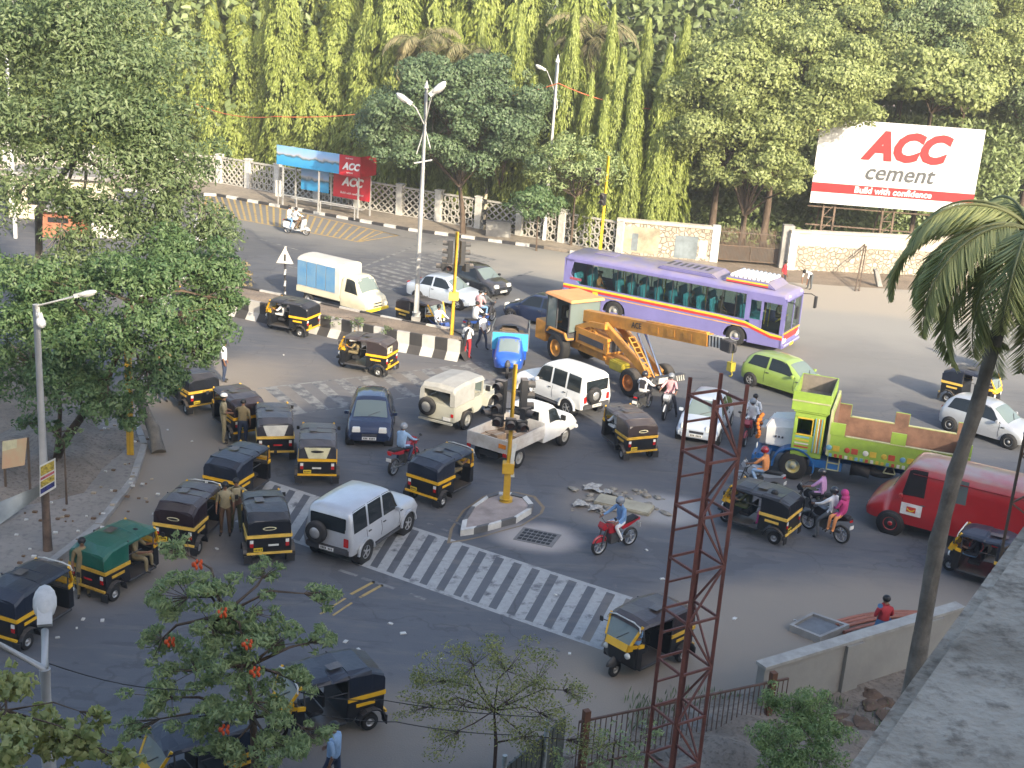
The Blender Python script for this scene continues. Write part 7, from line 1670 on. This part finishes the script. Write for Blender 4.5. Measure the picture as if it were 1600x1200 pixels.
# litter scattered on road and pavement
lt = MB()
for (u, v) in ((90, 997), (120, 982), (130, 968), (160, 970), (395, 870), (338, 858), (1148, 967), (868, 930), (1242, 970), (1265, 965), (443, 555), (300, 690), (540, 1003), (1035, 905), (262, 672), (305, 625), (610, 975), (630, 990), (560, 1015), (1010, 860), (440, 692), (690, 1030), (890, 1022)):
    a = at(u, v); s_ = r6.uniform(.03, .085); lt.box(-s_, s_, -s_ * .6, s_ * .6, .005, .03, 0, Matrix.Translation(a) @ Matrix.Rotation(r6.uniform(0, 3), 4, 'Z'), s_ * .2)
for k in range(150):
    u, v = 20 + 230 * r6.random(), 650 + 250 * r6.random(); a = at(u, v); s_ = r6.uniform(.02, .07); lt.box(a.x - s_, a.x + s_, a.y - s_ * .7, a.y + s_ * .7, .13, .16 + s_ * .3, r6.choice((0, 0, 1, 1, 2)))
tag(lt.build('litter', [WHITEP, mat('brown_scrap', (.16, .10, .06), .9), mat('tan_scrap', (.4, .33, .24), .9)]), kind='stuff')
# rubble stones in the near plot
for k in range(46):
    u, v = 1000 + 190 * r6.random(), 1130 + 70 * r6.random()
    a = at(u, v); s_ = r6.uniform(.12, .38); rock(a + Vector((0, 0, 0)), (s_, s_ * .8, s_ * .5), mat('grey_boulder', (.20, .185, .165), .9, 0, .25, 3), 'boulder', 'grey broken stone heaped behind the rusty fence', 'stone', 'stones heaped behind the fence')
for k in range(12):
    a = at(1280 + 120 * r6.random(), 1085 + 60 * r6.random()); s_ = r6.uniform(.1, .3); rock(a, (s_ * 1.4, s_, s_ * .4), mat('brown_clod', (.14, .09, .06), .9, 0, .25, 3), 'clod', 'brown earth clod below the concrete wall', 'clod', 'earth clods below the wall')
# stalls and sheds glimpsed through the left tree
for (u, v, w, h, cc, l) in ((90, 345, 6, 3.4, (.72, .66, .50), 'cream sunlit shed glimpsed through the left tree'), (92, 372, 2.0, 2.0, (.42, .16, .09), 'orange-red stall glimpsed through the left tree'), (165, 372, 1.6, 2.2, (.72, .7, .62), 'white kiosk glimpsed through the left tree')):
    a = at(u, v); root = empty('market_stall', label=l, cat='stall'); mb = MB(); mb.box(a.x - w / 2, a.x + w / 2, a.y, a.y + 2.2, 0, h * .8); mb.build('walls', mat('stall_' + l[:4], cc, .7), root); mb = MB(); mb.box(a.x - w / 2 - .3, a.x + w / 2 + .3, a.y - .5, a.y + 2.5, h * .8, h * .86, 0, None, .1, .1); mb.build('roof', mat('stall_roof', (.3, .28, .26), .6), root)
    mb = MB(); mb.box(a.x - w * .3, a.x + w * .3, a.y - .02, a.y - .005, .9, h * .6); mb.build('opening', DARK, root)
# ================================================================== trees: every crown is made of leaf-sized faces
nr = np.random.default_rng(5)
def leaves(name, C, D, Nn, Lg, Wd, m, parent=None, fold=.25):
    """one folded diamond leaf per centre C, pointing along D, facing Nn"""
    n = len(C); D = D / np.linalg.norm(D, axis=1, keepdims=True); Sd = np.cross(D, Nn); Sd /= np.maximum(1e-6, np.linalg.norm(Sd, axis=1, keepdims=True)); Up = np.cross(Sd, D)
    Lg = np.broadcast_to(Lg, n)[:, None]; Wd = np.broadcast_to(Wd, n)[:, None]
    v = np.stack([C - D * Lg / 2, C + Sd * Wd / 2 - Up * Wd * fold + D * Lg * -.05, C + D * Lg / 2, C - Sd * Wd / 2 - Up * Wd * fold + D * Lg * -.05], 1).reshape(-1, 3)
    me = bpy.data.meshes.new(name); me.vertices.add(n * 4); me.vertices.foreach_set('co', v.astype(np.float32).ravel())
    me.loops.add(n * 6); b = np.arange(n)[:, None] * 4; me.loops.foreach_set('vertex_index', (b + np.array([[0, 1, 2, 0, 2, 3]])).astype(np.int32).ravel())
    me.polygons.add(n * 2); me.polygons.foreach_set('loop_start', (np.arange(n * 2) * 3).astype(np.int32)); me.polygons.foreach_set('loop_total', np.full(n * 2, 3, np.int32))
    me.update(); me.validate(); me.materials.append(m)
    o = bpy.data.objects.new(name, me); COL.objects.link(o)
    if parent: o.parent = parent
    return o
def rnd(n): q = nr.normal(size=(n, 3)); return q / np.linalg.norm(q, axis=1, keepdims=True)
LM = {'hang': leafmat('hanging_leaf', (.15, .20, .04), (.36, .42, .10), .45, .3), 'dark': leafmat('dark_leaf', (.06, .105, .05), (.13, .19, .09), .3, .5), 'mid': leafmat('mid_leaf', (.14, .18, .06), (.33, .38, .14), .4, .3),
      'olive': leafmat('olive_leaf', (.075, .125, .05), (.185, .24, .105), .35, .4), 'fresh': leafmat('fresh_leaf', (.05, .12, .045), (.155, .235, .095), .4, .6), 'far': leafmat('far_leaf', (.09, .13, .045), (.22, .28, .11), .25, .15), 'palm': leafmat('palm_leaf', (.17, .22, .09), (.50, .52, .22), .45, .8),
      'palmfar': leafmat('dry_palm_leaf', (.13, .14, .06), (.30, .26, .14), .3, .5), 'yell': leafmat('yellowing_leaf', (.13, .18, .05), (.34, .35, .12), .4, 1.0), 'dull': leafmat('dull_feathery_leaf', (.13, .21, .08), (.38, .46, .21), .45, .9), 'lush': leafmat('lush_bush_leaf', (.09, .17, .05), (.30, .40, .15), .4, 2.5)}
BARK = mat('brown_bark', (.12, .085, .06), .9, 0, .25, 3, bump=.5); BARKG = mat('grey_bark', (.20, .18, .15), .9, 0, .25, 3, bump=.5)
def limbs(root, pts_list, m, name='trunk'):
    mb = MB()
    for pts, rs in pts_list: mb.tube(pts, rs, 8)
    return mb.build(name, m, root)
def crown(centres, radii, per, L_, W_, m, root, droop=.35, squash=.7, name='crown', seed=None):
    """leaf clumps: leaves lie on the outside of each clump, most of them facing out and up"""
    Cs = []; Ds = []; Ns = []
    for c, r in zip(centres, radii):
        n = int(per * (r ** 2)); q = rnd(n); q[:, 2] = np.abs(q[:, 2]) * np.where(nr.random(n) < .75, 1, -1); rad = r * nr.uniform(.55, 1.08, (n, 1)) ** .7
        p = q * rad; p[:, 2] *= squash; Cs.append(p + np.array(c)); nn = q + rnd(n) * .55; Ns.append(nn); d = rnd(n); d[:, 2] -= droop; d -= nn * (np.sum(d * nn, 1, keepdims=True) / np.sum(nn * nn, 1, keepdims=True)) * .8; Ds.append(d)
    C = np.concatenate(Cs); n = len(C); s = nr.uniform(.7, 1.3, n)
    return leaves(name, C, np.concatenate(Ds), np.concatenate(Ns), L_ * s, W_ * s, m, root)
def broad_tree(name, label, base, h, rx, ry, rz, cz, m, L_=.3, W_=.16, nc=90, cr=(.9, 1.6), per=240, bark=None, group=None, seed=0, lean=(0, 0), tr=.3, fill=.25, cat='tree', squash=.7):
    root = empty(name, (base.x, base.y, 0), 0, label, cat, group); r8 = random.Random(seed); cs = []; rs = []; nlimb = []
    tx, ty = lean
    for k in range(nc):
        a = r8.uniform(0, 2 * math.pi); u = r8.uniform(-.55, 1); rr = (1 - abs(u) ** 2) ** .5; q = r8.uniform(fill + .35, 1.0)
        w = 1 + .18 * math.sin(3 * a + seed) + .12 * math.sin(5 * a + 2 * seed)
        c = (tx + rx * rr * q * w * math.cos(a), ty + ry * rr * q * w * math.sin(a), cz + rz * u * q); cs.append(c); rs.append(r8.uniform(*cr)); nlimb.append(c)
    fork = Vector((tx * .4, ty * .4, max(1.0, cz - rz * .9))); pl = [([(0, 0, -.1), (tx * .15, ty * .15, fork.z * .5), tuple(fork)], [tr, tr * .8, tr * .62])]
    for k in range(0, nc, max(1, nc // 14)):
        e = Vector(nlimb[k]); m1 = lerp(fork, e, .45) + Vector((0, 0, .25 * rz * .3)); pl.append(([tuple(fork), tuple(m1), tuple(e)], [tr * .42, tr * .22, tr * .06]))
        for j in range(2): e2 = Vector(nlimb[(k + j * 3 + 1) % nc]); pl.append(([tuple(m1), tuple(lerp(m1, e2, .6)), tuple(e2)], [tr * .16, tr * .1, tr * .04]))
    limbs(root, pl, bark or BARK); crown(cs, rs, per, L_, W_, m, root, squash=squash)
    return root
# --- weeping columns (three moulds, then copies)
def weeping(seed, h, r, root):
    ns = int(h * r * 34); zt = h * nr.uniform(.10, 1.0, ns) ** .9; a = nr.uniform(0, 2 * np.pi, ns)
    lump = 1 + .22 * np.sin(a * 3 + zt * .8 + seed) + .25 * np.sin(a * 2 - zt * 1.3 + seed * 2)
    taper = np.clip((h - zt) / h * 2.2 + .16, 0, 1); rad0 = r * lump * taper * nr.uniform(.45, 1.05, ns); ln = nr.uniform(.8, 2.4, ns) * (.6 + .4 * taper); K = 30
    t = nr.random((ns, K)); z = zt[:, None] - ln[:, None] * t + .25 * np.sin(t * 3); rd = rad0[:, None] * (.72 + .34 * np.sin(t * 2.0)) + nr.normal(size=(ns, K)) * .05; aa = a[:, None] + nr.normal(size=(ns, K)) * .10 / np.maximum(.3, rad0[:, None])
    ok = (z > .2).ravel(); C = np.stack([rd * np.cos(aa), rd * np.sin(aa), z], 2).reshape(-1, 3)[ok]; aa = aa.ravel()[ok]; n = len(C)
    out = np.stack([np.cos(aa), np.sin(aa), np.full(n, .3)], 1); D = np.stack([np.cos(aa) * .35, np.sin(aa) * .35, np.full(n, -1.0)], 1) + rnd(n) * .35
    leaves('crown', C, D, out + rnd(n) * .6, nr.uniform(.22, .42, n), nr.uniform(.07, .13, n), LM['hang'], root, .3)
    limbs(root, [([(0, 0, 0), (0, 0, h * .6), (0, 0, h * .97)], [.16, .1, .03])], BARKG)
moulds = []
for k, (h, r) in enumerate(((13, 1.15), (15.5, 1.35), (11, 1.0))):
    rt = empty('weeping_tree'); weeping(k + 1, h, r, rt); moulds.append(rt)
usedm = set()
def wt(x, y, k, s=1.0, sz=1.0, label='narrow weeping tree with hanging yellow-green leaves behind the far wall'):
    o = moulds[k] if k not in usedm else copy_tree(moulds[k]); usedm.add(k); o.location = (x, y, 0); o.rotation_euler = (0, 0, rng.uniform(0, 6)); o.scale = (s, s, sz); tag(o, label, 'tree', 'weeping trees behind the far wall'); return o
def wallY(x): 
    for a, b in zip(W1, W1[1:]):
        if a.x <= x <= b.x: return lerp(a, b, (x - a.x) / (b.x - a.x)).y
    return W1[0].y if x < W1[0].x else W1[-1].y
LG_L = 'broad hanging weeping tree in the bright mass at the upper left'
x = -36
i = 0
while x < -8:
    wt(x, wallY(x) + 3.0 + (i % 3) * .8, i % 2, 1.25 + .35 * rng.random(), .75 + .5 * rng.random(), LG_L); x += 1.7 + rng.random() * .6; i += 1
x = -34
while x < 6:
    wt(x, wallY(x) + 8 + rng.random() * 2, 1, 1.5, 1.25 + .15 * rng.random(), LG_L); x += 2.8 + rng.random(); i += 1
for (u, top, k, s, dy) in ((695, 40, 0, .9, 4), (735, 90, 2, .9, 2.6), (775, 60, 1, .8, 3), (815, 10, 0, .95, 2.2), (835, 120, 2, .9, 1.6), (900, 5, 1, .78, 2.6), (925, 115, 2, .8, 1.8), (948, 150, 2, .9, 1.5), (975, 75, 0, .85, 2.2), (998, 95, 0, .7, 1.6), (1048, 70, 0, .9, 2.0), (1075, 25, 1, .75, 2.8), (1035, 200, 2, .8, 1.4), (715, 20, 1, .8, 5), (755, 15, 0, .8, 5.5), (860, 60, 1, .7, 4), (880, 150, 2, .8, 2.4), (1015, 30, 1, .7, 5), (960, 10, 0, .8, 5), (920, 200, 2, .7, 1.4)):
    Y = wallY(at(u, 380).x) + dy; T = AD(u, top, Y); o = wt(T.x, Y, k, s, T.z / (13, 15.5, 11)[k]); o['label'] = 'slender weeping column tree against the dark gap behind the far wall'; o['group'] = 'slender column trees behind the far wall'
for rt in (m_ for k, m_ in enumerate(moulds) if k not in usedm): pass
# --- the round dark tree in front of the wall
b0 = at(724, 368); broad_tree('round_tree', 'large round dark green tree in front of the lattice wall', b0, 9, 6.0, 4.2, 4.3, 7.0, LM['dark'], .24, .13, 130, (.6, 1.3), 380, seed=3, lean=(-1.0, 0), tr=.22)
b0 = at(815, 372); broad_tree('round_tree', 'grey-green tree just right of the large round dark tree', b0 + Vector((-1.5, 2, 0)), 8, 3.6, 3.0, 4.2, 6.4, LM['olive'], .28, .14, 60, (.7, 1.3), 220, seed=8, tr=.2)
b0 = at(838, 392); broad_tree('young_tree', 'small bright green tree on the far kerb before the white lamp', b0, 4, 1.7, 1.5, 1.0, 2.8, LM['fresh'], .22, .12, 26, (.45, .8), 330, seed=5, tr=.07, lean=(-.2, 0))
b0 = at(905, 395); broad_tree('feathery_tree', 'sparse grey-green feathery tree behind the lamp post wall', b0 + Vector((-.5, 1.5, 0)), 6, 3.4, 2.0, 2.0, 5.0, LM['dull'], .24, .10, 44, (.5, 1.0), 190, seed=6, tr=.1)
# --- the big trees to the right
for (u, v, top, w, m, sd, cz, l) in ((1130, 408, 20, 4.5, 'mid', 21, 9.0, 'broad mid-green tree right of the slender columns'), (1215, 415, 0, 5.5, 'mid', 22, 10.5, 'tall broad tree rising above the iron gate'), (1180, 410, 210, 3.6, 'mid', 23, 5.6, 'low bushy tree drooping over the iron gate'), (1290, 420, 0, 5.5, 'mid', 24, 13.5, 'tall pale green tree behind the left half of the billboard'),
                                     (1400, 425, 0, 5.5, 'olive', 25, 14.0, 'dark leafy tree above the middle of the billboard'), (1500, 428, 0, 5.5, 'mid', 26, 13.5, 'dark leafy tree above the right half of the billboard'), (1620, 430, 0, 5.5, 'olive', 27, 12.0, 'leafy tree at the upper right corner')):
    b0 = at(u, v); Y = b0.y + (3 if sd != 23 else 2.2) + (7 if sd > 23 else 0); X = AD(u, 200, Y).x
    broad_tree('leafy_tree', l, Vector((X, Y, 0)), 16, w, 4.0, (4.6 if sd != 23 else 3.4), cz, LM[m], .25, .15, 130 if sd != 23 else 60, (.8, 1.6) if sd != 23 else (.6, 1.1), 330, seed=sd, tr=.3)
b0 = AD(1345, 180, 84.2); broad_tree('leafy_tree', 'branch-heavy tree hanging over the top of the billboard', Vector((AD(1460, 100, 85.5).x, 84.6, 0)), 14, 4.0, 2.2, 2.0, 11.4, LM['mid'], .32, .2, 60, (.8, 1.3), 200, seed=31, tr=.2)
# --- far-off wood closing the view
n = 130000; X = nr.uniform(-62, 62, n); Y = nr.uniform(97, 113, n) + np.abs(X) * -.02; Z = nr.random(n) * (20 + 2.0 * np.sin(X * .5) + 1.5 * np.sin(X * 1.3 + 2))
sel = (np.sin(X * .9) * np.cos(Z * .7 + X * .3) + nr.normal(size=n) * .8) > -.6; C = np.stack([X, Y, Z], 1)[sel]; d = rnd(len(C)); d[:, 2] -= .6
tag(leaves('far_woodland', C, d, rnd(len(C)) + np.array([0, -1, .5]), nr.uniform(.6, 1.1, len(C)), nr.uniform(.35, .6, len(C)), LM['far']), kind='stuff')
n = 60000; X = nr.uniform(-38, 34, n); Z = nr.random(n) ** 1.3 * 9; Y = np.interp(X, [w.x for w in W1], [w.y for w in W1]) + nr.uniform(7.5, 11, n); C = np.stack([X, Y, Z], 1)
tag(leaves('undergrowth', C, rnd(n), rnd(n) + np.array([0, -1, .5]), nr.uniform(.3, .6, n), nr.uniform(.15, .3, n), LM['far']), kind='stuff')
# --- palms
def palm(label, base_pts, rs, top, nf, fl, m, seed, leafl=.75, cyl_m=None, name='palm_tree', sub=46, droop=1.0, azs=None, lw=.035, elmax=75):
    root = empty(name, label=label, cat='palm'); r9 = random.Random(seed)
    mb = MB(); mb.tube(base_pts, rs, 12); mb.build('trunk', cyl_m or BARKG, root)
    top = Vector(top); C = []; D = []; Nn = []; Lg = []; fr = MB()
    for k in range(nf):
        az = azs[k] if azs else 2 * math.pi * k / nf + r9.uniform(-.25, .25); el = R(r9.uniform(5, elmax)) if k % 3 else R(r9.uniform(-35, 10)); L_ = fl * r9.uniform(.8, 1.1); p = top.copy(); pts_ = [p.copy()]; ns = 14; e = el
        for j in range(ns): p = p + Vector((math.cos(az) * math.cos(e), math.sin(az) * math.cos(e), math.sin(e))) * L_ / ns; e -= droop * R(8.5) * (1 + .5 * j / ns); pts_.append(p.copy())
        fr.tube(pts_, [.035 * (1 - .8 * i_ / ns) for i_ in range(ns + 1)], 5)
        for j in range(sub):
            t = .12 + .88 * j / sub; q = t * ns; i0 = min(ns - 1, int(q)); pp = lerp(pts_[i0], pts_[i0 + 1], q - i0); tg = (pts_[i0 + 1] - pts_[i0]).normalized(); sd = tg.cross(Vector((0, 0, 1))).normalized(); ll = leafl * (math.sin(math.pi * min(1, .18 + t * .82)) ** .6) * r9.uniform(.85, 1.1)
            for s_ in (1, -1):
                dd = (sd * s_ * .75 + tg * .55 + Vector((0, 0, -.55 * droop)) + Vector((r9.uniform(-.1, .1), r9.uniform(-.1, .1), r9.uniform(-.15, .1)))).normalized()
                C.append(pp + dd * ll / 2); D.append(dd); Nn.append(Vector((0, 0, 1)) + sd * s_ * .4); Lg.append(ll)
    fr.build('frond_stalks', mat('palm_stalk', (.16, .17, .07), .7), root)
    leaves('fronds', np.array(C), np.array(D), np.array(Nn), np.array(Lg), lw, m, root, .3)
    mb = MB()
    for k in range(5): a = k * 1.3; mb.ell((top.x + .16 * math.cos(a), top.y + .16 * math.sin(a), top.z - .25), (.1, .1, .12), 8, 6)
    mb.build('coconuts', mat('green_coconut', (.10, .13, .03), .5), root)
    return root
YP = 20.0; tp = [AD(1376, 1387, YP), AD(1400, 1180, YP), AD(1432, 1040, YP), AD(1464, 850, YP), AD(1492, 740, YP), AD(1525, 640, YP), AD(1552, 540, YP), AD(1586, 440, YP), AD(1612, 362, YP)]
tp[0].z = 0
palm('tall coconut palm with a curved grey trunk at the right edge', [tuple(p) for p in tp], [.19, .175, .165, .15, .14, .13, .12, .11, .105], tp[-1], 34, 2.9, LM['palm'], 9, .74, None, sub=84, droop=.9, lw=.045, elmax=52)
mb = MB(); 
for (u0, v0, u1, v1) in ((1480, 560, 1474, 700), (1500, 560, 1492, 690)): pass
for (u, v, sd, l) in ((925, 60, 2, 'dry coconut palm crown among the column trees at the top'), (660, 70, 3, 'pale coconut palm crown behind the round dark tree'), (735, 85, 5, 'drooping coconut palm crown left of the columns')):
    Y = 88.5; T = AD(u, v, Y); palm(l, [(T.x + .6, Y, 0), (T.x + .4, Y, T.z * .5), tuple(T)], [.28, .24, .2], T, 20, 4.6 if u > 900 else 3.6, LM['palmfar'], sd, 1.1, None, sub=34, droop=.95, lw=.10)
# --- left trees
def free_tree(name, label, trunk, pads, m, L_, W_, per, bark=BARK, cat='tree', droop=.3, squash=.6, tr=.16, flowers=None, nsub=5, spread=1.0, rc=(.28, .48)):
    """trunk: list of points; pads: (centre, radius) of the leafy masses, each broken into clumps"""
    root = empty(name, (trunk[0].x, trunk[0].y, 0), 0, label, cat); o_ = Vector((trunk[0].x, trunk[0].y, 0)); r9 = random.Random(len(pads) * 7 + int(per))
    pl = [([tuple(p - o_) for p in trunk], [tr * (1 - .55 * i_ / (len(trunk) - 1)) for i_ in range(len(trunk))])]; cs = []; rs = []
    for c, r in pads:
        c = Vector(c) - o_; j = min(range(len(trunk)), key=lambda q: (trunk[q] - o_ - c).length + (0 if q else 5)); s_ = trunk[j] - o_; mid = lerp(s_, c, .5) + Vector((r9.uniform(-.2, .2), r9.uniform(-.2, .2), .12 * (c - s_).length)); pl.append(([tuple(s_), tuple(mid), tuple(c)], [tr * .4, tr * .25, tr * .08]))
        for q in range(nsub):
            dd = Vector((r9.gauss(0, 1), r9.gauss(0, 1), r9.gauss(0, .55))).normalized() * r * r9.uniform(.35, 1.0) * spread; e = c + dd; cs.append(tuple(e)); rs.append(r * r9.uniform(*rc)); pl.append(([tuple(lerp(mid, c, .6)), tuple(e)], [tr * .1, tr * .04]))
    limbs(root, pl, bark); crown(cs, rs, per, L_, W_, m, root, droop, squash)
    if flowers:
        for p in flowers:
            mb = MB(); q = p - o_
            for k in range(9): a = k * 2.4; e = q + Vector((.07 * math.cos(a), .07 * math.sin(a), .012 * k - .05)); mb.ell(tuple(e), (.028, .028, .05), 6, 4)
            mb.build('flower_cluster', mat('orange_blossom', (.72, .10, .02), .6), root)
    return root
def pad(u, v, Y, rpx): c = AD(u, v, Y); return (c, rpx / CF * Y / .93)
Y1 = 40.0
free_tree('broadleaf_tree', 'tall olive-green tree filling the upper left corner', [at(40, 640) + Vector((0, 6, 0)), AD(48, 560, Y1 + 4), AD(60, 440, Y1 + 3), AD(60, 330, Y1 + 2), AD(120, 240, Y1 + 1), AD(170, 150, Y1)],
          [pad(*q) for q in ((40, 90, 41, 75), (110, 60, 40, 85), (190, 110, 40, 80), (60, 190, 39, 80), (150, 190, 39, 80), (240, 190, 40, 65), (210, 260, 39, 60), (280, 265, 40, 50), (30, 300, 38, 55), (130, 330, 39, 40), (220, 340, 39, 55), (300, 330, 40, 42), (180, 30, 42, 60), (90, 400, 38, 50), (0, 180, 40, 60), (345, 365, 40, 40), (-10, 60, 41, 70))], LM['olive'], .17, .07, 420, BARKG, tr=.22, nsub=11, squash=.9, spread=1.15, rc=(.45, .75))
free_tree('broadleaf_tree', 'dense green tree over the parked rickshaws on the left', [at(88, 722), AD(100, 690, 36.8), AD(135, 640, 36.6), AD(165, 600, 36.4), AD(190, 540, 36.2), AD(200, 470, 36)],
          [pad(*q) for q in ((120, 460, 37, 60), (200, 440, 36.5, 65), (280, 430, 37, 55), (340, 425, 37.5, 42), (230, 510, 36, 65), (300, 500, 36.5, 52), (150, 540, 36, 65), (240, 590, 35.6, 48), (100, 580, 36, 60), (170, 620, 35.4, 40), (60, 500, 37, 65), (20, 440, 38, 60), (200, 660, 35.2, 22), (320, 555, 36.5, 26), (350, 470, 37.5, 28), (30, 560, 37, 55), (260, 400, 38, 50))], LM['fresh'], .15, .07, 820, BARK, tr=.17, nsub=13, squash=.75, spread=1.15, rc=(.35, .6))
free_tree('dead_stem_tree', 'bare forked stem beside the left lamp post', [at(85, 730), AD(92, 680, 36.4), AD(94, 640, 36.4), AD(92, 610, 36.4)], [pad(110, 672, 36.2, 20), pad(60, 610, 36.6, 30)], LM['dull'], .12, .06, 300, BARK, tr=.1)
p0 = at(240, 700); mb = MB(); mb.tube([tuple(at(248, 708)), tuple(AD(240, 670, at(240, 700).y + .2)), tuple(AD(225, 640, at(240, 700).y + .5)), tuple(AD(215, 610, at(240, 700).y + .8))], [.26, .23, .2, .18], 12); rt = empty('leaning_trunk_tree', label='thick grey leaning trunk at the edge of the left pavement', cat='tree'); mb.build('trunk', BARKG, rt)
# --- near trees at the bottom
YN = 20.0
free_tree('flowering_tree', 'orange-flowered tree rising from the bottom edge over the road', [Vector((AD(400, 1200, YN).x, YN, 0)), AD(400, 1200, YN), AD(395, 1120, YN), AD(390, 1040, YN), AD(350, 960, YN)],
          [pad(*q) for q in ((270, 935, 20.4, 40), (340, 930, 20, 45), (330, 985, 20, 48), (400, 960, 20.2, 34), (240, 1010, 20.3, 34), (290, 1050, 20, 44), (370, 1040, 19.6, 52), (440, 1000, 20.2, 36), (510, 930, 20.6, 26), (415, 895, 20.6, 24), (275, 855, 20.8, 22), (240, 1090, 19.8, 42), (310, 1120, 19.4, 46), (400, 1110, 19.2, 56), (460, 1065, 19.8, 36), (350, 1180, 19, 48), (430, 1170, 19, 48), (490, 1150, 19.4, 30), (210, 1130, 20, 30), (500, 1000, 20.2, 26), (380, 1000, 19.8, 40))], LM['dull'], .13, .04, 2300, BARK, tr=.10, nsub=12, squash=.5, spread=1.15,
          flowers=[AD(u, v, Y) for u, v, Y in ((308, 882, 20), (265, 1003, 20), (386, 1007, 19.4), (346, 957, 19.6), (398, 1050, 19.2), (350, 1140, 18.9))])
free_tree('sparse_tree', 'small sparse tree with bare twigs before the sheet fence', [Vector((AD(775, 1200, 21).x, 21, 0)), AD(775, 1160, 21), AD(772, 1110, 21)],
          [pad(*q) for q in ((680, 1060, 21.3, 42), (740, 1030, 21.2, 42), (800, 1040, 21, 44), (850, 1060, 21.2, 36), (720, 1100, 20.8, 44), (790, 1100, 20.6, 44), (650, 1110, 21, 30), (860, 1120, 20.8, 40), (700, 1150, 20.6, 36), (830, 1160, 20.4, 40), (900, 1080, 21, 24), (920, 1160, 20.6, 34))], LM['yell'], .06, .028, 900, mat('dark_twig', (.07, .045, .035), .9), tr=.05, nsub=26, squash=.8, spread=1.25)
def bush(label, pads, m, L_, W_, per, nsub=8): 
    c = pads[0][0]; return free_tree('bush', label, [Vector((c.x, c.y, 0)), Vector((c.x, c.y, max(.2, c.z * .5))), Vector((c.x, c.y, max(.3, c.z)))], pads, m, L_, W_, per, tr=.04, nsub=nsub, cat='bush')
bush('bright green feathery bush below the concrete wall', [pad(*q) for q in ((1240, 1120, 23.2, 46), (1210, 1095, 23.6, 30), (1270, 1105, 23.5, 34), (1240, 1165, 22.4, 50), (1295, 1150, 22.6, 42), (1195, 1155, 22.5, 34), (1290, 1190, 22, 42), (1225, 1195, 22, 40))], LM['lush'], .10, .03, 1700, 20)
bush('scrubby bush behind the sheet fence at the bottom', [pad(*q) for q in ((960, 1160, 22, 34), (1010, 1150, 22.4, 26), (930, 1190, 21.6, 34), (1000, 1190, 21.8, 30), (880, 1190, 21.4, 30))], LM['dull'], .09, .04, 1000)
bush('heart-leaved climber at the bottom left corner', [pad(*q) for q in ((10, 1110, 13, 60), (60, 1150, 13, 60), (120, 1170, 13, 50), (150, 1120, 13.2, 26), (0, 1180, 12.6, 70), (190, 1190, 13, 34), (10, 1060, 13.4, 26))], leafmat('pale_heart_leaf', (.20, .26, .08), (.45, .46, .18), .45, 1.5), .11, .085, 1300, 12)
bush('dry straw-coloured bush on the end of the divider', [pad(*q) for q in ((372, 432, 64, 24), (350, 410, 65, 20), (385, 452, 63, 12))], leafmat('dry_bush', (.16, .13, .06), (.30, .24, .12), .2), .22, .08, 240)
bush('low weeds growing on the divider earth', [(at(560, 505, .95) , .5), (at(520, 497, 1.0), .4), (at(610, 515, .9), .35)], LM['olive'], .14, .06, 500, 5)
bush('low leafy shrub below the left lamp post', [pad(*q) for q in ((100, 690, 35.6, 20), (75, 665, 36, 22), (40, 660, 37, 25))], LM['fresh'], .16, .09, 500)
# grass tufts
n = 9000; u = nr.random((n, 2)); px_ = 3.2 + u[:, 0] * 11; py_ = 21.5 + u[:, 1] * 6; keep = (np.sin(px_ * 2.1) * np.sin(py_ * 1.7 + 1) + nr.normal(size=n) * .5) > .3; C = np.stack([px_[keep], py_[keep], np.full(keep.sum(), .12)], 1); d = rnd(len(C)) * .4 + np.array([0, 0, 1])
tag(leaves('grass', C, d, rnd(len(C)), .22, .03, LM['olive']), kind='stuff')
# every unused mould is removed so that nothing stands at the origin
for m_ in moulds:
    if not m_.get('label'):
        for c in list(m_.children): bpy.data.objects.remove(c)
        bpy.data.objects.remove(m_)

# the warm haze in the air between the viewer and the far trees
mb = MB(); mb.box(-310, 310, -50, 610, -1.1, 40.0); hz = mb.build('haze', [])
hm = bpy.data.materials.new('haze'); hm.use_nodes = True; N = hm.node_tree.nodes; N.clear(); pv_ = N.new('ShaderNodeVolumePrincipled'); ou = N.new('ShaderNodeOutputMaterial')
pv_.inputs['Color'].default_value = (.95, .93, .88, 1); pv_.inputs['Density'].default_value =   .0008; pv_.inputs['Anisotropy'].default_value = .2; hm.node_tree.links.new(pv_.outputs[0], ou.inputs['Volume']); hz.data.materials.append(hm); tag(hz, kind='stuff')
